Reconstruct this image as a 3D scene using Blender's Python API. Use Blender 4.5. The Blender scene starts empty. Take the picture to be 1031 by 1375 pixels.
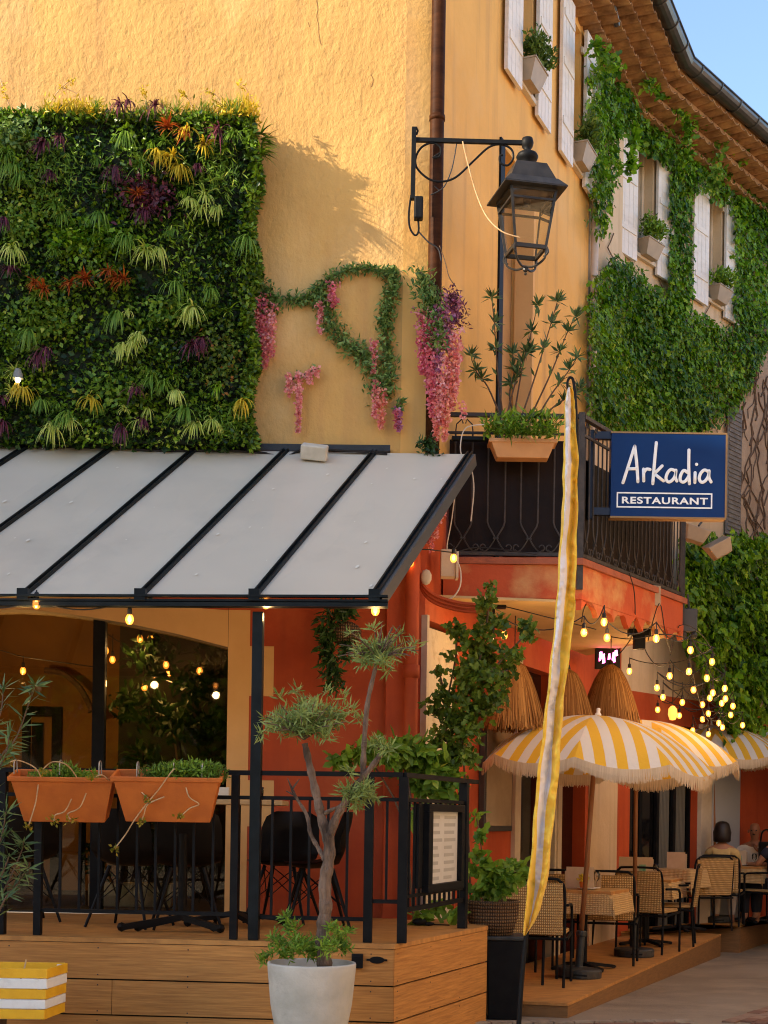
import bpy, math, random
import numpy as np
from mathutils import Vector, Matrix
R = math.radians
PI = math.pi
random.seed(7)
rng = np.random.default_rng(7)
SC = bpy.context.scene
COL = SC.collection

# ------------------------------------------------------------------ camera
FPX, CX, HY, EYE, ROLL = 1950.0, 515.5, 1095.0, 1.55, 0.015
cam = bpy.data.objects.new('camera', bpy.data.cameras.new('camera'))
COL.objects.link(cam)
SC.camera = cam
cam.data.sensor_fit = 'HORIZONTAL'
cam.data.sensor_width = 36
cam.data.lens = 36 * FPX / 1031
cam.data.shift_y = (HY - 687.5) / 1031
cam.data.clip_start = 0.1
cam.data.clip_end = 800
cam.matrix_world = Matrix.Translation((0, 0, EYE)) @ Matrix.Rotation(R(90), 4, 'X') @ Matrix.Rotation(ROLL, 4, 'Z')

# ------------------------------------------------------------------ light
SUN = Vector((-2.6, -1.0, 1.4)).normalized()
w = bpy.data.worlds.new('World')
SC.world = w
w.use_nodes = True
nt = w.node_tree
bg = nt.nodes['Background']
sky = nt.nodes.new('ShaderNodeTexSky')
sky.sky_type = 'NISHITA'
sky.sun_disc = False
sky.sun_elevation = math.asin(SUN.z)
sky.sun_rotation = math.atan2(SUN.x, SUN.y) % (2 * PI)
sky.air_density = 1.0
sky.dust_density = 1.0
sky.ozone_density = 1.5
sky.air_density = .9
nt.links.new(sky.outputs[0], bg.inputs[0])
bg.inputs[1].default_value = 0.095
sd = bpy.data.lights.new('sun', 'SUN')
sd.energy = 2.3
sd.angle = R(0.5)
sd.color = (1.0, 0.85, 0.64)
sun = bpy.data.objects.new('sun', sd)
COL.objects.link(sun)
sun.rotation_euler = (-SUN).to_track_quat('-Z', 'Y').to_euler()
SC.view_settings.view_transform = 'Standard'
SC.view_settings.look = 'None'
SC.view_settings.exposure = 2.12
SC.view_settings.gamma = 1.0
SC.cycles.max_bounces = 7
SC.cycles.transparent_max_bounces = 12
SC.cycles.use_denoising = True
SC.cycles.filter_width = 1.1

# ------------------------------------------------------------------ geometry helpers
_c, _s = math.cos(ROLL), math.sin(ROLL)
def uv(px, py):
    dx, dy = px - CX, HY - py
    return dx * _c - dy * _s, dx * _s + dy * _c
def P(px, py, d):
    u, v = uv(px, py)
    return Vector((u * d / FPX, d, EYE + v * d / FPX))
def PG(px, py, z):
    u, v = uv(px, py)
    return P(px, py, (z - EYE) * FPX / v)

class Fr:
    """a vertical plane: origin, direction along, outward normal"""
    def __init__(self, a, b):
        self.a = Vector((a[0], a[1])); d = Vector((b[0], b[1])) - self.a
        self.L = d.length; self.d = d / self.L
        self.n = Vector((self.d.y, -self.d.x))
    def w(self, s, o, z):
        p = self.a + self.d * s + self.n * o
        return Vector((p.x, p.y, z))
    def fp(self, px, py, off=0.0):
        u, v = uv(px, py)
        a = self.a + self.n * off
        t = (a.x * self.d.y - a.y * self.d.x) / ((u / FPX) * self.d.y - self.d.x)
        q = Vector((u / FPX * t, t)) - a
        return q.dot(self.d), EYE + v * t / FPX
    def p(self, px, py, off=0.0):
        s, z = self.fp(px, py, off)
        return self.w(s, off, z)

class MB:
    def __init__(self): self.v = []; self.f = []; self.uv = None
    def add(self, vs, fs):
        n = len(self.v)
        self.v += [tuple(x) for x in vs]
        self.f += [tuple(i + n for i in f) for f in fs]
        return self
    def box(self, x0, x1, y0, y1, z0, z1):
        return self.hexa([(x0, y0), (x1, y0), (x1, y1), (x0, y1)], z0, z1)
    def hexa(self, poly, z0, z1):
        n = len(poly)
        vs = [(p[0], p[1], z0) for p in poly] + [(p[0], p[1], z1) for p in poly]
        fs = [tuple(range(n))[::-1], tuple(range(n, 2 * n))] + [(i, (i + 1) % n, n + (i + 1) % n, n + i) for i in range(n)]
        return self.add(vs, fs)
    def fbox(self, fr, s0, s1, o0, o1, z0, z1):
        pl = [fr.w(s0, o0, 0), fr.w(s1, o0, 0), fr.w(s1, o1, 0), fr.w(s0, o1, 0)]
        return self.hexa(pl, z0, z1)
    def fprism(self, fr, poly, o0, o1):
        """poly of (s,z), extruded from offset o0 to o1"""
        n = len(poly)
        vs = [fr.w(s, o0, z) for s, z in poly] + [fr.w(s, o1, z) for s, z in poly]
        fs = [tuple(range(n))[::-1], tuple(range(n, 2 * n))] + [(i, (i + 1) % n, n + (i + 1) % n, n + i) for i in range(n)]
        return self.add(vs, fs)
    def bar(self, a, b, w, h=None, up=(0, 0, 1)):
        a, b = Vector(a), Vector(b); h = h or w
        d = (b - a).normalized(); up = Vector(up)
        if abs(d.dot(up)) > .98: up = Vector((0, 1, 0))
        s = d.cross(up).normalized(); t = s.cross(d)
        vs = [q + s * sx * w / 2 + t * tz * h / 2 for q in (a, b) for sx, tz in ((-1, -1), (1, -1), (1, 1), (-1, 1))]
        return self.add(vs, [(3, 2, 1, 0), (4, 5, 6, 7)] + [(i, (i + 1) % 4, 4 + (i + 1) % 4, 4 + i) for i in range(4)])
    def tube(self, pts, r, n=8, cap=True, flat=None):
        pts = [Vector(p) for p in pts]; m = len(pts)
        rr = r if hasattr(r, '__len__') else [r] * m
        vs = []; ref = None
        for i, p in enumerate(pts):
            d = (pts[min(i + 1, m - 1)] - pts[max(i - 1, 0)])
            d = d.normalized() if d.length > 1e-9 else Vector((0, 0, 1))
            if ref is None:
                ref = Vector((0, 0, 1)) if abs(d.z) < .9 else Vector((1, 0, 0))
            s = (ref - d * ref.dot(d))
            s = s.normalized() if s.length > 1e-6 else d.orthogonal().normalized()
            ref = s; t = d.cross(s)
            for k in range(n):
                a = 2 * PI * k / n
                vs.append(p + (s * math.cos(a) + t * math.sin(a)) * rr[i])
        fs = [(i * n + k, i * n + (k + 1) % n, (i + 1) * n + (k + 1) % n, (i + 1) * n + k) for i in range(m - 1) for k in range(n)]
        if cap: fs += [tuple(range(n))[::-1], tuple(range((m - 1) * n, m * n))]
        return self.add(vs, fs)
    def lathe(self, prof, c=(0, 0, 0), n=20, close=True):
        vs = []; m = len(prof)
        for r, z in prof:
            for k in range(n):
                a = 2 * PI * k / n
                vs.append((c[0] + r * math.cos(a), c[1] + r * math.sin(a), c[2] + z))
        fs = [(i * n + k, i * n + (k + 1) % n, (i + 1) * n + (k + 1) % n, (i + 1) * n + k) for i in range(m - 1) for k in range(n)]
        if close: fs += [tuple(range(n))[::-1], tuple(range((m - 1) * n, m * n))]
        return self.add(vs, fs)
    def ball(self, c, r, n=10, sz=(1, 1, 1)):
        vs = []; fs = []
        for i in range(n // 2 + 1):
            ph = PI * i / (n // 2)
            for k in range(n):
                a = 2 * PI * k / n
                vs.append((c[0] + r * sz[0] * math.sin(ph) * math.cos(a), c[1] + r * sz[1] * math.sin(ph) * math.sin(a), c[2] + r * sz[2] * math.cos(ph)))
        for i in range(n // 2):
            for k in range(n):
                fs.append((i * n + k, (i + 1) * n + k, (i + 1) * n + (k + 1) % n, i * n + (k + 1) % n))
        return self.add(vs, fs)
    def build(self, name, m, parent=None, smooth=False, bevel=0):
        me = bpy.data.meshes.new(name)
        off = origin_of(parent)
        me.from_pydata([(v[0] - off[0], v[1] - off[1], v[2] - off[2]) for v in self.v], [], self.f)
        me.materials.append(m)
        if smooth: me.polygons.foreach_set('use_smooth', [True] * len(me.polygons))
        if self.uv is not None:
            ul = me.uv_layers.new(name='UVMap')
            li = np.empty(len(me.loops), dtype=np.int32); me.loops.foreach_get('vertex_index', li)
            ul.data.foreach_set('uv', np.array(self.uv, dtype=np.float32)[li].ravel())
        me.update()
        o = bpy.data.objects.new(name, me); COL.objects.link(o)
        if parent is not None: o.parent = parent
        if bevel:
            b = o.modifiers.new('bevel', 'BEVEL'); b.width = bevel; b.segments = 2; b.limit_method = 'ANGLE'
        return o

def origin_of(o):
    v = Vector((0, 0, 0))
    while o is not None:
        v = v + o.location; o = o.parent
    return v

def tag(o, label=None, cat=None, group=None, kind=None):
    if label: o['label'] = label
    if cat: o['category'] = cat
    if group: o['group'] = group
    if kind: o['kind'] = kind
    return o
def thing(name, loc, label=None, cat=None, group=None):
    """an Empty at the base of a thing; its parts are built in world coordinates"""
    o = bpy.data.objects.new(name, None); COL.objects.link(o)
    o.location = loc; o.empty_display_size = .1
    return tag(o, label, cat, group)
def copy_tree(o, parent=None):
    c = o.copy(); COL.objects.link(c); c.parent = parent
    for ch in list(o.children): copy_tree(ch, c)
    return c
def lerp(a, b, t): return a + (b - a) * t
def smooth_path(pts, k=6):
    pts = [Vector(p) for p in pts]; out = []
    for i in range(len(pts) - 1):
        p0, p1, p2, p3 = pts[max(i - 1, 0)], pts[i], pts[i + 1], pts[min(i + 2, len(pts) - 1)]
        for j in range(k):
            t = j / k
            out.append(.5 * ((2 * p1) + (p2 - p0) * t + (2 * p0 - 5 * p1 + 4 * p2 - p3) * t * t + (3 * p1 - p0 - 3 * p2 + p3) * t ** 3))
    out.append(pts[-1]); return out
def sag(a, b, drop, n=10):
    a, b = Vector(a), Vector(b)
    return [a.lerp(b, t / n) - Vector((0, 0, drop * 4 * (t / n) * (1 - t / n))) for t in range(n + 1)]

# ------------------------------------------------------------------ materials
MC = {}
def mat(name, c, r=.6, c2=None, ns=3, nd=5, lo=.35, hi=.65, bump=0, bs=40, metal=0, spec=.4, st=(1, 1, 1), coat=0, c3=None, ns3=1, bd=6, bump2=0, bs2=6, streak=None):
    if name in MC: return MC[name]
    m = bpy.data.materials.new(name); m.use_nodes = True; MC[name] = m
    n, l = m.node_tree.nodes, m.node_tree.links
    b = n['Principled BSDF']
    b.inputs['Roughness'].default_value = r
    b.inputs['Metallic'].default_value = metal
    b.inputs['Specular IOR Level'].default_value = spec
    b.inputs['Coat Weight'].default_value = coat
    b.inputs['Base Color'].default_value = (*c, 1)
    tc = n.new('ShaderNodeTexCoord'); mp = n.new('ShaderNodeMapping')
    mp.inputs['Scale'].default_value = st
    l.new(tc.outputs['Object'], mp.inputs[0])
    def noise(scale, detail=5):
        t = n.new('ShaderNodeTexNoise'); t.inputs['Scale'].default_value = scale; t.inputs['Detail'].default_value = detail
        t.inputs['Roughness'].default_value = .6
        l.new(mp.outputs[0], t.inputs['Vector']); return t.outputs['Fac']
    def mixc(fac, a, bcol, lo, hi):
        rp = n.new('ShaderNodeMapRange'); rp.inputs[1].default_value = lo; rp.inputs[2].default_value = hi
        l.new(fac, rp.inputs[0])
        mx = n.new('ShaderNodeMix'); mx.data_type = 'RGBA'
        l.new(rp.outputs[0], mx.inputs[0])
        if isinstance(a, tuple): mx.inputs[6].default_value = (*a, 1)
        else: l.new(a, mx.inputs[6])
        mx.inputs[7].default_value = (*bcol, 1)
        return mx.outputs[2]
    out = None
    if c2: out = mixc(noise(ns, nd), c, c2, lo, hi)
    if c3: out = mixc(noise(ns3, 6), out or c, c3, .52, .72)
    if streak:   # rain streaks and grime running down the wall
        m2 = n.new('ShaderNodeMapping'); m2.inputs['Scale'].default_value = (5, 5, .35); l.new(tc.outputs['Object'], m2.inputs[0])
        t = n.new('ShaderNodeTexNoise'); t.inputs['Scale'].default_value = 1.3; t.inputs['Detail'].default_value = 9; l.new(m2.outputs[0], t.inputs['Vector'])
        rp = n.new('ShaderNodeMapRange'); rp.inputs[1].default_value = .52; rp.inputs[2].default_value = .8; rp.inputs[4].default_value = .7; l.new(t.outputs['Fac'], rp.inputs[0])
        mx = n.new('ShaderNodeMix'); mx.data_type = 'RGBA'; l.new(rp.outputs[0], mx.inputs[0]); l.new(out, mx.inputs[6]); mx.inputs[7].default_value = (*streak, 1); out = mx.outputs[2]
    if out: l.new(out, b.inputs['Base Color'])
    prev = None
    for st_, sc_ in ((bump, bs), (bump2, bs2)):
        if st_:
            bp = n.new('ShaderNodeBump'); bp.inputs['Strength'].default_value = st_; bp.inputs['Distance'].default_value = .02
            l.new(noise(sc_, bd), bp.inputs['Height'])
            if prev: l.new(prev, bp.inputs['Normal'])
            prev = bp.outputs[0]
    if prev: l.new(prev, b.inputs['Normal'])
    return m
def leafmat(name, c, c2, trans=.3, r=.45, c3=None):
    if name in MC: return MC[name]
    m = bpy.data.materials.new(name); m.use_nodes = True; MC[name] = m
    n, l = m.node_tree.nodes, m.node_tree.links
    b = n['Principled BSDF']; b.inputs['Roughness'].default_value = r; b.inputs['Specular IOR Level'].default_value = .35
    at = n.new('ShaderNodeAttribute'); at.attribute_name = 'rnd'
    cr = n.new('ShaderNodeValToRGB'); l.new(at.outputs['Fac'], cr.inputs[0])
    cr.color_ramp.elements[0].color = (*c, 1); cr.color_ramp.elements[1].color = (*c2, 1)
    if c3:
        e = cr.color_ramp.elements.new(.9); e.color = (*c2, 1); cr.color_ramp.elements[2].color = (*c3, 1)
    l.new(cr.outputs[0], b.inputs['Base Color'])
    tr = n.new('ShaderNodeBsdfTranslucent'); l.new(cr.outputs[0], tr.inputs[0])
    mx = n.new('ShaderNodeMixShader'); mx.inputs[0].default_value = trans
    l.new(b.outputs[0], mx.inputs[1]); l.new(tr.outputs[0], mx.inputs[2])
    l.new(mx.outputs[0], n['Material Output'].inputs[0])
    return m
def emis(name, c, s):
    if name in MC: return MC[name]
    m = bpy.data.materials.new(name); m.use_nodes = True; MC[name] = m
    b = m.node_tree.nodes['Principled BSDF']
    b.inputs['Base Color'].default_value = (*c, 1); b.inputs['Emission Color'].default_value = (*c, 1)
    b.inputs['Emission Strength'].default_value = s
    return m
def glassmat(name, tint=(.85, .85, .8), refl=.08, rough=.02):
    if name in MC: return MC[name]
    m = bpy.data.materials.new(name); m.use_nodes = True; MC[name] = m
    n, l = m.node_tree.nodes, m.node_tree.links
    n.remove(n['Principled BSDF'])
    t = n.new('ShaderNodeBsdfTransparent'); t.inputs[0].default_value = (*tint, 1)
    g = n.new('ShaderNodeBsdfGlossy'); g.inputs['Roughness'].default_value = rough
    fr = n.new('ShaderNodeFresnel'); fr.inputs[0].default_value = 1.5
    ad = n.new('ShaderNodeMath'); ad.operation = 'ADD'; ad.inputs[1].default_value = refl - .04; l.new(fr.outputs[0], ad.inputs[0])
    mx = n.new('ShaderNodeMixShader'); l.new(ad.outputs[0], mx.inputs[0]); l.new(t.outputs[0], mx.inputs[1]); l.new(g.outputs[0], mx.inputs[2])
    l.new(mx.outputs[0], n['Material Output'].inputs[0])
    return m
def weavemat(name, c, c2, sc=60, axes=('X', 'Z')):
    if name in MC: return MC[name]
    m = mat(name, c, .7)
    n, l = m.node_tree.nodes, m.node_tree.links
    b = n['Principled BSDF']; tc = n.new('ShaderNodeTexCoord')
    ws = []
    for a, s in zip(axes, (sc, sc * .7)):
        wv = n.new('ShaderNodeTexWave'); wv.bands_direction = a; wv.inputs['Scale'].default_value = s / 6.28 ; wv.inputs['Distortion'].default_value = .6
        wv.inputs['Detail'].default_value = 1
        l.new(tc.outputs['Object'], wv.inputs['Vector']); ws.append(wv.outputs['Fac'])
    mu = n.new('ShaderNodeMath'); mu.operation = 'MULTIPLY'; l.new(ws[0], mu.inputs[0]); l.new(ws[1], mu.inputs[1])
    pw = n.new('ShaderNodeMath'); pw.operation = 'POWER'; pw.inputs[1].default_value = .6; l.new(mu.outputs[0], pw.inputs[0])
    mx = n.new('ShaderNodeMix'); mx.data_type = 'RGBA'; mx.inputs[6].default_value = (*c2, 1); mx.inputs[7].default_value = (*c, 1)
    l.new(pw.outputs[0], mx.inputs[0]); l.new(mx.outputs[2], b.inputs['Base Color'])
    bp = n.new('ShaderNodeBump'); bp.inputs['Strength'].default_value = .8; bp.inputs['Distance'].default_value = .01
    l.new(pw.outputs[0], bp.inputs['Height']); l.new(bp.outputs[0], b.inputs['Normal'])
    return m
def stripemat(name, c, c2, width=.092):
    m = mat(name, c, .75, bump=.25, bs=30, bump2=.5 if width > .5 else .1, bs2=9)
    n, l = m.node_tree.nodes, m.node_tree.links
    b = n['Principled BSDF']; uvn = n.new('ShaderNodeUVMap'); b.inputs['Sheen Weight'].default_value = .15; sp = n.new('ShaderNodeSeparateXYZ'); l.new(uvn.outputs[0], sp.inputs[0])
    ns = n.new('ShaderNodeTexNoise'); ns.inputs['Scale'].default_value = 6
    dv = n.new('ShaderNodeMath'); dv.operation = 'DIVIDE'; dv.inputs[1].default_value = width * 2; l.new(sp.outputs[0], dv.inputs[0])
    fr = n.new('ShaderNodeMath'); fr.operation = 'FRACT'; l.new(dv.outputs[0], fr.inputs[0])
    gt = n.new('ShaderNodeMath'); gt.operation = 'GREATER_THAN'; gt.inputs[1].default_value = .5; l.new(fr.outputs[0], gt.inputs[0])
    mx = n.new('ShaderNodeMix'); mx.data_type = 'RGBA'; mx.inputs[6].default_value = (*c, 1); mx.inputs[7].default_value = (*c2, 1)
    l.new(gt.outputs[0], mx.inputs[0]); l.new(mx.outputs[2], b.inputs['Base Color'])
    tr = n.new('ShaderNodeBsdfTranslucent'); l.new(mx.outputs[2], tr.inputs[0])
    ms = n.new('ShaderNodeMixShader'); ms.inputs[0].default_value = .35
    l.new(b.outputs[0], ms.inputs[1]); l.new(tr.outputs[0], ms.inputs[2]); l.new(ms.outputs[0], n['Material Output'].inputs[0])
    return m

OCHRE = mat('ochre_plaster', (.66, .385, .115), .9, (.52, .29, .085), ns=.9, nd=8, bump=.6, bs=26, bump2=1.0, bs2=4, c3=(.70, .46, .20), ns3=.55, bd=9, st=(1, 1, .7), streak=(.50, .26, .09))
ORANGE = mat('orange_plaster', (.84, .47, .13), .9, (.72, .39, .105), ns=.9, nd=8, bump=.3, bs=18, c3=(.76, .48, .20), ns3=.5, streak=(.50, .27, .11))
CREAMP = mat('cream_plaster', (.70, .53, .34), .9, (.60, .43, .26), ns=1.2, nd=7, bump=.3, bs=20, streak=(.45, .32, .19))
ROUGHP = mat('rough_cream_plaster', (.46, .34, .23), .95, (.34, .24, .16), ns=3, nd=9, bump=.8, bs=12)
RED = mat('terracotta_paint', (.52, .085, .02), .75, (.40, .055, .013), ns=1.3, nd=8, bump=.2, bs=20, c3=(.56, .13, .04), ns3=1.1, streak=(.30, .045, .012))
BANDC = mat('apricot_paint', (.78, .46, .18), .8, (.70, .39, .14), ns=1.5, bump=.1, bs=30)
SOFF = mat('ceiling_plaster', (.60, .42, .20), .85, (.5, .34, .15), ns=2, bump=.15, bs=20)
WOOD = mat('deck_board', (.62, .28, .065), .6, (.36, .145, .03), ns=3, nd=8, st=(1.2, 1.2, 26), bump=.15, bs=5, lo=.3, hi=.7)
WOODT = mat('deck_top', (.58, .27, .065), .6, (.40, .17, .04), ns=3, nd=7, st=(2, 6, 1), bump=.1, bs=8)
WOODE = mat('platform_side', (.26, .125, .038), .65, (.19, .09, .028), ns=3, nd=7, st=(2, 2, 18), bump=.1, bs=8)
BLACK = mat('black_metal', (.007, .007, .008), .5, (.012, .012, .012), ns=9, spec=.10)
BLUEBLK = mat('canopy_frame_paint', (.006, .008, .009), .42, (.012, .016, .018), ns=7, spec=.13)
IRON = mat('wrought_iron', (.03, .024, .02), .55, (.06, .046, .036), ns=12, bump=.2, bs=60, spec=.35)
DARKSH = mat('dark_screen_sheet', (.010, .005, .003), .5, (.022, .011, .006), ns=2.2, bump=.3, bs=4, spec=.12)
WHITEP = mat('white_shutter_paint', (.76, .70, .64), .6, (.62, .56, .50), ns=4, nd=8, st=(1, 1, 4), bump=.15, bs=30, lo=.5, hi=.8)
CREAMW = mat('cream_wood_paint', (.66, .56, .42), .6, (.55, .44, .31), ns=4, nd=6, bump=.1, bs=20)
TERRA = mat('terracotta_plastic', (.58, .15, .02), .5, (.46, .11, .016), ns=5, bump=.1, bs=30)
TANPOT = mat('tan_plastic', (.56, .27, .10), .5, (.48, .22, .08), ns=5)
BEIGEPOT = mat('beige_plastic', (.40, .30, .20), .5, (.32, .24, .16), ns=5)
SOIL = mat('soil', (.03, .018, .01), .95, (.06, .035, .02), ns=20, bump=.8, bs=40)
PIPEBR = mat('brown_downpipe', (.032, .010, .003), .6, (.06, .02, .006), ns=4, st=(1, 1, 6), spec=.08)
ZINC = mat('zinc_gutter', (.075, .075, .08), .35, (.13, .125, .12), ns=5, metal=.7, st=(1, 1, 2))
TILE = mat('clay_tile', (.46, .25, .11), .85, (.18, .085, .035), ns=5, nd=7, bump=.5, bs=25, c3=(.56, .33, .14), ns3=4)
MORT = mat('mortar', (.42, .24, .11), .9, (.3, .16, .07), ns=6, bump=.5, bs=20)
CANOPY = mat('milky_glass', (.58, .51, .395), .3, (.63, .555, .43), ns=.8, nd=3, spec=.35, c3=(.53, .47, .37), ns3=1.2)
SIGNB = mat('sign_blue', (.001, .022, .10), .4, (.002, .028, .12), ns=2, spec=.2)
WHITE = mat('white_letters', (.85, .85, .83), .5)
BRASS = mat('brass_edge', (.30, .17, .07), .45, metal=.6)
POTC = mat('concrete_pot', (.52, .49, .42), .7, (.38, .36, .30), ns=5, nd=8, bump=.25, bs=30, lo=.4, hi=.75)
BARK = mat('olive_bark', (.24, .16, .11), .9, (.05, .032, .022), ns=14, nd=9, st=(1, 1, .3), bump=1, bs=45, bump2=1, bs2=14)
TWIG = mat('twig_bark', (.10, .055, .03), .9, (.16, .10, .06), ns=12)
DRY = mat('dry_stem', (.62, .42, .22), .9, (.45, .25, .10), ns=15)
YEL = mat('yellow_paint', (.85, .47, .015), .55, (.72, .36, .01), ns=6, nd=7, bump=.2, bs=30)
WHP = mat('white_wood_paint', (.80, .78, .72), .6, (.62, .58, .5), ns=8, nd=7, lo=.5, hi=.8, bump=.2, bs=30)
RATTAN = weavemat('rattan', (.84, .54, .21), (.32, .17, .05), 125)
BASKET = weavemat('basket_weave', (.22, .12, .05), (.03, .015, .006), 110)
STRAW = mat('raffia', (.48, .23, .07), .85, (.30, .12, .03), ns=10, nd=4, st=(1, 1, .1), bump=.6, bs=40)
POLEW = mat('wooden_pole', (.30, .12, .04), .5, (.22, .08, .025), ns=5, st=(1, 1, .2))
BASEG = mat('dark_plastic_base', (.020, .020, .017), .5, (.045, .045, .04), ns=8, bump=.1, bs=40)
CARD = mat('menu_card', (.66, .50, .32), .7, (.58, .42, .25), ns=6)
GREENPR = mat('green_print', (.08, .30, .18), .6, (.45, .5, .3), ns=14)
CORD = mat('black_cord', (.012, .01, .01), .6)
CABW = mat('white_cable', (.6, .52, .42), .6)
BOXW = mat('white_box_plastic', (.62, .57, .47), .5, (.5, .45, .35), ns=8)
BULB = glassmat('bulb_envelope', (1.0, .86, .6), .05)
_n, _l = BULB.node_tree.nodes, BULB.node_tree.links
_e = _n.new('ShaderNodeEmission'); _e.inputs[0].default_value = (1, .30, .04, 1); _e.inputs[1].default_value = .30
_a = _n.new('ShaderNodeAddShader'); _o = _n['Material Output']; _src = _o.inputs[0].links[0].from_socket
_l.new(_src, _a.inputs[0]); _l.new(_e.outputs[0], _a.inputs[1]); _l.new(_a.outputs[0], _o.inputs[0])
FILA = emis('filament_glow', (1.0, .50, .16), 1.6)
ASPH = mat('asphalt', (.34, .255, .16), .9, (.21, .155, .095), ns=1.6, nd=10, bump=.6, bs=70, c3=(.40, .31, .20), ns3=.8)
SHELL = mat('black_shell', (.007, .005, .004), .45, spec=.15)
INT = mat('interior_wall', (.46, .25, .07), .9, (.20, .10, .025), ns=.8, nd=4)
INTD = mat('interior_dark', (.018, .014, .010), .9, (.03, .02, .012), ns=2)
DARKGL = mat('dark_pane', (.006, .006, .006), .08, spec=.6)
GLASS = glassmat('window_glass', (.72, .68, .56), .04)
CLEARG = glassmat('lantern_glass', (.93, .91, .86), .05)

L_LIVE = leafmat('living_wall_leaf', (.012, .040, .004), (.26, .44, .02), .25, c3=(.66, .76, .12), r=.32)
L_IVY = leafmat('creeper_leaf', (.030, .10, .003), (.25, .47, .012), .35, c3=(.38, .54, .04))
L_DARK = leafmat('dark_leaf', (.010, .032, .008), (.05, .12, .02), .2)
L_VINE = leafmat('climber_leaf', (.028, .065, .007), (.18, .27, .025), .3, c3=(.40, .14, .03))
L_OLIVE = leafmat('olive_leaf', (.10, .16, .03), (.38, .46, .13), .3)
L_GREY = leafmat('grey_green_leaf', (.05, .13, .025), (.27, .38, .09), .25)
L_OLEA = leafmat('oleander_leaf', (.035, .085, .025), (.17, .25, .08), .25)
L_FERN = leafmat('fresh_leaf', (.06, .15, .012), (.26, .42, .04), .35, c3=(.55, .55, .07))
L_AUT = leafmat('turning_leaf', (.10, .16, .01), (.50, .34, .03), .35)
T_PURP = leafmat('purple_blade', (.05, .012, .022), (.24, .055, .085), .2)
T_PALE = leafmat('pale_blade', (.34, .46, .05), (.84, .84, .22), .3)
T_GREEN = leafmat('green_blade', (.07, .18, .015), (.28, .42, .05), .3)
T_YEL = leafmat('yellow_blade', (.40, .32, .015), (.85, .60, .04), .3)
T_RED = leafmat('red_blade', (.35, .05, .02), (.75, .22, .03), .3)
F_PINK = leafmat('pink_petal', (.80, .20, .22), (.95, .55, .50), .3)
F_MAG = leafmat('magenta_petal', (.66, .08, .16), (.88, .34, .36), .3)
F_LILAC = leafmat('lilac_petal', (.42, .09, .25), (.70, .34, .46), .3)
F_CORAL = leafmat('coral_petal', (.78, .18, .16), (.95, .48, .34), .3)

# ------------------------------------------------------------------ foliage helpers
def unit(a):
    n = np.linalg.norm(a, axis=1, keepdims=True); n[n < 1e-9] = 1
    return a / n
def leaves(name, pts, dirs, nrm, L, W, m, parent, fold=.2, rnd=None, lobes=False):
    """one mesh of folded leaves; arrays of base points, axes and normals"""
    pts = np.asarray(pts, float); n = len(pts)
    d = unit(np.asarray(dirs, float)); nr = np.asarray(nrm, float)
    nr = unit(nr - d * np.sum(nr * d, axis=1, keepdims=True))
    s = np.cross(d, nr)
    L = np.broadcast_to(np.asarray(L, float), (n,))[:, None]; W = np.broadcast_to(np.asarray(W, float), (n,))[:, None]
    off = np.array(origin_of(parent))
    p = pts - off
    if lobes:   # seven-pointed outline for creeper leaves
        v = np.stack([p, p + d * L * .25 + s * W * .5 + nr * W * fold * .6, p + d * L * .5 + s * W * .27 , p + d * L * .72 + s * W * .36 - nr * W * .05,
                      p + d * L - nr * L * .12, p + d * L * .72 - s * W * .36 - nr * W * .05, p + d * L * .5 - s * W * .27, p + d * L * .25 - s * W * .5 + nr * W * fold * .6], 1)
        k = 8
        base = (np.arange(n) * k)[:, None]
        f = np.concatenate([base + np.array([[0, 1, 2]]), base + np.array([[0, 2, 3]]), base + np.array([[0, 3, 4]]), base + np.array([[0, 4, 5]]), base + np.array([[0, 5, 6]]), base + np.array([[0, 6, 7]])], 1).reshape(-1, 3)
        per = 6
    else:
        v = np.stack([p, p + d * L * .45 + s * W * .5 + nr * W * fold, p + d * L, p + d * L * .45 - s * W * .5 + nr * W * fold], 1)
        k = 4
        base = (np.arange(n) * k)[:, None]
        f = np.concatenate([base + np.array([[0, 1, 2]]), base + np.array([[0, 2, 3]])], 1).reshape(-1, 3)
        per = 2
    me = bpy.data.meshes.new(name)
    v = v.reshape(-1, 3)
    me.vertices.add(len(v)); me.vertices.foreach_set('co', v.ravel().astype(np.float32))
    me.loops.add(f.size); me.loops.foreach_set('vertex_index', f.ravel().astype(np.int32))
    me.polygons.add(len(f)); me.polygons.foreach_set('loop_start', (np.arange(len(f)) * 3).astype(np.int32))
    try: me.polygons.foreach_set('loop_total', np.full(len(f), 3, dtype=np.int32))
    except Exception: pass
    if rnd is None: rnd = rng.random(n)
    a = me.attributes.new('rnd', 'FLOAT', 'FACE'); a.data.foreach_set('value', np.repeat(np.clip(rnd, 0, 1), per).astype(np.float32))
    me.materials.append(m); me.update(calc_edges=True); me.validate()
    o = bpy.data.objects.new(name, me); COL.objects.link(o)
    if parent is not None: o.parent = parent
    return o
def cloud(n, c, r, flat=1.0):
    a = unit(rng.normal(size=(n, 3))) * (rng.random((n, 1)) ** (1 / 2.2))
    return np.array(c) + a * np.array(r)
def rdir(n, bias=(0, 0, 0), k=1.0):
    return unit(rng.normal(size=(n, 3)) + np.array(bias) * k)
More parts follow.
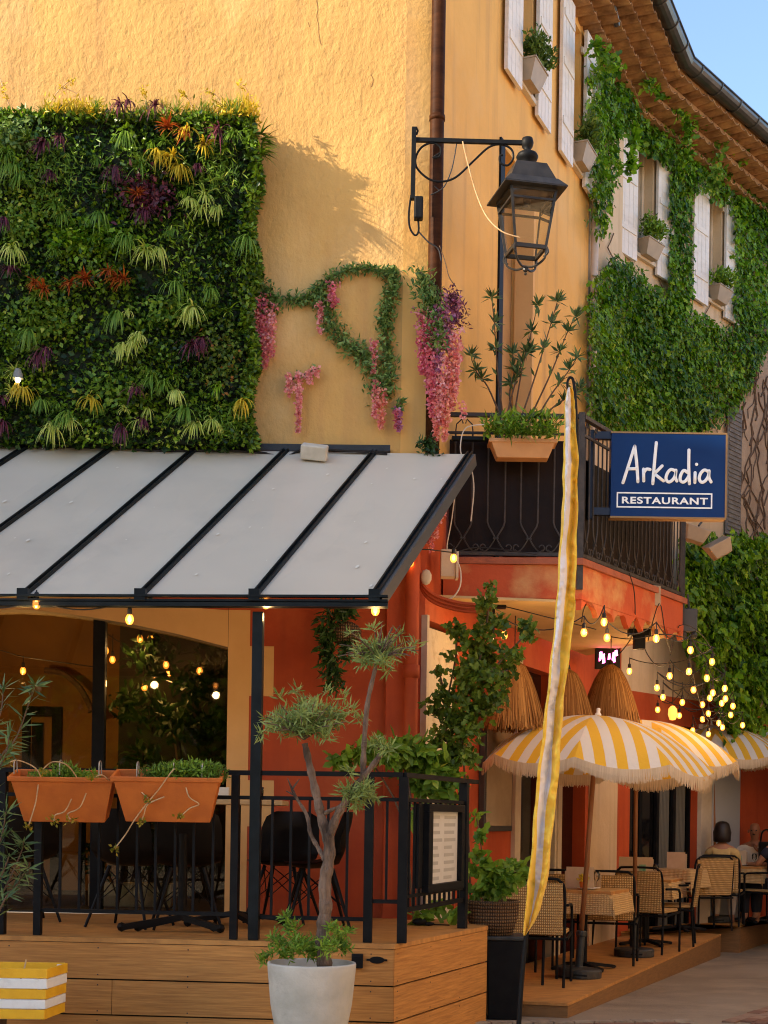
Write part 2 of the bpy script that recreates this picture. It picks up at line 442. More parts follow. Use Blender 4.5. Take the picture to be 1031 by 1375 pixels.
def clump(name, centers, n, L, W, m, parent, bias=(0, -.4, .2), lobes=False):
    """leaf clumps: centers = list of (x,y,z,rx,ry,rz)"""
    vol = np.array([c[3] * c[5] for c in centers]); cnt = np.maximum(3, (n * vol / vol.sum()).astype(int))
    pts = np.concatenate([cloud(k, c[:3], c[3:6]) for k, c in zip(cnt, centers)])
    N = len(pts)
    tint = np.concatenate([np.full(k, rng.random() * .35) for k in cnt]) + rng.random(N) * .65
    return leaves(name, pts, rdir(N, bias), rdir(N, (0, -1, .6), 1.5), L * (.7 + .6 * rng.random(N)), W * (.7 + .6 * rng.random(N)), m, parent, rnd=tint, lobes=lobes)
def along(name, path, rad, n, L, W, m, parent, bias=(0, -.5, -.2), lobes=False):
    path = [Vector(p) for p in path]
    seg = rng.random(n) * (len(path) - 1)
    i = seg.astype(int); t = (seg - i)[:, None]
    pp = np.array([tuple(p) for p in path])
    pts = pp[i] * (1 - t) + pp[i + 1] * t
    pts = pts + unit(rng.normal(size=(n, 3))) * rng.random((n, 1)) * np.array([rad, rad * .7, rad])
    return leaves(name, pts, rdir(n, bias), rdir(n, (0, -1, .4), 1.5), L * (.7 + .6 * rng.random(n)), W * (.7 + .6 * rng.random(n)), m, parent, lobes=lobes)
def blades(name, c, n, L, Wd, m, parent, out=(0, -1, 0), droop=1.2, spread=1.0, up=.3):
    """a tuft of narrow arching blades"""
    V = []; Fc = []; rn = []
    c = Vector(c); out = Vector(out)
    for _ in range(n):
        d = (out * .8 + Vector((random.gauss(0, .6 * spread), random.gauss(0, .15), up + random.gauss(0, .35 * spread)))).normalized()
        l = L * random.uniform(.6, 1.15); p = c.copy(); s = d.cross(Vector((0, 0, 1)))
        s = (s if s.length > .05 else Vector((1, 0, 0))).normalized()
        s = (s + Vector((0, 0, random.uniform(-.4, .4)))).normalized()
        b = len(V); K = 4
        for k in range(K + 1):
            wv = Wd * (1 - (k / K) ** 1.6) * .5 + .0006
            V += [p - s * wv, p + s * wv]
            d = (d + Vector((0, 0, -droop / K))).normalized(); p = p + d * l / K
        r = random.random()
        for k in range(K): Fc.append((b + 2 * k, b + 2 * k + 1, b + 2 * k + 3, b + 2 * k + 2)); rn.append(r)
    mb = MB(); mb.add(V, Fc); o = mb.build(name, m, parent)
    a = o.data.attributes.new('rnd', 'FLOAT', 'FACE'); a.data.foreach_set('value', rn)
    return o
def inpoly(x, y, poly):
    c = np.zeros(len(x), bool); j = len(poly) - 1
    for i in range(len(poly)):
        xi, yi = poly[i]; xj, yj = poly[j]
        if yi != yj: c ^= ((yi > y) != (yj > y)) & (x < (xj - xi) * (y - yi) / (yj - yi) + xi)
        j = i
    return c

# ================================================================== SETTING
def gz(y): return .04 - .0228 * (min(y, 45) - 10.83)
g = MB()
ys = [-40, -10, 0, 8, 14, 20, 30, 45, 80, 300]
for i, y in enumerate(ys):
    g.v += [(-200, y, gz(y)), (200, y, gz(y))]
g.f = [(2 * i, 2 * i + 1, 2 * i + 3, 2 * i + 2) for i in range(len(ys) - 1)]
tag(g.build('street', ASPH), kind='structure')

def slopebox(mb, poly, h, base=0):
    vs = [(x, y, gz(y) + base) for x, y in poly] + [(x, y, gz(y) + h) for x, y in poly]; n = len(poly)
    return mb.add(vs, [tuple(range(n))[::-1], tuple(range(n, 2 * n))] + [(i, (i + 1) % n, n + (i + 1) % n, n + i) for i in range(n)])
# brick paving strip at the near end of the street and along its far side
BRICK = mat('clay_paver', (.22, .105, .06), .9, (.13, .065, .04), ns=2.2, nd=5, bump=.4, bs=40)
BRICK2 = mat('clay_paver_pale', (.30, .19, .12), .9, (.22, .12, .07), ns=2.2, nd=5, bump=.4, bs=40)
GUT = mat('pale_kerb_stone', (.40, .32, .22), .9, (.25, .19, .13), ns=6, nd=7, bump=.6, bs=30)
pv = [MB(), MB()]
def paver_row(a, b, w, k, off=0):
    a = Vector(a); b = Vector(b); d = (b - a); n = max(1, int(d.length / k)); d.normalize(); s = Vector((d.y, -d.x))
    for i in range(n):
        p = a + d * (i * k + off); q = p + d * (k - .008)
        poly = [tuple(p), tuple(q), tuple(q + s * (w - .008)), tuple(p + s * (w - .008))]
        slopebox(random.choice(pv), poly, .012 + random.random() * .004, base=-.05)
# border laid diagonally towards the lower right corner of the view
A = Vector((1.0, 10.35)); Bv = Vector((2.05, 10.72)); Cv = Vector((3.9, 13.6))
for r in range(9):
    o1 = Vector((.0, -.11 * r))
    paver_row(A + o1 - Vector((.3, 0)), Bv + o1 + Vector((.3, .1)), .11, .22, off=(r % 2) * .1)
for r in range(14):
    dd = Vector((.84, -.54)) * (.11 * r)
    paver_row(Bv + Vector((.5, .15)) + dd, Cv + Vector((2.5, 3.9)) + dd, .11, .22, off=(r % 2) * .11)
pr = pv[0].build('brick_paving', BRICK); tag(pr, kind='structure')
pr2 = pv[1].build('pale_brick_paving', BRICK2); tag(pr2, kind='structure')
kb = MB()
a, b = Vector((.5, 10.46)), Vector((2.35, 10.86))
for i in range(12):
    p = a.lerp(b, i / 12); q = a.lerp(b, (i + .93) / 12)
    slopebox(kb, [tuple(p), tuple(q), (q.x - .03, q.y + .09), (p.x - .03, p.y + .09)], .016, base=-.05)
tag(kb.build('kerb_strip', GUT), kind='structure')

g = MB(); g.v = [(x, y, gz(y) + .012) for x, y in ((-60, -60), (60, -60), (60, 7.2), (-60, 7.2))]; g.v = [(-60, -60, gz(-40) + .05), (60, -60, gz(-40) + .05), (60, 7.2, gz(7.2) + .012), (-60, 7.2, gz(7.2) + .012)]; g.f = [(0, 1, 2, 3)]  # unseen square, paved pale to bounce warm sunlight onto the terrace
tag(g.build('square_bounce_paving', mat('pale_bounce_stone', (.72, .56, .38), .9, (.64, .48, .31), ns=3, bump=.4, bs=20)), kind='structure')
# ================================================================== FRAMES
S0, S1 = (.30, 11.45), (2.80, 17.3)
S2 = (2.80 + .8 * 9, 17.3 + 9)
FW = Fr((0, 11.4), (1, 11.4))
F1 = Fr(S0, S1)
F2 = Fr(S1, S2)
ZT = 10.25
JX = F1.fp(789, 400)[0]           # joint between the two houses

# ================================================================== CORNER BUILDING
def wall_holes(mb, fr, s0, s1, z0, z1, holes, depth=.22):
    ss = sorted({s0, s1, *[h[0] for h in holes], *[h[1] for h in holes]}); zs = sorted({z0, z1, *[h[2] for h in holes], *[h[3] for h in holes]})
    for i in range(len(ss) - 1):
        for j in range(len(zs) - 1):
            a, b, c, d = ss[i], ss[i + 1], zs[j], zs[j + 1]
            if any(h[0] <= (a + b) / 2 <= h[1] and h[2] <= (c + d) / 2 <= h[3] for h in holes): continue
            mb.add([fr.w(a, 0, c), fr.w(b, 0, c), fr.w(b, 0, d), fr.w(a, 0, d)], [(0, 1, 2, 3)])
    for a, b, c, d in holes:
        q = [(a, c), (b, c), (b, d), (a, d)]
        for k in range(4):
            (x0, y0), (x1, y1) = q[k], q[(k + 1) % 4]
            mb.add([fr.w(x0, 0, y0), fr.w(x1, 0, y1), fr.w(x1, -depth, y1), fr.w(x0, -depth, y0)], [(0, 1, 2, 3)])

house = thing('corner_building', (S0[0], S0[1], 0), 'ochre corner house with red ground floor, arched dining room window and white shutters', 'building')
ivyh = thing('creeper_building', (S1[0], S1[1], 0), 'cream house further down the lane, largely hidden under green creeper', 'building')
ZR = 4.25                        # red paint ends
# arch opening in the front wall, in (x, z)
def fx(px, py): 
    p = FW.p(px, py); return p.x, p.z
ax1 = fx(306, 900)[0]
arch = [fx(x, y) for x, y in ((306, 869), (272, 860), (237, 851), (200, 843), (165, 836), (124, 829), (90, 824), (55, 820), (20, 818))]
apx = arch[-1][0]; ax0 = apx - (ax1 - apx)
arch_l = [(2 * apx - x, z) for x, z in arch[:-1]][::1]
full_arch = arch + [(2 * apx - x, z) for x, z in arch[-2::-1]]
ZF = .748                        # floor level of the terrace and dining room
fw = MB()
def facepoly(mb, pts, off=0): mb.add([FW.w(x, off, z) for x, z in pts], [tuple(range(len(pts)))])
# upper, ochre
up = MB()
facepoly(up, [(-7, ZR), (.085, ZR), (.085, ZT), (-7, ZT)])
up.build('front_wall', OCHRE, house)
# the lower wall around the arch
lo_ = MB()
facepoly(lo_, [(ax1, 0), (.085, 0), (.085, ZR), (ax1, ZR)])
facepoly(lo_, [(-7, 0), (ax0, 0), (ax0, ZR), (-7, ZR)])
for i in range(len(full_arch) - 1):
    (xa, za), (xb, zb) = full_arch[i], full_arch[i + 1]
    facepoly(lo_, [(xb, zb), (xa, za), (xa, ZR), (xb, ZR)])
lo_.build('lower_wall', RED, house)
jm = MB()
pth = [(ax1, ZF)] + full_arch + [(ax0, ZF)]
for i in range(len(pth) - 1):
    (xa, za), (xb, zb) = pth[i], pth[i + 1]
    jm.add([FW.w(xa, 0, za), FW.w(xb, 0, zb), FW.w(xb, -.28, zb), FW.w(xa, -.28, za)], [(0, 1, 2, 3)])
jm.build('arch_reveal', SOFF, house)
# painted surround with block ends
sr = MB()
ob = [fx(336, 819.5), fx(283, 819.5), fx(228, 807), fx(150, 795), fx(70, 788), fx(20, 786)]
xo = fx(335, 900)[0]
inner = [(x, z) for x, z in arch]
def seg(a, b, c, d): 
    mb = sr; q = [a, b, c, d]
    vs = [FW.w(x, .004, z) for x, z in q] + [FW.w(x, .0005, z) for x, z in q]
    mb.add(vs, [(0, 1, 2, 3)])
seg((ax1, ZF), (xo, ZF), (xo, ob[0][1]), (ax1, ob[0][1]))
outx = lambda x: np.interp(x, [p[0] for p in ob][::-1], [p[1] for p in ob][::-1])
for i in range(len(inner) - 1):
    (xa, za), (xb, zb) = inner[i], inner[i + 1]
    seg((xb, zb), (xa, za), (xa, outx(xa)), (xb, outx(xb)))
    seg((2 * apx - xa, za), (2 * apx - xb, zb), (2 * apx - xb, outx(xb)), (2 * apx - xa, outx(xa)))
for y0, y1 in ((935, 868), (1110, 1048)):
    xx, zb = fx(367, y0); _, zt = fx(367, y1)
    seg((xo, zb), (xx, zb), (xx, zt), (xo, zt))
sr.build('arch_surround', BANDC, house)
ck = MB()
for pts in ([(424, 0), (427, 12), (425, 22), (428, 34), (427, 45), (430, 60)], [(497, 100), (500, 108), (498, 117)], [(413, 30), (416, 36)]):
    q = [FW.p(x + random.uniform(-1, 1), y, .0005) for x, y in pts]; ck.tube(smooth_path(q, 5), .0022, 4)
ck.build('plaster_cracks', mat('crack_shadow', (.22, .11, .04), .95), house)
# chamfered corner between the front and the side
FC = Fr((.085, 11.4), S0)
cm = MB(); cm.add([FC.w(0, 0, ZR), FC.w(FC.L, 0, ZR), FC.w(FC.L, 0, ZT), FC.w(0, 0, ZT)], [(0, 1, 2, 3)])
cm.build('corner_wall', ORANGE, house)
cm = MB(); cm.add([FC.w(0, 0, 0), FC.w(FC.L, 0, 0), FC.w(FC.L, 0, ZR), FC.w(0, 0, ZR)], [(0, 1, 2, 3)])
cm.fbox(FC, -.10, .07, .0, .06, ZF - .1, ZR - .1)
cm.build('corner_pier', RED, house)

# side openings: upper windows from pixel positions on the facade plane
def opening(fr, xl, xr, yt, yb, yref):
    """s range from two columns read at row yref; z from a (column,row)"""
    s0 = fr.fp(xl, yref)[0]; s1 = fr.fp(xr, yref)[0]
    return s0, s1
ZB, ZW = 8.30, 9.85
wins = []
# (frame, left px, right px, row, z bottom, z top)
w1 = (F1, F1.fp(693, 60)[0], F1.fp(714, 60)[0])
w2 = (F1, F1.fp(762, 160)[0], F1.fp(778, 160)[0])
w3 = (F2, F2.fp(850, 290)[0], F2.fp(876, 290)[0])
w4 = (F2, F2.fp(946, 340)[0], F2.fp(968, 340)[0])
d0, d1 = F1.fp(668, 420)[0], F1.fp(713, 420)[0]
zdt = F1.fp(690, 215)[1]
sideh = MB(); holes = [(w[1], w[2], ZB + .05, ZW - .02) for w in (w1, w2)]
FLZ = 3.65
wall_holes(sideh, F1, 0, JX, ZR, ZT, holes + [(d0, d1, ZR, zdt)])
sideh.build('side_wall', ORANGE, house)
# ground floor openings (s0, s1, z0, z1)
GZ = .13
def gs(px, fr=None, row=1050):
    s, z = F1.fp(px, row)
    return s
g_doorA = (gs(568), gs(612), 0, F1.fp(590, 838)[1])
g_doorB = (gs(694), gs(742), 0, 3.0)
g_winC = (gs(790), gs(826), 0, 2.9)
lowm = MB()
wall_holes(lowm, F1, 0, F1.L, -.3, ZR, [g_doorA, g_doorB, (gs(749), gs(786), 0, 2.9)], depth=.15)
lowm.build('side_lower_wall', RED, house)
iv = MB()
wall_holes(iv, F1, JX, F1.L, ZR, ZT, [])
wall_holes(iv, F2, 0, F2.L, 3.1, ZT, [(w[1], w[2], ZB + .05, ZW - .02) for w in (w3, w4)])
iv.build('wall', CREAMP, ivyh)
il = MB(); h2 = [(F2.fp(846, 1050)[0], F2.fp(936, 1050)[0], 0, 2.75)]
wall_holes(il, F2, 0, F2.L, -.6, 3.1, h2, depth=.15)
il.build('lower_wall', RED, ivyh)
rs = MB(); s_, _ = F2.fp(990, 600)
rs.fbox(F2, s_, F2.L, .004, .03, 3.2, 8.6)
rs.build('bare_wall', ROUGHP, ivyh)
# added sheets that block out the light behind the openings
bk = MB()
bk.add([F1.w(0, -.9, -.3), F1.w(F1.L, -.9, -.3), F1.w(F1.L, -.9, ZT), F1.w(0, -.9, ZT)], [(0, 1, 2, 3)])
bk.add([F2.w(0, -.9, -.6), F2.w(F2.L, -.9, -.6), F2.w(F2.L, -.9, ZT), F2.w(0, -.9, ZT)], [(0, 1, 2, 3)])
bk.build('inner_light_block', INTD, house)

def window(fr, s0, s1, parent, sh=.43, curtain=CREAMW):
    wn = MB(); z0, z1 = ZB + .05, ZW - .02; o = -.12
    wn.fbox(fr, s0, s0 + .05, o - .05, o, z0, z1); wn.fbox(fr, s1 - .05, s1, o - .05, o, z0, z1)
    wn.fbox(fr, s0 + .05, s1 - .05, o - .05, o, z1 - .06, z1); wn.fbox(fr, s0 + .05, s1 - .05, o - .05, o, z0, z0 + .07)
    wn.fbox(fr, (s0 + s1) / 2 - .03, (s0 + s1) / 2 + .03, o - .05, o + .005, z0 + .07, z1 - .06)
    wd = wn.build('window', CREAMW, parent)
    pn = MB(); pn.fbox(fr, s0 + .05, s1 - .05, o - .04, o - .03, z0 + .07, z1 - .06); pn.build('pane', mat('curtained_pane', (.50, .42, .32), .15, (.35, .29, .22), ns=2), wd)
    sl = MB(); sl.fbox(fr, s0 - .03, s1 + .03, -.1, .05, z0 - .05, z0 - .002); sl.build('sill', CREAMW, wd)
    for a, b, hx in ((s0 - sh - .015, s0 - .015, s0), (s1 + .015, s1 + .015 + sh, s1)):
        m = MB(); m.fbox(fr, a, b, .035, .07, z0 - .14, z1 + .03)
        for zz in (z0 + .15, (z0 + z1) / 2, z1 - .25): m.fbox(fr, a + .03, b - .03, .07, .082, zz, zz + .07)
        for k in range(1, 4):
            sx = lerp(a, b, k / 4); m.fbox(fr, sx - .003, sx + .003, .0702, .073, z0 - .13, z1)
        so = m.build('shutter', WHITEP, parent)
        for zz in (z0 + .18, z1 - .22): hm = MB(); hm.fbox(fr, hx - .03, hx + .03, .01, .034, zz, zz + .06); hm.build('hinge', CREAMW, so)
for f, a, b in (w1, w2): window(f, a, b, house, sh=.42)
window(*w3, ivyh, sh=.42); window(*w4, ivyh, sh=.42)

# balcony door in the side wall
dm = MB(); zt = zdt
dm.fbox(F1, d0, d1, -.24, -.20, FLZ, zt); dm.build('balcony_door', mat('brown_door', (.50, .29, .12), .6, (.40, .22, .09), ns=3), house)
dm = MB(); dm.fbox(F1, d0 - .02, d0 + .09, -.05, .02, FLZ, zt + .03); dm.build('door_dark_edge', BLACK, house)  # black strip laid in for the dark left edge of the recess
dm = MB(); dm.fbox(F1, d1 - .03, d1 + .025, -.16, .025, FLZ, zt + .03); dm.build('door_jamb', BANDC, house)  # pale strip puts the lit right edge of the recess into colour

# eaves of stacked clay tiles, soffit, roof and gutter
ev = MB(); mo = MB(); sc = MB()
OV = .68
def eaves(fr, s0, s1):
    L = 4
    for j in range(L):
        oa, ob_, z = .02 + .14 * j, .20 + .145 * j, ZT - .36 + .115 * j
        mo.fbox(fr, s0, s1, 0, ob_ - .05, z + .045, z + .113)
        k = 0; s = s0 + (j % 2) * .09
        while s < s1 - .1:
            vs = []; n = 7; r = .085; wob = random.uniform(-.012, .012)
            for oo in (max(oa - .06, 0), ob_ + wob):
                for q in range(n): 
                    a = PI + PI * q / (n - 1); vs.append(fr.w(s + .09 + r * math.cos(a), oo, z + .05 + r * .55 * math.sin(a)))
                for q in range(n):
                    a = PI + PI * (n - 1 - q) / (n - 1); vs.append(fr.w(s + .09 + (r - .016) * math.cos(a), oo, z + .05 + (r - .016) * .55 * math.sin(a)))
            m_ = 2 * n
            ev.add(vs, [tuple(range(m_))[::-1], tuple(range(m_, 2 * m_))] + [(i, (i + 1) % m_, m_ + (i + 1) % m_, m_ + i) for i in range(m_)])
            s += .185; k += 1
eaves(F1, 0, F1.L + .1); 
ev.build('eaves_tiles', TILE, house); mo.build('eaves_mortar', MORT, house)
ev = MB(); mo = MB(); eaves(F2, -.1, F2.L); ev.build('eaves_tiles', TILE, ivyh); mo.build('eaves_mortar', MORT, ivyh)
def offcorner(o):
    a = F1.a + F1.n * o; b = F2.a + F2.n * o
    # intersection of both offset lines
    M = np.array([[F1.d.x, -F2.d.x], [F1.d.y, -F2.d.y]]); t = np.linalg.solve(M, np.array([b.x - a.x, b.y - a.y]))
    q = a + F1.d * t[0]; return q
zg = 10.42
kc = offcorner(OV)
ga = F1.w(-.6, OV, zg); gk = Vector((kc.x, kc.y, zg)); gb = F2.w(F2.L, OV, zg)
def gutter(a, b, parent, inward):
    m = MB(); d = (b - a).normalized(); s = Vector((d.y, -d.x, 0)); n = 9; r = .10
    vs = []
    for p in (a, b):
        for q in range(n):
            an = PI + PI * q / (n - 1); vs.append(p + s * (r * math.cos(an)) + Vector((0, 0, r * math.sin(an))))
        for q in range(n):
            an = 2 * PI - PI * q / (n - 1); vs.append(p + s * ((r - .006) * math.cos(an)) + Vector((0, 0, (r - .006) * math.sin(an))))
    mm = 2 * n
    m.add(vs, [tuple(range(mm))[::-1], tuple(range(mm, 2 * mm))] + [(i, (i + 1) % mm, mm + (i + 1) % mm, mm + i) for i in range(mm)])
    m.tube([a + s * (r + .004) + Vector((0, 0, .004)), b + s * (r + .004) + Vector((0, 0, .004))], .012, 6)
    g_ = m.build('gutter', ZINC, parent, smooth=False)
    L = (b - a).length; k = .25
    while k < L:
        p = a + d * k; rg = MB()
        rg.tube([p + s * ((r + .006) * math.cos(PI + PI * q / 8)) + Vector((0, 0, (r + .006) * math.sin(PI + PI * q / 8))) for q in range(9)], .009, 5)
        k += .52; rg.build('gutter_bracket', ZINC, g_)
gutter(ga, gk, house, 1); gutter(gk, gb, ivyh, 1)
# roof planes
rf = MB()
def rp(fr, s, o, dz): return fr.w(s, o, ZT + dz)
i1 = offcorner(-5.0); e1 = offcorner(OV - .03)
rf.add([rp(F1, -.7, OV - .03, .16), (e1.x, e1.y, ZT + .16), (i1.x, i1.y, ZT + 2.2), rp(F1, -.7, -5, 2.2)], [(0, 1, 2, 3)])
rf.add([rp(F1, -.7, -5, 2.2), (-7.3, 11.1, ZT + .3), (.2, 10.9, ZT + .16), rp(F1, -.7, OV - .03, .16)], [(0, 1, 2, 3)])
rf.build('roof', TILE, house)
rf = MB(); rf.add([(e1.x, e1.y, ZT + .16), rp(F2, F2.L, OV - .03, .16), rp(F2, F2.L, -5, 2.2), (i1.x, i1.y, ZT + 2.2)], [(0, 1, 2, 3)])
rf.build('roof', TILE, ivyh)
sf = MB(); sf.add([F1.w(-.2, 0, ZT + .10), F1.w(-.2, OV - .05, ZT + .13), (offcorner(OV - .05).x, offcorner(OV - .05).y, ZT + .13), (S1[0], S1[1], ZT + .10)], [(0, 1, 2, 3)])
sf.build('soffit', MORT, house)
sf = MB(); sf.add([(S1[0], S1[1], ZT + .10), (offcorner(OV - .05).x, offcorner(OV - .05).y, ZT + .13), F2.w(F2.L, OV - .05, ZT + .13), F2.w(F2.L, 0, ZT + .10)], [(0, 1, 2, 3)])
sf.build('soffit', MORT, ivyh)
# the sloping little lead flashing where gable meets the eaves
m = MB(); m.tube([F1.w(F1.fp(778, 0)[0], .30, ZT + .02), F1.w(F1.fp(792, 30)[0], .30, ZT - .22)], .035, 8); m.build('flashing_pipe', ZINC, house)

# ------------------------------------------------------------------ arched window: glazing and dining room behind
gw = thing('arched_window', (0, 11.6, ZF), 'wide arched dining room window with a dark mullion, bulbs set behind its glass, some in place of reflections', 'window')
yG = 11.58
xm0, xm1 = P(125, 950, yG).x, P(141, 950, yG).x
m = MB(); m.box(xm0, xm1, yG - .04, yG + .06, ZF, 3.25); m.build('mullion', BLACK, gw)
m = MB(); m.box(ax0 + .02, xm0 - .004, yG + .01, yG + .016, ZF + .01, 3.3); m.build('pane', GLASS, gw)
m = MB(); m.box(xm1 + .004, ax1 + .1, yG + .01, yG + .016, ZF + .01, 3.3); m.build('pane', GLASS, gw)
m = MB(); m.box(ax0 - .1, ax1 + .1, yG - .04, yG + .06, 3.32, 3.42); m.build('head_frame', BLACK, gw)
rm = MB()
X0, X1, Y1 = -4.2, -.55, 14.6
rm.add([(X0, Y1, .7), (X1, Y1, .7), (X1, Y1, 3.6), (X0, Y1, 3.6)], [(0, 1, 2, 3)])
rm.add([(X0, 11.66, .7), (X0, Y1, .7), (X0, Y1, 3.6), (X0, 11.66, 3.6)], [(0, 1, 2, 3)])
rm.add([(X1, 11.69, .7), (X1, Y1, .7), (X1, Y1, 3.6), (X1, 11.69, 3.6)], [(0, 1, 2, 3)])
rm.add([(X0, 11.69, 3.58), (X1, 11.69, 3.58), (X1, Y1, 3.58), (X0, Y1, 3.58)], [(0, 1, 2, 3)])
rm.build('dining_room_wall', INT, house)
m = MB(); m.add([(X0, 11.4, ZF + .004), (X1, 11.4, ZF + .004), (X1, Y1, ZF + .004), (X0, Y1, ZF + .004)], [(0, 1, 2, 3)]); m.build('dining_room_floor', INTD, house)
m = MB(); xd = P(136, 1000, 12.6).x; m.box(xd, X1 - .01, 13.4, 13.5, ZF + .01, 3.57); m.build('added_dark_sheet', INTD, house)  # dark sheet added to keep the view through the right pane dark
dd = MB(); p0 = P(30, 948, 14.5); p1 = P(82, 948, 14.5)
dd.box(p0.x, p0.x + .07, 14.5, 14.58, ZF + .01, p0.z); dd.box(p1.x - .09, p1.x, 14.5, 14.58, ZF + .01, p0.z); dd.box(p0.x + .071, p1.x - .091, 14.5, 14.58, p0.z - .09, p0.z)
dd.build('inner_door_frame', BLACK, house)
m = MB(); m.box(p0.x + .09, p1.x - .18, 14.53, 14.57, ZF + .01, p0.z - .16); m.build('inner_door', DARKGL, house)
mb = MB(); a_ = [P(60, 900, 14.2), P(85, 905, 14.2), P(108, 925, 14.2), P(124, 955, 14.2)]
mb.tube(smooth_path(a_, 5), [.03] * 15 + [.05], 7); br = mb.build('ceiling_branch', TWIG); tag(br, 'gnarled dark branch hung on strings inside the arched window', 'branch')
# things inside: table, plant, trough
t = thing('dining_table', (P(60, 1095, 12.6).x, 12.6, ZF), 'wooden table laid with menus just inside the arched window', 'table')
q = P(60, 1097, 12.6); m = MB(); m.box(q.x - .5, q.x + .45, 12.3, 12.95, q.z - .04, q.z); m.build('tabletop', WOODT, t, bevel=.005)
for dx in (-.44, .38):
    for dy in (12.36, 12.88):
        m = MB(); m.bar((q.x + dx, dy, ZF + .004), (q.x + dx, dy, q.z - .041), .05); m.build('leg', BLACK, t)
for k, xx in enumerate((20, 48, 88)):
    p = P(xx, 1094, 12.5); m = MB(); m.box(p.x - .09, p.x + .09, 12.42, 12.56, q.z + .001, q.z + .012)
    tag(m.build('menu', CARD), ['closed menu lying at the left end of the inside table', 'closed menu in the middle of the inside table', 'closed menu at the mullion end of the inside table'][k], 'menu', 'menus on the inside table')
p = P(178, 1200, 12.3)
m = MB(); m.box(p.x - .35, p.x + .35, 12.15, 12.4, ZF + .006, ZF + .2)
tr_ = thing('plant_trough', (p.x, 12.28, ZF), 'low white trough of leafy plants behind the right pane', 'planter')
m.build('trough', BOXW, tr_, bevel=.01)
clump('foliage', [(p.x + dx, 12.3, ZF + .45 + dz, .16, .12, .22) for dx, dz in ((-.25, 0), (0, .1), (.2, .0), (.05, .3))], 420, .10, .04, L_DARK, tr_)
it = thing('reflection_tree', (P(240, 1100, 12.9).x, 12.9, ZF), 'tall leafy tree added behind the right arched pane in place of foliage reflected in it', 'tree')  # stands in for foliage reflected in the glass
c = P(240, 960, 12.9)
m = MB(); m.tube(smooth_path([(c.x, 12.9, ZF), (c.x + .05, 12.9, 1.6), (c.x - .05, 12.95, 2.4)]), .03, 7); m.build('trunk', TWIG, it)
clump('crown', [(c.x + dx, 12.9 + random.uniform(-.2, .2), z, .28, .25, .2) for dx, z in ((-.2, 2.9), (.2, 2.7), (.35, 2.3), (.0, 2.35), (.3, 1.9), (-.25, 1.95), (.1, 1.6), (-.4, 2.5), (.4, 2.9))], 1500, .11, .045, L_DARK, it)

# ------------------------------------------------------------------ ground floor of the side
def panel(name, m, fr, x0, x1, y0, y1, row, off0, off1, parent, zb=None, zt=None, bevel=0):
    s0, s1 = fr.fp(x0, row)[0], fr.fp(x1, row)[0]; xm = (x0 + x1) / 2
    z1 = zt if zt is not None else fr.fp(xm, y0)[1]; z0 = zb if zb is not None else fr.fp(xm, y1)[1]
    mb = MB(); mb.fbox(fr, s0, s1, off0, off1, z0, z1); return mb.build(name, m, parent, bevel=bevel)
s0, s1, _, zz = g_doorA
m = MB(); m.fbox(F1, s0, s1, -.16, -.14, 0, zz); m.build('door_recess', INTD, house)
m = MB(); m.fbox(F1, s0 + .11, s1 - .01, -.13, -.02, .05, zz - .05)
sa = m.build('door_shutter', mat('worn_cream_paint', (.62, .52, .36), .7, (.40, .30, .18), ns=9, nd=9, lo=.55, hi=.72, bump=.2, bs=20), house)
m = MB(); m.fbox(F1, s0 - .035, s0 + .01, -.02, .03, .05, zz + .03); m.build('door_trim', CREAMW, house)
s0, s1, _, zz = g_doorB
m = MB(); m.fbox(F1, s0, s1, -.16, -.14, 0, zz); m.build('door_recess', DARKGL, house)
m = MB(); m.fbox(F1, s0 - .16, s0 + .01, -.05, .04, .05, zz + .05); m.fbox(F1, s1 - .01, s1 + .05, -.05, .035, .05, zz + .05); m.build('door_jamb', CREAMW, house)
s0, s1 = gs(749), gs(786)
m = MB(); m.fbox(F1, s0, s1, -.16, -.14, 0, 2.9); m.build('door_recess', DARKGL, house)
panel('cream_pier', CREAMP, F1, 790, 826, 0, 0, 1050, .003, .03, house, zb=-.1, zt=2.95)
panel('jamb', CREAMW, F1, 744, 749, 0, 0, 1050, .003, .05, house, zb=-.1, zt=2.95)
# dark glazed doors, curtain, grey door and red end on the second house
s0, s1, _, zz = h2[0]
dg = MB(); dg.fbox(F2, s0, s1, -.16, -.14, -.4, zz); dgo = dg.build('glazed_doors', DARKGL, ivyh)
fm = MB()
for k in range(5):
    sx = lerp(s0, s1, k / 4) ; fm.fbox(F2, sx - .035, sx + .035, -.13, -.09, -.4, zz)
fm.fbox(F2, s0 + .036, s1 - .036, -.12, -.10, .85, .9); fm.build('frame', BLACK, dgo)
cu = MB()
for k in (2, 3):
    a_, b_ = lerp(s0, s1, k / 4) + .08, lerp(s0, s1, (k + 1) / 4) - .06
    for j in range(8): cu.fbox(F2, lerp(a_, b_, j / 8), lerp(a_, b_, (j + .6) / 8), -.139, -.131, -.2, zz - .1)
cu.build('curtain', mat('grey_curtain', (.16, .15, .12), .9), dgo)
panel('jamb', CREAMW, F2, 936, 950, 0, 0, 1080, .003, .06, ivyh, zb=-.4, zt=2.8)
panel('grey_door', mat('pale_grey_door', (.42, .44, .47), .5, (.36, .38, .42), ns=1), F2, 952, 989, 0, 0, 1080, .003, .05, ivyh, zb=-.4, zt=F2.fp(968, 1038)[1] + .3)
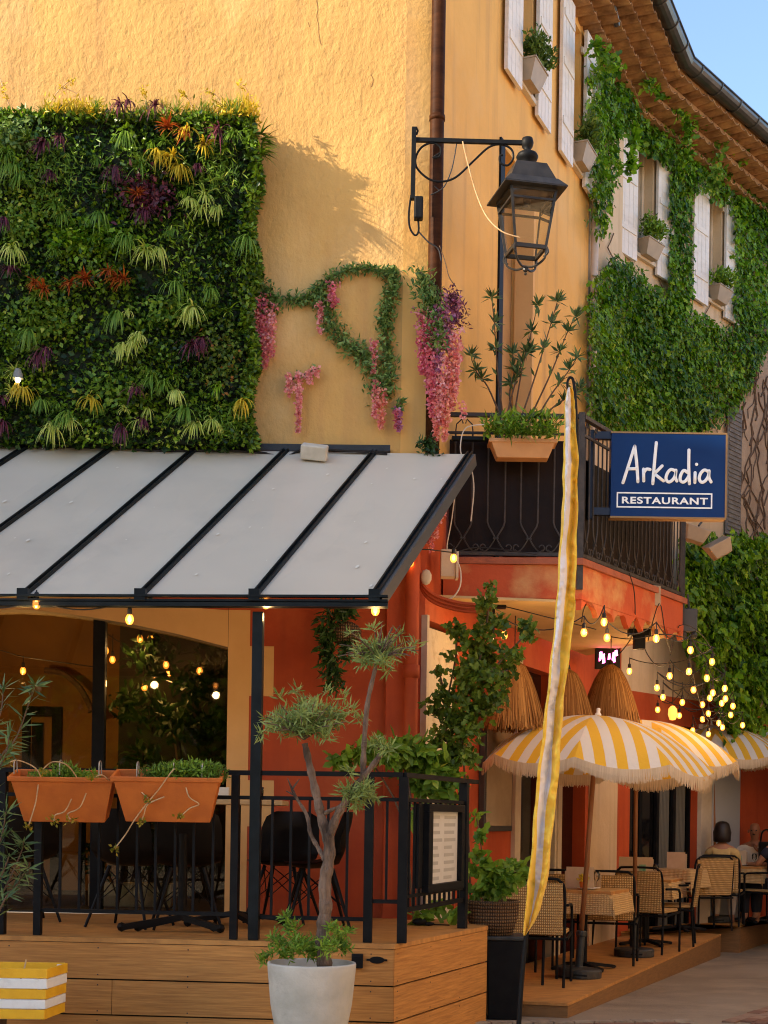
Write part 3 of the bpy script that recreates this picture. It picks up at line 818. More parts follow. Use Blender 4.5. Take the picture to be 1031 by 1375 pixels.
# grey louvered shutter high on the bare wall
ls = MB(); sA, sB = F2.fp(972, 620)[0], F2.fp(991, 620)[0]; zA, zB_ = F2.fp(980, 720)[1], F2.fp(980, 545)[1]
ls.fbox(F2, sA, sB, .03, .05, zA, zB_)
z = zA + .05
while z < zB_ - .05: ls.fbox(F2, sA + .03, sB - .03, .05, .06, z, z + .03); z += .06
ls.build('louvered_shutter', mat('grey_shutter', (.20, .19, .18), .7, (.13, .12, .11), ns=8), ivyh)

# glazed notice case on the red wall
nc = thing('notice_case', tuple(F1.w(gs(660), .05, 1.2)), 'tall aged menu case with metal edge on the red wall beside the straw shades', 'display case')
s0, s1 = gs(642), gs(680); z0, z1 = F1.fp(660, 1116)[1], F1.fp(660, 972)[1]
m = MB(); m.fbox(F1, s0, s1, .005, .06, z0, z1); m.build('frame', mat('dull_metal_edge', (.10, .09, .08), .4, metal=.6), nc, bevel=.004)
m = MB(); m.fbox(F1, s0 + .04, s1 - .04, .061, .066, z0 + .05, z1 - .05); m.build('menu_sheet', mat('aged_paper', (.42, .31, .19), .7, (.30, .21, .12), ns=2.5, nd=9), nc)

# ------------------------------------------------------------------ downpipes
m = MB(); q = (.335, 11.385)
m.tube([(q[0], q[1], z) for z in (3.98, 6, 8, 12)], .055, 14)
for z in (5.3, 7.0, 9.0): m.tube([(q[0], q[1], z), (q[0], q[1], z + .04)], .062, 14)
tag(m.build('downpipe', PIPEBR, smooth=True), 'dark brown iron downpipe on the house corner behind the lantern bracket', 'downpipe')
m = MB(); q2 = P(552, 900, 11.25)
m.tube([(q2.x, 11.27, z) for z in (ZF, 2, 3, 3.95)], .055, 14); m.tube([(q2.x, 11.27, 2.62), (q2.x, 11.27, 2.72)], .065, 14)
tag(m.build('red_downpipe', RED, smooth=True), 'pipe painted the same red as the wall beside the narrow cream door', 'downpipe')
m = MB(); sp_ = JX + .03
m.tube([F1.w(sp_, .06, z) for z in (3.7, 6, 8, 10)], .042, 12)
for z in (5.0, 6.6, 8.2): m.tube([F1.w(sp_, .06, z), F1.w(sp_, .06, z + .05)], .05, 12)
tag(m.build('white_downpipe', mat('white_pipe', (.60, .52, .46), .45, (.5, .42, .36), ns=5), smooth=True), 'thin whitish downpipe running down the joint beside the creeper', 'downpipe')

# ================================================================== BALCONY
ZBF, ZBU = 3.65, 3.32
B0 = Vector((.45, 11.75)); B1 = PG(782, 750, ZBF); B1 = Vector((B1.x, 11.75)); B2_ = P(918, 803, 13.75); B2 = Vector((B2_.x, 13.75))
B3 = Vector((B2.x - 1.35, 13.75 + .62))
bal = thing('balcony', (1.0, 12.2, ZBU), 'wrought iron balcony with red edge wrapping the side of the ochre house', 'balcony')
m = MB(); m.hexa([tuple(B0), tuple(B1), tuple(B2), tuple(B3)], ZBU + .004, ZBF - .055); 
REDP = mat('peeling_red_paint', (.50, .085, .022), .8, (.44, .07, .02), ns=1.3, nd=8, bump=.3, bs=14, c3=(.60, .33, .12), ns3=1.6)
m.build('slab', REDP, bal)
m = MB(); cen = (B0 + B1 + B2 + B3) / 4
ex = lambda p, k: tuple(p + (p - cen).normalized() * k)
m.hexa([ex(B0, .0), ex(B1, .05), ex(B2, .05), ex(B3, 0)], ZBF - .052, ZBF); m.build('edge_moulding', mat('worn_red_edge', (.40, .11, .05), .8, (.28, .08, .04), ns=6, nd=8, bump=.4, bs=20), bal)
# cream underside running on under the floor above
m = MB(); far = P(930, 872, 17.4)
m.hexa([(.36, 11.6), (B1.x - .03, 11.79), (B2.x - .05, 13.72), (2.15, 15.6)], ZBU - .02, ZBU); m.build('underside', SOFF, bal)
# ragged plaster scallops below the long side
m = MB(); fs_ = Fr(tuple(B1), tuple(B2))
for k in range(7):
    a = lerp(0, fs_.L, k / 7); b = lerp(0, fs_.L, (k + 1) / 7); dep = random.uniform(.04, .15)
    poly = [(a, ZBU + .002)] + [(lerp(a, b, t), ZBU - dep + dep * .9 * math.sin(PI * t) + random.uniform(-.022, .022)) for t in np.linspace(0, 1, 9)] + [(b, ZBU + .002)]
    m.fprism(fs_, poly[::-1], -.05, -.002)
m.build('peeling_plaster', REDP, bal)

def railing(fr, s0, s1, nu, parent, z0, zt):
    """frame of flats with lyre-shaped balusters meeting over small scrolls"""
    m = MB()
    m.fbox(fr, s0, s1, -.045, .0, zt - .03, zt); m.build('top_rail', IRON, parent)
    m = MB(); m.fbox(fr, s0, s1, -.035, -.01, z0, z0 + .03); m.build('bottom_rail', IRON, parent)
    m = MB(); m.fbox(fr, s0, s1, -.03, -.012, zt - .17, zt - .15); m.build('middle_rail', IRON, parent)
    U = (s1 - s0) / nu; o = -.022; r = .0075
    zb, zs = z0 + .03, z0 + .135
    for k in range(nu):
        c = s0 + (k + .5) * U; hw = U * .26
        mb = MB()
        for sg in (-1, 1):
            pts = [fr.w(c + sg * hw, o, zt - .17), fr.w(c + sg * hw, o, z0 + .27), fr.w(c + sg * hw * .85, o, z0 + .235), fr.w(c + sg * .012, o, z0 + .155), fr.w(c + sg * .01, o, z0 + .13)]
            mb.tube(pts, r, 6)
            h2_ = U * .42
            sc_ = [fr.w(c + sg * (.01 + h2_ * t), o, zs - .005 - (zs - zb - .01) * math.sin(min(t, .75) / .75 * PI / 2) + (0 if t < .75 else (t - .75) * .1)) for t in np.linspace(0, .9, 7)]
            cc = fr.w(c + sg * h2_ * .93, o, zb + .035)
            for a in np.linspace(-PI / 2, PI * .9, 8):
                sc_.append(cc + Vector((fr.d.x * math.cos(a) * .022 * sg, fr.d.y * math.cos(a) * .022 * sg, math.sin(a) * .026)))
            mb.tube(sc_, r * .8, 5)
            mb.tube([fr.w(c + sg * hw, o, zt - .15), fr.w(c + sg * hw * .9, o, zt - .09), fr.w(c + sg * hw * .3, o, zt - .05), fr.w(c + sg * .01, o, zt - .085)], r * .8, 5)
        mb.fbox(fr, c - .022, c + .022, o - .01, o + .01, z0 + .135, z0 + .147)
        mb.build('baluster', IRON, parent)
ZTR = 1.55 + (1095 - 556 + 4) * 11.75 / FPX
fb = Fr(tuple(B0), tuple(B1))
railing(fb, .02, fb.L - .03, 4, bal, ZBF + .02, ZTR)
railing(fs_, .03, fs_.L, 13, bal, ZBF + .02, ZTR)
for q in (B1, B2):
    m = MB(); m.box(q.x - .045, q.x + .005, q.y - .02, q.y + .03, ZBF - .25, ZTR + .01); m.build('corner_post', IRON, bal)
m = MB(); m.fbox(fb, .04, fb.L - .06, -.10, -.085, ZBF + .03, ZTR - .2); m.build('dark_screen', DARKSH, bal)
m = MB(); m.fbox(fs_, .10, fs_.L - .04, -.12, -.105, ZBF + .03, ZTR - .3); m.build('dark_screen', DARKSH, bal)
m = MB(); a_ = fb.p(606, 588); b_ = fb.p(656, 594); m.box(a_.x, b_.x, 11.68, 11.74, b_.z, a_.z); tag(m.build('heater_bar', BLUEBLK, bevel=.006), 'short black bar heater clamped to the left end of the balcony railing', 'heater')

# sign
DS = 12.0
tl, br = P(821, 580, DS), P(974, 696, DS)
sg = thing('restaurant_sign', (tl.x, DS, br.z), 'blue projecting sign reading Arkadia RESTAURANT in white, beside the balcony', 'sign')
m = MB(); m.box(tl.x, br.x, DS, DS + .11, br.z, tl.z); m.build('sign_board', SIGNB, sg, bevel=.006)
m = MB()
for a_, b_ in (((tl.x - .004, tl.z), (br.x + .004, tl.z)), ((tl.x - .004, br.z), (br.x + .004, br.z))):
    m.box(a_[0], b_[0], DS - .004, DS + .115, a_[1] - .009, a_[1] + .005)
m.box(br.x - .008, br.x + .007, DS - .004, DS + .115, br.z + .005, tl.z - .009)
m.build('edge_trim', BRASS, sg)
def sp(zx, zy): 
    # sign lettering laid out on the board face from its own top-left corner
    fxn = (zx - 172) / (805 - 172); fzn = (zy - 160) / (648 - 160)
    return lerp(tl.x, br.x, fxn), lerp(tl.z, br.z, fzn)
strokes = [[(238, 452), (268, 350), (300, 240)], [(300, 240), (312, 340), (320, 445)], [(262, 372), (314, 370)],
 [(350, 372), (352, 440)], [(352, 392), (366, 372), (386, 374)], [(418, 218), (410, 330), (402, 455)], [(452, 352), (410, 398)], [(410, 398), (460, 438)],
 [(522, 378), (500, 372), (482, 392), (474, 425), (488, 444), (508, 434), (524, 408), (528, 376)], [(528, 380), (526, 415), (534, 438)],
 [(592, 388), (572, 376), (556, 400), (552, 430), (566, 444), (584, 434), (598, 410)], [(598, 258), (598, 350), (603, 452)], [(634, 388), (633, 445)],
 [(704, 380), (684, 372), (664, 392), (657, 422), (668, 442), (688, 436), (706, 408), (710, 376)], [(710, 380), (710, 415), (722, 440)]]
m = MB()
for st in strokes:
    pts = [Vector((sp(*q)[0], DS - .006, sp(*q)[1])) for q in st]
    if len(pts) > 2: pts = smooth_path(pts, 5)
    vs0 = len(m.v); m.tube(pts, .0132, 10)
    m.ball(pts[0], .0132, 10); m.ball(pts[-1], .0132, 10)
    for i in range(vs0, len(m.v)):
        x, y, z = m.v[i]; m.v[i] = (x, DS - .003 + (y - (DS - .006)) * .25, z)
c = sp(641, 340); m.ball((c[0], DS - .003, c[1]), .014, 10, (1, .25, 1))
m.build('script_lettering', WHITE, sg, smooth=True)
m = MB()
(xa, za), (xb, zb) = sp(205, 506), sp(730, 595); t_ = .011
for a_ in ((xa, xb, za - t_, za), (xa, xb, zb, zb + t_), (xa, xa + t_, zb + t_, za - t_), (xb - t_, xb, zb + t_, za - t_)):
    m.box(a_[0], a_[1], DS - .005, DS - .0005, a_[2], a_[3])
m.build('lettering_frame', WHITE, sg)
def textmesh(name, txt, x0, x1, z0, z1, y, m, parent, bold=.02, depth=.004):
    cu = bpy.data.curves.new(name, 'FONT'); cu.body = txt; cu.offset = bold; cu.extrude = .01; cu.space_character = 1.12
    o = bpy.data.objects.new(name, cu); COL.objects.link(o)
    dg_ = bpy.context.evaluated_depsgraph_get(); me = bpy.data.meshes.new_from_object(o.evaluated_get(dg_))
    bpy.data.objects.remove(o); bpy.data.curves.remove(cu)
    co = np.empty(len(me.vertices) * 3, dtype=np.float32); me.vertices.foreach_get('co', co); co = co.reshape(-1, 3)
    mn, mx = co.min(0), co.max(0); off = origin_of(parent)
    q = np.empty_like(co)
    q[:, 0] = x0 + (co[:, 0] - mn[0]) / (mx[0] - mn[0]) * (x1 - x0) - off.x
    q[:, 2] = z0 + (co[:, 1] - mn[1]) / (mx[1] - mn[1]) * (z1 - z0) - off.z
    q[:, 1] = y - (co[:, 2] > 0) * depth - off.y
    me.vertices.foreach_set('co', q.ravel()); me.materials.clear(); me.materials.append(m); me.update(); me.name = name
    o = bpy.data.objects.new(name, me); COL.objects.link(o); o.parent = parent; return o
(xa, za), (xb, zb) = sp(234, 532), sp(706, 572)
textmesh('block_lettering', 'RESTAURANT', xa, xb, zb, za, DS - .0006, WHITE, sg, bold=.028)
# bracket of the sign
m = MB(); bx0, bx1 = P(791, 640, DS).x, tl.x
for zz in (lerp(tl.z, br.z, .03), lerp(tl.z, br.z, .93)): m.box(bx0, bx1 + .02, DS + .02, DS + .08, zz - .03, zz + .03)
m.box(bx0 - .005, bx0 + .04, DS + .015, DS + .085, lerp(tl.z, br.z, 1.02), lerp(tl.z, br.z, -.03)); m.build('bracket', mat('navy_metal', (.008, .014, .035), .4), sg)

# ================================================================== LANTERN
YL = 11.25
lan = thing('wall_lantern', (P(558, 240, YL).x, YL, P(558, 310, YL).z), 'black four sided street lantern hanging from a scrolled bracket on the house corner', 'street lamp')
def PL(x, y, d=YL): return P(x, y, d)
m = MB()
a_ = PL(556, 172); b_ = PL(554, 268); m.bar(a_, b_, .035, .05)
m.tube([PL(556, 172), PL(559, 171), PL(561, 176), PL(559, 181)], .008, 6)
m.tube(smooth_path([PL(552, 262), PL(549, 285), PL(550, 305), PL(557, 316), PL(562, 310), PL(561, 292)], 4), .008, 6)
m.build('wall_plate', BLACK, lan)
m = MB(); m.bar(PL(557, 188), PL(702, 192), .03, .03); m.build('arm', BLACK, lan)
m = MB()
m.tube(smooth_path([PL(590, 206), PL(586, 214), PL(578, 212), PL(576, 200), PL(583, 192), PL(592, 200), PL(590, 212)], 4)[:1] + smooth_path([PL(581, 212), PL(590, 210), PL(591, 198), PL(580, 192), PL(566, 198), PL(558, 212), PL(560, 226), PL(575, 240), PL(592, 244), PL(612, 238), PL(636, 216), (PL(656, 198)), PL(672, 194), PL(686, 200), PL(689, 212), PL(682, 222), PL(672, 219), PL(671, 210), PL(675, 208)], 5), .0085, 7)
m.build('scroll', BLACK, lan)
m = MB(); a_ = PL(556, 266); m.box(a_.x, a_.x + .07, YL - .05, YL + .03, PL(556, 296).z, a_.z); m.build('ballast_box', BLACK, lan, bevel=.012)
LCx, LYc = PL(707, 260).x, YL
zz = lambda y: P(707, y, YL).z
sc_ = YL / FPX
prof = [(.001, zz(184)), (7 * sc_, zz(186)), (8.5 * sc_, zz(192)), (7 * sc_, zz(198)), (4.5 * sc_, zz(201)), (6 * sc_, zz(203)), (13 * sc_, zz(207)), (15 * sc_, zz(211)), (13 * sc_, zz(216)), (8 * sc_, zz(220)), (10 * sc_, zz(223)), (12 * sc_, zz(225)), (.001, zz(225.5))]
m = MB(); m.lathe([(r, z) for r, z in prof], (LCx, LYc, 0), 20, close=False); m.build('finial', BLACK, lan, smooth=True)
def frust(mb, h0, z0, h1, z1, cx=LCx, cy=LYc, rot=.22, cap=True):
    vs = []
    for h, z in ((h0, z0), (h1, z1)):
        for k in range(4):
            a = rot + PI / 4 + k * PI / 2; vs.append((cx + h * math.sqrt(2) * math.cos(a), cy + h * math.sqrt(2) * math.sin(a), z))
    mb.add(vs, ([(3, 2, 1, 0), (4, 5, 6, 7)] if cap else []) + [(k, (k + 1) % 4, 4 + (k + 1) % 4, 4 + k) for k in range(4)])
LM = mat('lantern_metal', (.018, .015, .012), .42, (.035, .03, .025), ns=10, spec=.3)
m = MB(); frust(m, 31 * sc_, zz(250), 21 * sc_, zz(226)); frust(m, 43 * sc_, zz(262), 33 * sc_, zz(250.5), cap=True); frust(m, 43 * sc_, zz(264), 43 * sc_, zz(262.2))
m.build('hood', LM, lan)
m = MB(); hT, hB = 31 * sc_, 21 * sc_; zT_, zB2 = zz(265), zz(338)
cor = lambda h, k, z: Vector((LCx + h * math.sqrt(2) * math.cos(.22 + PI / 4 + k * PI / 2), LYc + h * math.sqrt(2) * math.sin(.22 + PI / 4 + k * PI / 2), z))
for k in range(4):
    m.bar(cor(hT, k, zT_), cor(hB, k, zB2), .02)
    m.bar(cor(hB, k, zB2), cor(hB, (k + 1) % 4, zB2), .022, .03)
    m.bar(cor(hT * .96, k, zz(278)), cor(hT * .96, (k + 1) % 4, zz(278)), .016)
    m.bar(cor(hT, k, zT_ - .005), cor(hT, (k + 1) % 4, zT_ - .005), .02)
    m.tube(smooth_path([cor(hB, k, zB2), cor(hB * .95, k, zz(352)), cor(hB * .45, k, zz(360)), Vector((LCx, LYc, zz(358)))], 4), .009, 6)
    m.tube(smooth_path([cor(hB, k, zB2 + .02), cor(hB * 1.12, k, zz(345)), cor(hB * .9, k, zz(350))], 4), .008, 6)
m.ball((LCx, LYc, zz(362)), .022, 10); m.ball((LCx, LYc, zz(368)), .012, 8); m.build('cage', LM, lan)
m = MB(); frust(m, hB * .97, zB2 + .01, hT * .97, zT_ - .01, cap=False); m.build('glass', CLEARG, lan)
m = MB(); m.tube([(LCx, LYc, zT_ - .02), (LCx, LYc, zT_ - .09)], .03, 10); m.build('lamp_socket', LM, lan)
m = MB(); m.tube(smooth_path([P(621, 190, 11.1), P(628, 220, 11.1), P(640, 262, 11.1), P(654, 292, 11.05), P(674, 311, 11.0), P(698, 319, 11.0)], 5), .0055, 5)
tag(m.build('loose_straw', DRY), 'pale dry tendril dangling from the lantern arm', 'tendril')
m = MB(); m.tube(smooth_path([PL(613, 193), PL(607, 225), PL(598, 248), PL(590, 256), PL(578, 262)], 4), .005, 5); m.tube([PL(590, 256), PL(583, 250)], .004, 4)
m.tube(smooth_path([PL(561, 310), PL(575, 325), PL(588, 334), PL(592, 350)], 4), .006, 5)
tag(m.build('hanging_cable', CORD), 'frayed black cable hanging from the lantern arm down past the brown downpipe', 'cable')

# ================================================================== CANOPY
can = thing('glass_canopy', (-1.2, 10.2, ZF), 'lean-to terrace canopy of pale milky glass panels in black framing', 'canopy')
dA = FD = Fr(tuple(PG(0, 1256, ZF).xy), tuple(PG(530, 1268, ZF).xy))
cf = lambda x, y, o=-.03: FD.p(x, y, o)
cR = cf(508, 806); ZC = cR.z + .02
YB = 11.28
cRb = P(631, 612, YB)
cLz = ZC
bk_z = cRb.z
fdx = FD.d
fL = FD.w(FD.fp(508, 806)[0] - 4.9, 0, ZC); fR = Vector((cR.x, cR.y, ZC))
bL = Vector((-3.6, YB, bk_z)); bR = Vector((cRb.x, YB, bk_z))
def cp(s, t, dz=0):   # s along the front (m from right end, leftwards), t up the slope
    L = (fR - fL).length
    a = fR.lerp(fL, s / L)
    # back point: parallel rafters
    b = bR + Vector((-s, 0, 0))
    q = a.lerp(b, t); q.z += dz; return q
# rafters at front px 496, 344, 192, 36 ; back px 630,502,384,262
fpx = [496, 344, 192, 36, -116, -268, -420]; bpx = [630, 503, 384, 262, 150, 36, -78]
fr_s = [(fR - cf(x, 800)).length for x in fpx]; bk_s = [bR.x - P(x, 613, YB).x for x in bpx]
def cq(i, t, dz=0):
    L = (fR - fL).length
    a = fR.lerp(fL, (0.02 if i == 0 else fr_s[i]) / L); b = bR + Vector((-(0 if i == 0 else bk_s[i]), 0, 0)); q = a.lerp(b, t); q.z += dz; return q
for i in range(6):
    m = MB(); e = .012
    a, b, c, d = cq(i, 0), cq(i + 1, 0), cq(i + 1, 1), cq(i, 1)
    vs = [p + Vector((0, 0, z)) for z in (0, .012) for p in (a, b, c, d)]
    m.add(vs, [(0, 1, 2, 3), (7, 6, 5, 4), (0, 4, 5, 1), (1, 5, 6, 2), (2, 6, 7, 3), (3, 7, 4, 0)])
    m.build('glass_panel', CANOPY, can)
for i in range(7):
    m = MB()
    for dx in (-.017, .017):
        v = Vector((dx, 0, .026)); m.bar(cq(i, -.005) + v, cq(i, 1) + v, .012, .024)
    m.bar(cq(i, -.005) + Vector((0, 0, .018)), cq(i, 1) + Vector((0, 0, .016)), .042, .008)
    m.bar(cq(i, 0.02) - Vector((0, 0, .03)), cq(i, 1) - Vector((0, 0, .03)), .04, .05)
    p = cq(i, -.01); m.box(p.x - .035, p.x + .035, p.y - .05, p.y + .03, p.z - .02, p.z + .055)
    m.build('rafter', BLUEBLK, can)
m = MB(); e_ = (fR - fL).normalized()
for dz, dy, h in ((-.004, -.05, .014), (-.030, -.035, .014), (-.055, -.03, .026)):
    m.bar(fL + Vector((0, dy, dz)), fR + e_ * .06 + Vector((0, dy, dz)), .05, h)
m.bar(fL + Vector((0, 0, -.045)), fR + e_ * .06 + Vector((0, 0, -.045)), .04, .05)
m.build('front_beam', BLUEBLK, can)
DROP = mat('chalky_spots', (.75, .70, .58), .9); m = MB()
for k in range(34):
    i = random.randint(0, 4); u_, t_ = random.uniform(.08, .92), random.uniform(.04, .95); q = cq(i, t_).lerp(cq(i + 1, t_), u_); ax = (cq(i, 1) - cq(i, 0)).normalized(); ay = (cq(i + 1, .5) - cq(i, .5)).normalized(); nz = ax.cross(ay); nz = nz if nz.z > 0 else -nz
    rr = random.uniform(.004, .011); el = random.uniform(1, 2.6); q = q + nz * .016
    m.add([q + ax * (math.cos(a) * rr * el) + ay * (math.sin(a) * rr) for a in np.linspace(0, 2 * PI, 9)[:-1]], [tuple(range(8))])
m.build('dirt_spots', DROP, can)
m = MB(); m.bar(cq(0, 0) + Vector((.03, 0, -.03)), cq(0, 1) + Vector((.03, 0, -.03)), .035, .09)
m.build('end_beam', mat('grey_edge', (.07, .075, .075), .4), can)
m = MB(); a_ = P(524, 600, YB); m.bar(Vector((-3.6, YB + .06, bk_z + .02)), Vector((a_.x, YB + .06, a_.z - .01)), .12, .05)
m.bar(Vector((-3.6, YB + .02, bk_z + .05)), Vector((a_.x, YB + .02, a_.z)), .03, .03)
m.build('wall_flashing', mat('black_flashing', (.02, .02, .022), .5, bump=.6, bs=8), can)
# posts
pxm = FD.fp(340, 1250, -.06)[0]
def post(s, z0, z1, w_, parent, name='post', o=-.08, m_=BLUEBLK):
    mb = MB(); mb.fbox(FD, s - w_ / 2, s + w_ / 2, o - w_ / 2, o + w_ / 2, z0, z1); return mb.build(name, m_, parent, bevel=.004)
post(pxm, ZF + .003, ZC - .09, .068, can)
for dx in (-4.0,): post(pxm + dx + 1.2, ZF + .003, ZC - .09, .068, can)
# cables and white box on the flashing
m = MB()
for k, off in enumerate((0, .012, .025)):
    m.tube(smooth_path([P(x, y + random.uniform(-2, 2), YB - .02 - off) for x, y in ((180, 603), (240, 606), (300, 604), (350, 609), (385, 612), (410, 603), (450, 606), (520, 608))], 4), .008, 5)
tag(m.build('cable_bundle', CORD), 'loose black cables lying along the top of the canopy below the green wall', 'cable')
m = MB(); c = P(422, 607, 11.1)
m.box(-.10, .10, -.05, .05, -.055, .055)
bx = m.build('junction_box', BOXW, None, bevel=.01); bx.location = c; bx.rotation_euler = (.45, .12, -.1); tag(bx, 'tilted off-white junction box on top of the canopy', 'junction box')

# ================================================================== DECK AND RAILING
FSd = Fr(tuple(PG(530, 1268, ZF).xy), tuple(PG(655, 1243, ZF).xy))
dk = thing('terrace_deck', (-1, 9.6, 0), 'raised wooden terrace with horizontal brown boards under the glass canopy', 'deck')
cornr = Vector(FD.w(FD.L, 0, 0).xy)
left = FD.w(-1.2, 0, 0).xy; rt = FSd.w(FSd.L, 0, 0).xy
m = MB(); m.hexa([(left.x, left.y), (cornr.x, cornr.y), (rt.x, rt.y), (rt.x - .1, 11.38), (-4.2, 11.38)], ZF - .03, ZF); m.build('floor', WOODT, dk)
def boards(fr, s0, s1, joints):
    z = ZF - .034; rows = [.235, .225, .235, .2]
    m = MB()
    for r, h in enumerate(rows):
        cuts = [s0] + sorted(j for j in joints[r] if s0 < j < s1) + [s1]
        for a, b in zip(cuts[:-1], cuts[1:]): m.fbox(fr, a + .002, b - .002, -.022, -.003, max(z - h + .010, -.06), z)
        z -= h
    return m
jn = FD.fp(150, 1335)[0]
boards(FD, -1.2, FD.L - .004, [[], [jn], [], []]).build('front_boards', WOOD, dk)
boards(FSd, .004, FSd.L, [[], [], [], []]).build('side_boards', WOOD, dk)
m = MB()
for fr_, s0_, s1_ in ((FD, -1.1, FD.L - .06), (FSd, .06, FSd.L - .05)):
    s = s0_
    while s < s1_:
        for zq in (.03, .2, .265, .43, .49, .66):
            m.fbox(fr_, s - .004, s + .004, -.0029, -.0015, ZF - .034 - zq - .004, ZF - .034 - zq + .004)
        s += .58
m.build('screws', IRON, dk)
m = MB(); m.hexa([(left.x, left.y + .06), (cornr.x - .03, cornr.y + .05), (rt.x - .05, rt.y), (-4.2, 11.3)], -.1, ZF - .04); m.build('base', INTD, dk)

rl = thing('terrace_railing', tuple(FD.w(1.5, -.1, ZF)), 'black metal railing with thin bars along the edge of the wooden terrace', 'railing')
O = -.09
zr = FD.fp(200, 1036, O)[1]; zr2 = FD.fp(200, 1069, O)[1]; zlow = FD.fp(200, 1225, O)[1]
sS = lambda px, y=1150: FD.fp(px, y, O)[0]
m = MB(); m.fbox(FD, -1.2, sS(541, 1037) , O - .025, O + .025, zr - .015, zr + .015); m.fbox(FD, -1.2, sS(541, 1070), O - .012, O + .012, zr2 - .012, zr2 + .012)
m.build('top_rail', BLACK, rl)
cps = sS(541, 1150)
cw = FD.w(cps, O, 0)
FR = Fr((cw.x, cw.y), tuple((FSd.w(FSd.L, -.1, 0)).xy))
m = MB(); sE = FR.fp(640, 1045)[0]; sP = FR.fp(622, 1150)[0]
m.fbox(FR, .0, sE, -.02, .02, zr - .0149, zr + .0149); m.fbox(FR, .02, sP, -.012, .012, zr2 - .012, zr2 + .012); m.fbox(FR, .02, sP, -.012, .012, zlow + .03, zlow + .06); m.fbox(FR, .02, sP, -.012, .012, zlow + .12, zlow + .14)
m.build('side_rail', BLACK, rl)
for px, w_ in ((2, .06), (52, .048), (315, .048), (495, .055), (541, .06)):
    s = sS(px); mb = MB(); mb.fbox(FD, s - w_ / 2, s + w_ / 2, O - w_ / 2, O + w_ / 2, ZF + .002, zr - .0155); mb.build('post', BLACK, rl)
mb = MB(); mb.fbox(FR, sP - .03, sP + .03, -.03, .03, ZF + .002, zr - .0155); mb.build('post', BLACK, rl)
for xa, xb, dz in ((52, 315, 0), (345, 495, -.015), (495, 541, .10)):
    mb = MB(); mb.fbox(FD, sS(xa) + .025, sS(xb) - .025, O - .0125, O + .0125, zlow + dz - .0125, zlow + dz + .0125); mb.build('bottom_rail', BLACK, rl)
for px in (81, 107, 133, 158, 184, 209, 235, 260, 286, 365, 390, 415, 440, 466, 519):
    s = sS(px); mb = MB(); zl = zlow + (.1 if px > 500 else 0); mb.fbox(FD, s - .008, s + .008, O - .008, O + .008, zl, zr2); mb.build('baluster', BLACK, rl)
for k in range(1, 12):
    s = sP * k / 12; mb = MB(); mb.fbox(FR, s - .008, s + .008, -.008, .008, zlow + .04, zr2); mb.build('baluster', BLACK, rl)
# menu case on the side railing
mc = thing('menu_case', tuple(FR.w(sP * .6, .03, 1.0)), 'black framed menu of pale pages mounted on the railing end', 'display case')
sa, zt_ = FR.fp(573, 1079, .05); sb, _ = FR.fp(621, 1079, .05); _, zb_ = FR.fp(590, 1196, .05)
m = MB()
m.fbox(FR, sa, sb, .02, .07, zt_ - .05, zt_); m.fbox(FR, sa, sb, .02, .07, zb_, zb_ + .05); m.fbox(FR, sa, sa + .09, .02, .07, zb_ + .0505, zt_ - .0505); m.fbox(FR, sb - .07, sb, .02, .07, zb_ + .0505, zt_ - .0505)
m.fbox(FR, sa - .09, sa - .003, .0, .03, zb_ + .03, zt_ + .0)
m.build('frame', BLACK, mc, bevel=.003)
PAPER = mat('menu_paper', (.60, .58, .52), .6, (.52, .49, .43), ns=3)
m = MB(); m.fbox(FR, sa + .09, sb - .07, .03, .036, zb_ + .05, zt_ - .05); m.build('menu_sheet', PAPER, mc)
m = MB(); nrow = 9; GREYT = mat('faint_grey_text', (.40, .38, .33), .7)
for r in range(nrow):
    z0 = lerp(zb_ + .06, zt_ - .06, r / nrow); z1 = z0 + .035
    for q in range(2):
        m.fbox(FR, lerp(sa + .1, sb - .08, q * .5 + .03), lerp(sa + .1, sb - .08, q * .5 + random.uniform(.3, .46)), .0363, .0368, z0 + .012, z1)
m.build('text_blocks', GREYT, mc)
# small vents on the deck boards
m = MB(); s, z = FD.fp(506, 1289); vs = [(s + .048 * math.cos(a), z + .022 * math.sin(a)) for a in np.linspace(0, 2 * PI, 17)[:-1]]
m.fprism(FD, vs, -.003, .008); m.fbox(FD, s - .065, s + .065, -.0028, .005, z - .006, z + .006); tag(m.build('oval_vent', BLACK), 'small black oval plate screwed to the front boards near the corner', 'plate')
m = MB(); s, z = FD.fp(480, 1290); m.fbox(FD, s - .035, s + .035, -.003, .03, z - .045, z + .045); m.fbox(FD, s - .025, s + .02, .03, .036, z - .03, z + .03)
tag(m.build('socket_box', BLACK, bevel=.004), 'black outdoor socket on the front boards beside the concrete pot', 'socket')
m = MB(); c = PG(563, 1243, ZF); m.ball((c.x, c.y, ZF + .03), .05, 10, (1.1, .7, .55)); m.ball((c.x + .07, c.y, ZF + .015), .03, 8, (1.4, 1, .5)); m.tube([(c.x + .09, c.y, ZF + .01), (c.x + .16, c.y + .02, ZF + .008), (c.x + .22, c.y, ZF + .008)], .005, 5)
tag(m.build('dropped_bag', BLACK, smooth=True), 'small dark bundle lying on the deck corner under the menu case', 'bundle')

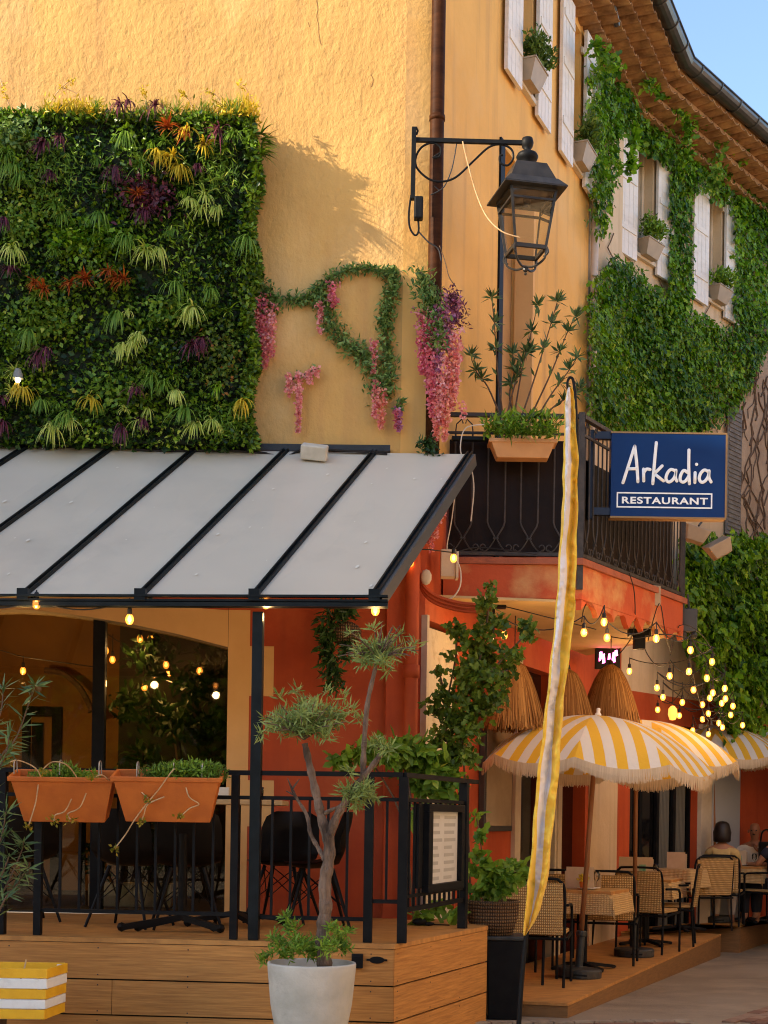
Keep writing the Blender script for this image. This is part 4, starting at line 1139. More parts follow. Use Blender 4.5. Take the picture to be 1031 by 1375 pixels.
# ================================================================== LIVING WALL
YH = 11.12
lw = thing('living_wall', (-1.8, 11.39, 4.5), 'large square green wall of small leaves and coloured tufts mounted above the canopy', 'plant wall')
xl, xr = -3.35, P(334, 400, YH).x; zt_, zb_ = P(180, 153, YH).z, P(180, 597, YH).z
m = MB(); m.box(xl, xr - .04, YH + .08, 11.385, zb_ + .03, zt_ - .03); m.build('backing', mat('felt_backing', (.012, .018, .008), .95), lw)
N = 27000
x = xl + rng.random(N) * (xr - xl); z = zb_ + rng.random(N) * (zt_ - zb_)
wob = lambda a, b: np.sin(a * 5.1 + 1) * np.sin(b * 4.3 + 2) + .5 * np.sin(a * 11 + b * 9)
hh = wob(x, z)
y = YH + .05 - .06 * hh + rng.random(N) ** 1.4 * .16 - .05 * rng.random(N)
tint = np.clip(.30 + .30 * np.sin(x * 2.3 + 2 * np.sin(z * 2.2)) * np.sin(z * 3.1 + 1) + .12 * np.sin(x * 9 + z * 5) + .85 * (rng.random(N) ** 1.3 - .38), 0, 1)
leaves('foliage', np.stack([x, y, z], 1), rdir(N, (0, -.9, .1)), rdir(N, (-.1, -1, .6), 1.8), .028 + .030 * rng.random(N) ** 2, .022 + .020 * rng.random(N) ** 2, L_LIVE, lw, rnd=tint)
# fine-leaved and broad-leaved patches of other species
for cx, cz, rx_, rz_, ln_, wd_, mm_ in ((80, 230, 55, 40, .07, .012, L_FERN), (150, 520, 70, 34, .045, .036, L_FERN), (250, 330, 40, 60, .05, .014, L_LIVE), (60, 430, 50, 30, .045, .035, L_FERN), (300, 480, 30, 45, .04, .03, L_VINE), (200, 260, 35, 30, .05, .03, T_PURP), (120, 320, 60, 22, .05, .04, L_IVY), (290, 230, 36, 40, .07, .011, L_FERN), (300, 565, 36, 22, .05, .013, L_FERN), (30, 300, 30, 30, .04, .03, L_FERN), (230, 420, 50, 24, .05, .03, L_FERN), (20, 180, 40, 18, .05, .03, L_GREY)):
    c = P(cx, cz, YH); k = 420; a = rng.normal(size=(k, 3)) * np.array([rx_ * .0029, .035, rz_ * .0029]); pts = a + np.array([c.x, YH + .0, c.z])
    pts[:, 0] = np.clip(pts[:, 0], xl, xr); pts[:, 2] = np.clip(pts[:, 2], zb_, zt_)
    leaves('species_patch', pts, rdir(k, (0, -.5, -.6)), rdir(k, (0, -1, .5), 1.6), ln_ * (.6 + .8 * rng.random(k)), wd_, mm_, lw)
for xa_, xb_, n_ in ((60, 140, 420), (150, 300, 380), (296, 347, 420)):
    k = n_; x = rng.random(k) * (P(xb_, 150, YH).x - P(xa_, 150, YH).x) + P(xa_, 150, YH).x; y = YH + rng.random(k) * .2 - .04
    z = zt_ + .0 + rng.random(k) ** 2 * .11
    leaves('yellow_top_growth', np.stack([x, y, z], 1), rdir(k, (0, -.2, .9)), rdir(k, (0, -1, .3)), .05, .014, T_YEL if n_ != 380 else L_AUT, lw)
# side edge
N = 5200
z = zb_ + rng.random(N) * (zt_ - zb_); y = YH + rng.random(N) * .26; x = xr - .04 + rng.random(N) * .08 + .03 * np.sin(z * 9)
leaves('edge_foliage', np.stack([x, y, z], 1), rdir(N, (.7, -.3, .0)), rdir(N, (.5, -1, .5), 1.5), .05, .028, L_LIVE, lw, rnd=rng.random(N) * .7)
N = 3600
x = xl + rng.random(N) * (xr - xl); y = YH + rng.random(N) * .26; z = zt_ - .05 + rng.random(N) * .08
leaves('top_foliage', np.stack([x, y, z], 1), rdir(N, (0, -.2, .8)), rdir(N, (0, -1, .5), 1.5), .05, .026, L_LIVE, lw, rnd=rng.random(N) * .9)
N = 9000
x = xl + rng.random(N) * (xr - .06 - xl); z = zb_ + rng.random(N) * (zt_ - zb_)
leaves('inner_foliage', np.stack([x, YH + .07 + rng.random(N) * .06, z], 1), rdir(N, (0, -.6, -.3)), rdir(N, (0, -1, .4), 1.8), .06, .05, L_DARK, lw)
tf = {'P': [(150, 320), (205, 300), (172, 425), (495, 560), (15, 575), (675, 395), (160, 1020), (130, 1040), (655, 1010), (690, 990), (470, 1165), (420, 1290), (490, 1270), (10, 1270), (750, 285), (410, 185), (440, 180), (530, 195), (395, 400), (40, 745), (5, 1190)],
 'W': [(40, 680), (650, 510), (745, 545), (700, 500), (690, 540), (500, 690), (545, 680), (640, 890), (660, 880), (455, 1000), (480, 980), (420, 1010), (180, 1290), (240, 1270), (670, 1280), (725, 1270), (600, 1165)],
 'B': [(50, 400), (190, 530), (215, 560), (70, 430), (20, 360), (140, 1200), (230, 1250), (430, 290), (485, 400), (560, 1140), (520, 1120), (400, 900), (100, 960), (850, 640), (800, 300), (640, 1230), (430, 640), (340, 560), (600, 800), (720, 820)],
 'Y': [(60, 1140), (80, 1160), (590, 370), (540, 350), (615, 400), (310, 1195), (830, 1200), (700, 330), (640, 270)],
 'R': [(575, 270), (635, 290), (400, 780), (370, 760), (120, 800), (150, 820), (240, 800), (290, 790), (470, 500), (425, 790)]}
tm = {'P': ('purple_tuft', T_PURP, .20, .013), 'W': ('pale_tuft', T_PALE, .24, .014), 'B': ('green_tuft', T_GREEN, .23, .015), 'Y': ('yellow_tuft', T_YEL, .20, .015), 'R': ('red_tuft', T_RED, .17, .014)}
for k, lst in tf.items():
    nm, mm, L, W_ = tm[k]
    for zx, zy in lst:
        c = P(zx * .3926, 80 + zy * .3926 - 14, YH - .04)
        sc1 = random.uniform(.7, 1.2); blades(nm, c, random.randint(26, 46), L * sc1, W_ * random.uniform(.7, 1.1), mm, lw, droop=random.uniform(1.2, 2.4) if k != 'R' else .9, spread=random.uniform(.55, 1.05), up=random.uniform(-.1, .4), out=(random.uniform(-.3, .3), -1, 0))
for q_ in range(44):
    c = P(random.uniform(0, 330), random.uniform(170, 580), YH - .03); blades('green_tuft', c, random.randint(14, 26), random.uniform(.09, .17), random.uniform(.008, .016), random.choice([T_GREEN, T_GREEN, L_LIVE, T_PALE]), lw, droop=random.uniform(.8, 2.2), spread=random.uniform(.7, 1.2), up=random.uniform(-.1, .5), out=(random.uniform(-.4, .4), -1, 0))
for zx in list(range(150, 345, 22)) + [500, 560, 600, 640, 690, 730, 760, 790, 815, 835, 850]:
    c = P(zx * .3926, 80 + 188 * .3926 - random.uniform(0, 4), YH + random.uniform(-.03, .1))
    blades('top_tuft', c, 20, .11 if zx < 790 else .15, .008, random.choice([T_YEL, T_YEL, T_GREEN, L_AUT]), lw, out=(0, -.3, 1), droop=.35, spread=1.3, up=.6)
for k in range(5):
    c = P(350, 180 + k * 7, YH + .05); blades('edge_tuft', c, 18, .16, .014, L_LIVE, lw, out=(1, -.3, .1), droop=.9, spread=.9, up=.1)
m = MB()
for a_, pts in enumerate([[(345, 150), (338, 135), (330, 118), (322, 112)], [(60, 150), (80, 120), (100, 105)], [(0, 105), (8, 130), (15, 150)], [(200, 150), (195, 130), (192, 118)], [(262, 150), (250, 130), (243, 125)], [(300, 150), (290, 128), (275, 122)], [(110, 150), (105, 128), (85, 118)]]):
    m.tube(smooth_path([P(px, py, YH + .05) for px, py in pts], 4), .004, 4)
m.build('stray_stem', DRY, lw)
for pts in ([(330, 118), (322, 112), (338, 135)], [(80, 120), (100, 105), (90, 112)], [(3, 112), (10, 135)], [(195, 128), (192, 118)], [(243, 125), (250, 130)], [(290, 128), (275, 122)]):
    along('stray_leaf', [P(px, py, YH + .05) for px, py in pts], .03, 26, .035, .014, T_YEL, lw)
# small lamp tucked in the green wall
m = MB(); c = P(24, 505, YH - .06); m.lathe([(.001, .06), (.02, .055), (.035, .02), (.042, -.02), (.03, -.02), (.001, -.018)], c, 12, close=False)
wl = thing('wall_spotlight', tuple(c), 'small grey spotlight poking out of the living wall at its lower left', 'lamp')
m.build('shade', mat('grey_shade', (.25, .25, .24), .5), wl); m = MB(); m.ball((c.x, c.y, c.z - .03), .022, 8); m.build('bulb', emis('soft_bulb', (1, .8, .4), 4), wl)

# ================================================================== WISTERIA
def raceme(p, L, r, m, parent, n=None):
    n = int((n or L * 900) * .62)
    t = rng.random(n) ** .9
    rad = r * (1.15 - t * .8) * (1 + .25 * np.sin(t * L * 60))
    a = rng.random(n) * 2 * PI; q = np.sqrt(rng.random(n))
    pts = np.stack([p[0] + np.cos(a) * rad * q, p[1] + np.sin(a) * rad * q * .7, p[2] - t * L], 1)
    return leaves('flower_cluster', pts, rdir(n, (0, -.3, -.5)), rdir(n, (0, -1, 0), 1.2), .020 + .018 * rng.random(n), .018 + .016 * rng.random(n), m, parent, fold=.35)
YWv = 11.36
PW = lambda x, y, o=.04: FW.p(x, y, o)
def garland(label, vines, flowers, stemr=.007, Lf=.05, Wf=.017, m=L_GREY, at=None, n=None):
    c = at or PW(*vines[0][0][0])
    t = thing('wisteria_garland', (c[0], c[1], c[2]), label, 'garland', 'flower garlands on the ochre wall')
    mb = MB()
    for pts, rad, cnt in vines: mb.tube(smooth_path([PW(*p) for p in pts], 4), stemr, 5)
    mb.build('stem', TWIG, t)
    for pts, rad, cnt in vines: along('foliage', smooth_path([PW(*p) for p in pts], 5), rad, cnt, Lf, Wf, m, t)
    for (x, y0, y1, r, mm) in flowers:
        p = PW(x, y0, .07); q = PW(x, y1, .07); raceme(p, p.z - q.z, r, mm, t)
    return t
garland('short garland with deep pink racemes beside the living wall edge', [([(338, 372), (352, 385), (366, 400), (372, 408)], .10, 420), ([(350, 400), (360, 420)], .06, 100)],
        [(343, 400, 490, .045, F_PINK), (352, 395, 492, .05, F_MAG), (365, 405, 478, .04, F_PINK), (357, 430, 495, .03, F_PINK)])
garland('leafy vine looping up from a small magenta bloom, spilling down the ochre wall',
        [([(388, 402), (405, 404), (425, 392), (445, 372), (470, 362)], .065, 520), ([(428, 392), (438, 418), (450, 445), (470, 465), (490, 480), (502, 500), (508, 530)], .12, 1150)],
        [(448, 378, 412, .05, F_MAG), (430, 405, 432, .03, F_PINK), (502, 455, 500, .022, F_PINK), (430, 440, 446, .015, F_PINK)], m=L_GREY)
garland('thin vine climbing over and hanging down near the wall corner',
        [([(470, 362), (490, 360), (512, 364), (530, 368)], .045, 300), ([(528, 366), (526, 390), (520, 415), (516, 440), (520, 470), (524, 500), (520, 530)], .085, 1150)],
        [(512, 520, 575, .04, F_CORAL), (504, 510, 560, .022, F_PINK)], m=L_GREY)
garland('lone spray of pale pink flowers hanging on bare plaster', [([(428, 494), (410, 502), (395, 508), (385, 515)], .02, 24)],
        [(388, 502, 530, .035, F_PINK), (402, 500, 580, .028, F_PINK), (415, 495, 515, .03, F_PINK), (425, 493, 505, .02, F_PINK)])
garland('tiny purple-pink sprig at the very corner of the wall', [([(538, 538), (536, 550)], .035, 60)], [(536, 545, 578, .025, F_LILAC), (533, 550, 575, .018, F_MAG)])
# big garland round the brown downpipe
c = P(590, 380, 11.28)
t = thing('wisteria_garland', tuple(c), 'thick hanging mass of magenta, lilac and coral wisteria over the brown downpipe', 'garland', 'flower garlands on the ochre wall')
PP = lambda x, y: P(x, y, 11.26)
mb = MB(); mb.tube(smooth_path([PP(565, 365), PP(575, 385), PP(590, 410), PP(600, 430)], 4), .009, 5)
mb.tube(smooth_path([P(590, 330, 11.3), P(597, 350, 11.3), P(603, 372, 11.3), P(612, 385, 11.3)], 4), .004, 4); mb.build('stem', TWIG, t)
along('foliage', [PP(566, 368), PP(572, 395), PP(585, 420), PP(588, 450), PP(586, 460)], .13, 1000, .055, .018, L_GREY, t)
along('foliage', [PP(600, 390), PP(612, 410), PP(616, 440)], .09, 260, .045, .014, T_PURP, t)
for x, y0, y1, r, mm in ((568, 415, 500, .06, F_MAG), (578, 425, 520, .07, F_MAG), (590, 410, 500, .07, F_LILAC), (602, 395, 470, .06, F_LILAC), (598, 450, 540, .07, F_PINK), (608, 460, 550, .06, F_CORAL), (612, 440, 530, .05, F_PINK), (590, 500, 570, .06, F_PINK), (598, 520, 590, .05, F_CORAL), (580, 490, 560, .045, F_MAG), (586, 540, 590, .03, F_CORAL), (612, 400, 430, .05, F_LILAC)):
    p, q = PP(x, y0), PP(x, y1); raceme(p, p.z - q.z, r, mm, t, n=int((p.z - q.z) * 1100))
for x, y0, y1, r in ((622, 540, 560, .04),):
    p, q = PP(x, y0), PP(x, y1); raceme(p, p.z - q.z, r, F_PINK, t, n=60)
along('foliage', [PP(568, 592), PP(575, 600), PP(582, 606)], .09, 200, .05, .02, L_DARK, t)
c = P(588, 690, 11.3)
t = thing('wisteria_garland', tuple(c), 'pink wisteria sprays hanging just below the canopy end', 'garland', 'flower garlands on the ochre wall')
for x, y0, y1, r in ((580, 690, 740, .03), (592, 668, 700, .035), (586, 675, 720, .03), (574, 705, 728, .02)):
    p, q = P(x, y0, 11.3), P(x, y1, 11.3); raceme(p, p.z - q.z, r, F_PINK, t, n=120)
m = MB(); m.tube(smooth_path([P(600, 640, 11.3), P(594, 670, 11.3), P(584, 700, 11.3)], 4), .004, 4); m.build('stem', TWIG, t)

# ================================================================== CREEPER
def onwall(px, py, off):
    kx = 838 - (py - 300) * 0.0
    s, z = F1.fp(px, py, off)
    if s <= F1.L + off * .2: return F1.w(s, off, z), F1.n
    s, z = F2.fp(px, py, off); return F2.w(s, off, z), F2.n
def creeper(polys, n, L, W_, m, parent, o0=.02, o1=.22, excl=(), name='foliage', droop=.9, edge=4, lob=True):
    pts = []; nr = []
    area = []
    for pl in polys:
        xs = [p[0] for p in pl]; ys_ = [p[1] for p in pl]; area.append((max(xs) - min(xs)) * (max(ys_) - min(ys_)))
    for pl, ar in zip(polys, area):
        k = int(n * ar / sum(area)); xs = [p[0] for p in pl]; ys_ = [p[1] for p in pl]
        X = min(xs) + rng.random(k) * (max(xs) - min(xs)); Y = min(ys_) + rng.random(k) * (max(ys_) - min(ys_))
        Xe = X + rng.normal(size=k) * edge + 3 * np.sin(Y * .21); Ye = Y + rng.normal(size=k) * edge + 3 * np.sin(X * .17)
        ok = inpoly(X, Y, pl)
        for e in excl: ok &= ~inpoly(Xe, Ye, e)
        for a, b in zip(Xe[ok], Ye[ok]):
            if a > 1060: continue
            bump = .5 + .25 * math.sin(a * .11 + 1.3) * math.sin(b * .09) + .25 * math.sin(a * .05 + b * .07)
            p, nn = onwall(a, b, o0 + (o1 - o0) * (bump * .5 + random.random() ** 1.5 * .5)); pts.append(tuple(p)); nr.append((nn.x, nn.y, 0.25))
    k = len(pts); nr = np.array(nr)
    tint = np.clip(.36 + rng.normal(size=k) * .30 + .15 * np.sin(np.array(pts)[:, 2] * 3.1 + np.array(pts)[:, 0] * 2.3), 0, 1)
    return leaves(name, pts, rdir(k, (0, 0, -1), droop * 2.2) + nr * .35, nr * 1.6 + rng.normal(size=(k, 3)) * .55, *(lambda q: (L * q, W_ * q))(.45 + .95 * rng.random(k) ** 1.4), m, parent, rnd=tint, lobes=lob)
exclw = [[(832, 184), (851, 172), (851, 350), (832, 352)], [(851, 200), (876, 210), (876, 345), (862, 352), (850, 345)], [(874, 208), (898, 225), (898, 388), (874, 380)], [(930, 258), (946, 262), (946, 418), (930, 415)], [(944, 270), (986, 285), (986, 440), (944, 415)]]
iv1 = thing('wall_creeper', tuple(F2.w(1.0, .02, 4.2)), 'dense green creeper covering the upper wall around the two far white shuttered windows', 'climbing plant')
creeper([[(794, 84), (850, 120), (852, 182), (834, 192), (824, 240), (814, 290), (806, 328), (800, 300), (797, 200)],
         [(846, 115), (905, 155), (975, 205), (1040, 240), (1040, 310), (990, 292), (985, 275), (968, 268), (945, 250), (932, 255), (926, 290), (932, 422), (899, 420), (899, 228), (875, 205), (850, 185)],
         [(985, 270), (1045, 240), (1045, 440), (1012, 505), (990, 545), (984, 440)],
         [(828, 343), (845, 352), (870, 382), (897, 396), (900, 380), (935, 420), (985, 445), (990, 545), (940, 582), (815, 580), (794, 560), (794, 400), (808, 365)]],
        54000, .068, .058, L_IVY, iv1, excl=exclw)
# tendrils hanging from the eaves
for pts in ([(855, 172), (850, 200), (846, 230)], [(925, 160), (922, 190), (920, 215)], [(968, 165), (966, 200), (962, 235), (958, 250)], [(868, 110), (885, 125), (900, 118)], [(800, 60), (812, 78), (830, 92)], [(950, 170), (985, 195), (1000, 215)], [(905, 150), (945, 165), (960, 160)]):
    P3 = [onwall(a, b, .35)[0] for a, b in pts]
    along('foliage', smooth_path(P3, 4), .10, 150, .085, .06, L_IVY if pts[0][0] != 968 else L_FERN, iv1, lobes=True)
m = MB()
for k in range(26):
    x_, y_ = random.uniform(800, 1020), random.uniform(260, 560); pts = []
    for j in range(8):
        pts.append(onwall(x_, y_, .02)[0]); x_ += random.uniform(-7, 9); y_ += random.uniform(4, 14)
    m.tube(pts, .008, 4)
for k in range(3):   # the dark bare trunk between the leaves
    m.tube([onwall(922 + k * 4 + random.uniform(-2, 2), y_, .05)[0] for y_ in (480, 510, 540, 575, 600)], .02, 5)
m.build('stem', TWIG, iv1)
iv2 = thing('bare_creeper', tuple(F2.w(2.2, .03, 3.2)), 'net of dry leafless creeper stems on the rough beige wall', 'climbing plant')
m = MB()
for k in range(46):
    x_, y_ = random.uniform(986, 1045), random.uniform(475, 700); pts = []; dx = random.uniform(-3, 3)
    for j in range(random.randint(6, 14)):
        pts.append(F2.p(x_, y_, .042)); x_ += dx + random.uniform(-5, 5); y_ += random.uniform(5, 15)
        if y_ > 735: break
    if len(pts) > 2: m.tube(pts, random.uniform(.006, .014), 4)
m.build('stem', TWIG, iv2)
iv3 = thing('hanging_creeper', tuple(F2.w(1.2, .4, 2.6)), 'bushy creeper cascading beside the balcony end down to the string lights', 'climbing plant')
creeper([[(922, 712), (958, 726), (985, 716), (1045, 724), (1045, 880), (1030, 960), (1006, 1002), (984, 990), (964, 935), (936, 885), (924, 820), (916, 755)]], 8500, .11, .085, L_IVY, iv3, o0=.25, o1=.75, edge=6)
creeper([[(930, 720), (1045, 730), (1045, 870), (1000, 960), (950, 880), (930, 800)]], 2600, .10, .08, L_DARK, iv3, o0=.1, o1=.35, name='inner_foliage')
m = MB()
for k in range(7): m.tube(smooth_path([onwall(940 + k * 14, 725, .3)[0], onwall(946 + k * 12, 800, .4)[0], onwall(955 + k * 9, 880, .4)[0], onwall(975 + k * 5, 950, .45)[0]], 4), .012, 5)
m.build('stem', TWIG, iv3)

# window boxes
def window_box(fr, xa, xb, yt, yb, row, label):
    s0, s1 = fr.fp(xa, row)[0], fr.fp(xb, row)[0]
    c_ = (s0 + s1) / 2; s0, s1 = c_ - .19, c_ + .19
    zt, zb = ZB + .20, ZB + .03
    t = thing('window_box', tuple(fr.w((s0 + s1) / 2, .12, zb)), label, 'planter', 'planters on the upper window sills')
    m = MB()
    vs = [fr.w(s, o, z) for s, o, z in ((s0 + .05, .05, zb), (s1 - .05, .05, zb), (s1 - .05, .13, zb), (s0 + .05, .13, zb), (s0, .02, zt), (s1, .02, zt), (s1, .19, zt), (s0, .19, zt))]
    m.add(vs, [(0, 1, 2, 3), (7, 6, 5, 4), (0, 4, 5, 1), (1, 5, 6, 2), (2, 6, 7, 3), (3, 7, 4, 0)])
    m.fbox(fr, s0 - .008, s1 + .008, .015, .198, zt + .001, zt + .015)
    m.build('box', BEIGEPOT, t)
    cs = []
    for k in range(5):
        p = fr.w(lerp(s0, s1, (k + .5) / 5), .14 + random.uniform(-.03, .06), zt + .12 + random.uniform(-.03, .07)); cs.append((p.x, p.y, p.z, .12, .12, .12))
    clump('foliage', cs, 600, .06, .028, L_VINE if fr is F1 else L_LIVE, t, bias=(0.2, -.3, .6))
window_box(F1, 690, 712, 50, 100, 80, 'beige box of bushy herbs at the window nearest the house corner')
window_box(F1, 763, 779, 150, 215, 190, 'beige box with trailing plant at the second window, above the lantern')
window_box(F2, 852, 874, 310, 350, 330, 'beige box at the first window among the creeper')
window_box(F2, 948, 967, 380, 415, 400, 'beige box at the last window by the bare wall')

# ================================================================== BALCONY PLANTS
def trough(xa, xb, yt, yb, d, depth, label, m_, taper=.06):
    a, b = P(xa, yt, d), P(xb, yb, d); t = thing('planter_box', ((a.x + b.x) / 2, d, b.z), label, 'planter')
    zt, zb = a.z, b.z; x0, x1 = a.x, b.x
    m = MB(); h = .025
    def ring(inset, z, w0=0): return [(x0 + inset, d + inset * .5, z), (x1 - inset, d + inset * .5, z), (x1 - inset, d + depth - inset * .5, z), (x0 + inset, d + depth - inset * .5, z)]
    rings = [ring(taper, zb), ring(.012, zt - .03), ring(-.008, zt - .03), ring(-.008, zt), ring(.012, zt), ring(.03, zt - .07)]
    vs = [p for r in rings for p in r]; fs = [(3, 2, 1, 0), (20, 21, 22, 23)]
    for i in range(5):
        for k in range(4): fs.append((i * 4 + k, i * 4 + (k + 1) % 4, (i + 1) * 4 + (k + 1) % 4, (i + 1) * 4 + k))
    m.add(vs, fs); m.build('box', m_, t, bevel=.006)
    return t, x0, x1, zt, zb
t, x0, x1, zt, zb = trough(658, 747, 588, 614, 11.5, .2, 'tan trough of spiky greenery hooked on the balcony railing', TANPOT)
clump('foliage', [(lerp(x0, x1, k), 11.6, zt + .06 + dz, .13, .1, .1) for k, dz in ((.1, .04), (.3, .06), (.5, .08), (.7, .08), (.9, .07))], 500, .09, .02, L_LIVE, t, bias=(0, -.3, .5))
for k in range(7): blades('spray', (lerp(x0 + .15, x1 - .05, k / 6), 11.52, zt + .03), 16, .2, .014, L_FERN, t, droop=1.1, spread=1.0, up=.7)
def stem_plant(name, label, cat, stems, m, group=None, L=.09, W_=.028, n=7, mt=None, dens=1.0, parent=None, upb=.8):
    """stems: lists of points; whorls of leaves on the upper two thirds"""
    t = parent or thing(name, tuple(stems[0][0]), label, cat, group)
    mb = MB(); pts = []; ds = []
    for st in stems:
        sp_ = smooth_path(st, 5); mb.tube(sp_, [lerp(.009, .003, i / (len(sp_) - 1)) for i in range(len(sp_))], 5)
        for i in range(int(len(sp_) * .3), len(sp_)):
            for _ in range(int(n * dens) if i < len(sp_) - 1 else n * 2):
                p = sp_[i] if i == len(sp_) - 1 else sp_[i].lerp(sp_[i + 1], random.random())
                d = (sp_[min(i + 1, len(sp_) - 1)] - sp_[max(i - 1, 0)]).normalized()
                a = Vector((random.gauss(0, 1), random.gauss(0, 1), random.gauss(0, .6))).normalized() + d * upb
                pts.append(tuple(p)); ds.append(tuple(a))
    mb.build('stem', TWIG, t)
    k = len(pts)
    leaves('foliage', pts, ds, rdir(k, (0, -.6, .8), 1.5), L * (.6 + .6 * rng.random(k)), W_, m, t, fold=.15)
    return t
ol = []
for xs in ([(675, 560), (668, 500), (664, 440), (660, 400)], [(672, 560), (655, 520), (640, 500), (632, 478)], [(690, 560), (700, 500), (712, 450), (722, 410)], [(700, 560), (720, 500), (738, 440), (748, 405)],
           [(712, 560), (740, 500), (760, 450), (772, 425)], [(722, 560), (740, 530), (762, 500), (775, 480)], [(680, 560), (690, 520), (700, 490), (712, 470)], [(730, 560), (745, 545), (768, 530), (778, 522)], [(690, 560), (684, 530), (690, 500), (688, 475)]):
    d = random.uniform(11.95, 12.2); ol.append([P(x, y, d) for x, y in xs])
t = stem_plant('oleander', 'tall sparse oleander growing on the balcony behind its railing', 'plant', ol, L_OLEA, L=.10, W_=.026, n=1, dens=1, upb=1.3)
for st in ol:
    for f in (1.0, .72, .5):
        p = smooth_path(st, 8)[int((len(st) - 1) * 8 * f)]
        leaves('leaf_whorl', [tuple(p)] * 13, rdir(13, (0, 0, 1), .9), rdir(13, (0, -.8, .8), 1.5), .105, .026, L_OLEA, t)
m = MB(); c = P(700, 600, 12.1); m.lathe([(.13, 0), (.18, .3), (.19, .3), (.19, .33), (.16, .33), (.15, .28), (.001, .28)], (c.x, c.y, ZBF + .002), 16); m.build('pot', TERRA, t)

# ================================================================== CLIMBER AND GROUND PLANTS BY THE DOOR
cl = thing('climbing_shrub', tuple(P(640, 1240, 11.0)), 'tall leafy climber with reddish new growth in front of the narrow cream door', 'plant')
cc = []
for x, y, r in ((658, 790, 10), (652, 808, 14), (655, 830, 18), (648, 850, 14), (672, 840, 12), (705, 845, 14), (712, 855, 10), (612, 845, 12), (622, 860, 12), (640, 875, 20), (660, 880, 22), (690, 880, 14), (608, 880, 9), (630, 905, 24), (655, 915, 26), (680, 905, 16), (590, 905, 8), (600, 935, 18), (625, 945, 26), (650, 950, 20), (672, 938, 14), (585, 955, 12), (605, 970, 20), (632, 980, 20), (575, 945, 8), (590, 990, 16), (612, 1005, 22), (630, 1020, 14), (600, 1030, 18), (615, 1050, 14)):
    p = P(x, y, 11.0 + random.uniform(-.15, .15)); k = r * 11 / FPX; cc.append((p.x, p.y, p.z, k, k, k))
clump('foliage', cc, 2100, .062, .046, L_VINE, cl, bias=(0, -.5, .2), lobes=True)
m = MB()
for pts in ([(632, 1230), (628, 1100), (622, 1000), (632, 930), (650, 860), (658, 790)], [(622, 1000), (600, 940), (590, 905)], [(632, 930), (670, 890), (708, 850)], [(628, 1100), (605, 1020), (598, 960), (612, 880), (610, 845)], [(640, 900), (660, 905), (682, 900)]):
    m.tube(smooth_path([P(x, y, 11.0) for x, y in pts], 4), .008, 5)
m.build('stem', TWIG, cl)
bl = thing('broadleaf_shrub', tuple(P(560, 1240, 10.9)), 'fan of large drooping leaves behind the railing corner, lower left of the climber', 'plant')
cc = []
for x, y, r in ((480, 1010, 18), (500, 1000, 14), (520, 1010, 22), (545, 1005, 24), (565, 1015, 26), (585, 1030, 22), (600, 1040, 18), (570, 1050, 22), (590, 1062, 18), (545, 1030, 14), (455, 1020, 14), (600, 1065, 12), (560, 1090, 14), (590, 1215, 14), (560, 1230, 14), (610, 1225, 10)):
    p = P(x, y, 10.85 + random.uniform(-.15, .15)); k = r * 11 / FPX; cc.append((p.x, p.y, p.z, k, k * .8, k * .6))
clump('foliage', cc, 620, .13, .06, L_FERN, bl, bias=(.3, -.5, -.5), lobes=True)
m = MB()
for pts in ([(560, 1240), (558, 1120), (540, 1010)], [(575, 1240), (580, 1120), (590, 1040)], [(555, 1240), (540, 1100), (490, 1010)]): m.tube(smooth_path([P(x, y, 10.9) for x, y in pts], 4), .008, 5)
m.build('stem', TWIG, bl)
# bin with basket of leaves
bt = PG(680, 1366, gz(10.9)); 
bn = thing('waste_bin', (.98, 10.93, gz(10.9)), 'black square bin standing between the deck corner and the low platform', 'bin')
za = 1.55 - (1250 - 1095) * 10.9 / FPX
m = MB(); q0, q1 = P(652, 1300, 10.85).x, P(704, 1300, 10.85).x
vs = []
for z, e in ((gz(10.9) + .002, .02), (za - .05, 0)): vs += [(q0 + e, 10.8 + e, z), (q1 - e, 10.8 + e, z), (q1 - e, 11.15, z), (q0 + e, 11.15, z)]
m.add(vs, [(3, 2, 1, 0), (4, 5, 6, 7)] + [(k, (k + 1) % 4, 4 + (k + 1) % 4, 4 + k) for k in range(4)]); m.build('body', BLACK, bn, bevel=.01)
m = MB(); m.box(q0 - .012, q1 + .012, 10.785, 11.16, za - .049, za - .02); m.build('lid', BASEG, bn, bevel=.006)
bs_ = thing('basket_planter', (.85, 10.98, za), 'dark woven basket of bright maple-like leaves on top of the bin', 'planter')
m = MB(); c0 = ((q0 + q1) / 2 - .09, 10.97, za - .018); m.lathe([(.15, 0), (.19, .12), (.20, .24), (.21, .25), (.19, .26), (.17, .22), (.001, .22)], c0, 24); m.build('basket', BASKET, bs_, smooth=True)
cc = []
for x, y, r in ((650, 1165, 12), (640, 1145, 8), (645, 1120, 8), (668, 1170, 14), (690, 1165, 12), (680, 1180, 14), (655, 1190, 16), (640, 1200, 12), (670, 1195, 12), (700, 1175, 8), (635, 1170, 8), (638, 1095, 6)):
    p = P(x, y, 10.9 + random.uniform(-.1, .1)); k = r * 11 / FPX; cc.append((p.x, p.y, p.z, k, k, k * .7))
clump('foliage', cc, 330, .095, .06, L_FERN, bs_, bias=(.2, -.5, -.1), lobes=True)
m = MB()
for pts in ([(665, 1215), (650, 1160), (642, 1110), (638, 1090)], [(665, 1215), (680, 1175), (700, 1172)], [(662, 1215), (645, 1185), (636, 1165)]): m.tube(smooth_path([P(x, y, 10.95) for x, y in pts], 4), .005, 5)
m.build('stem', TWIG, bs_)
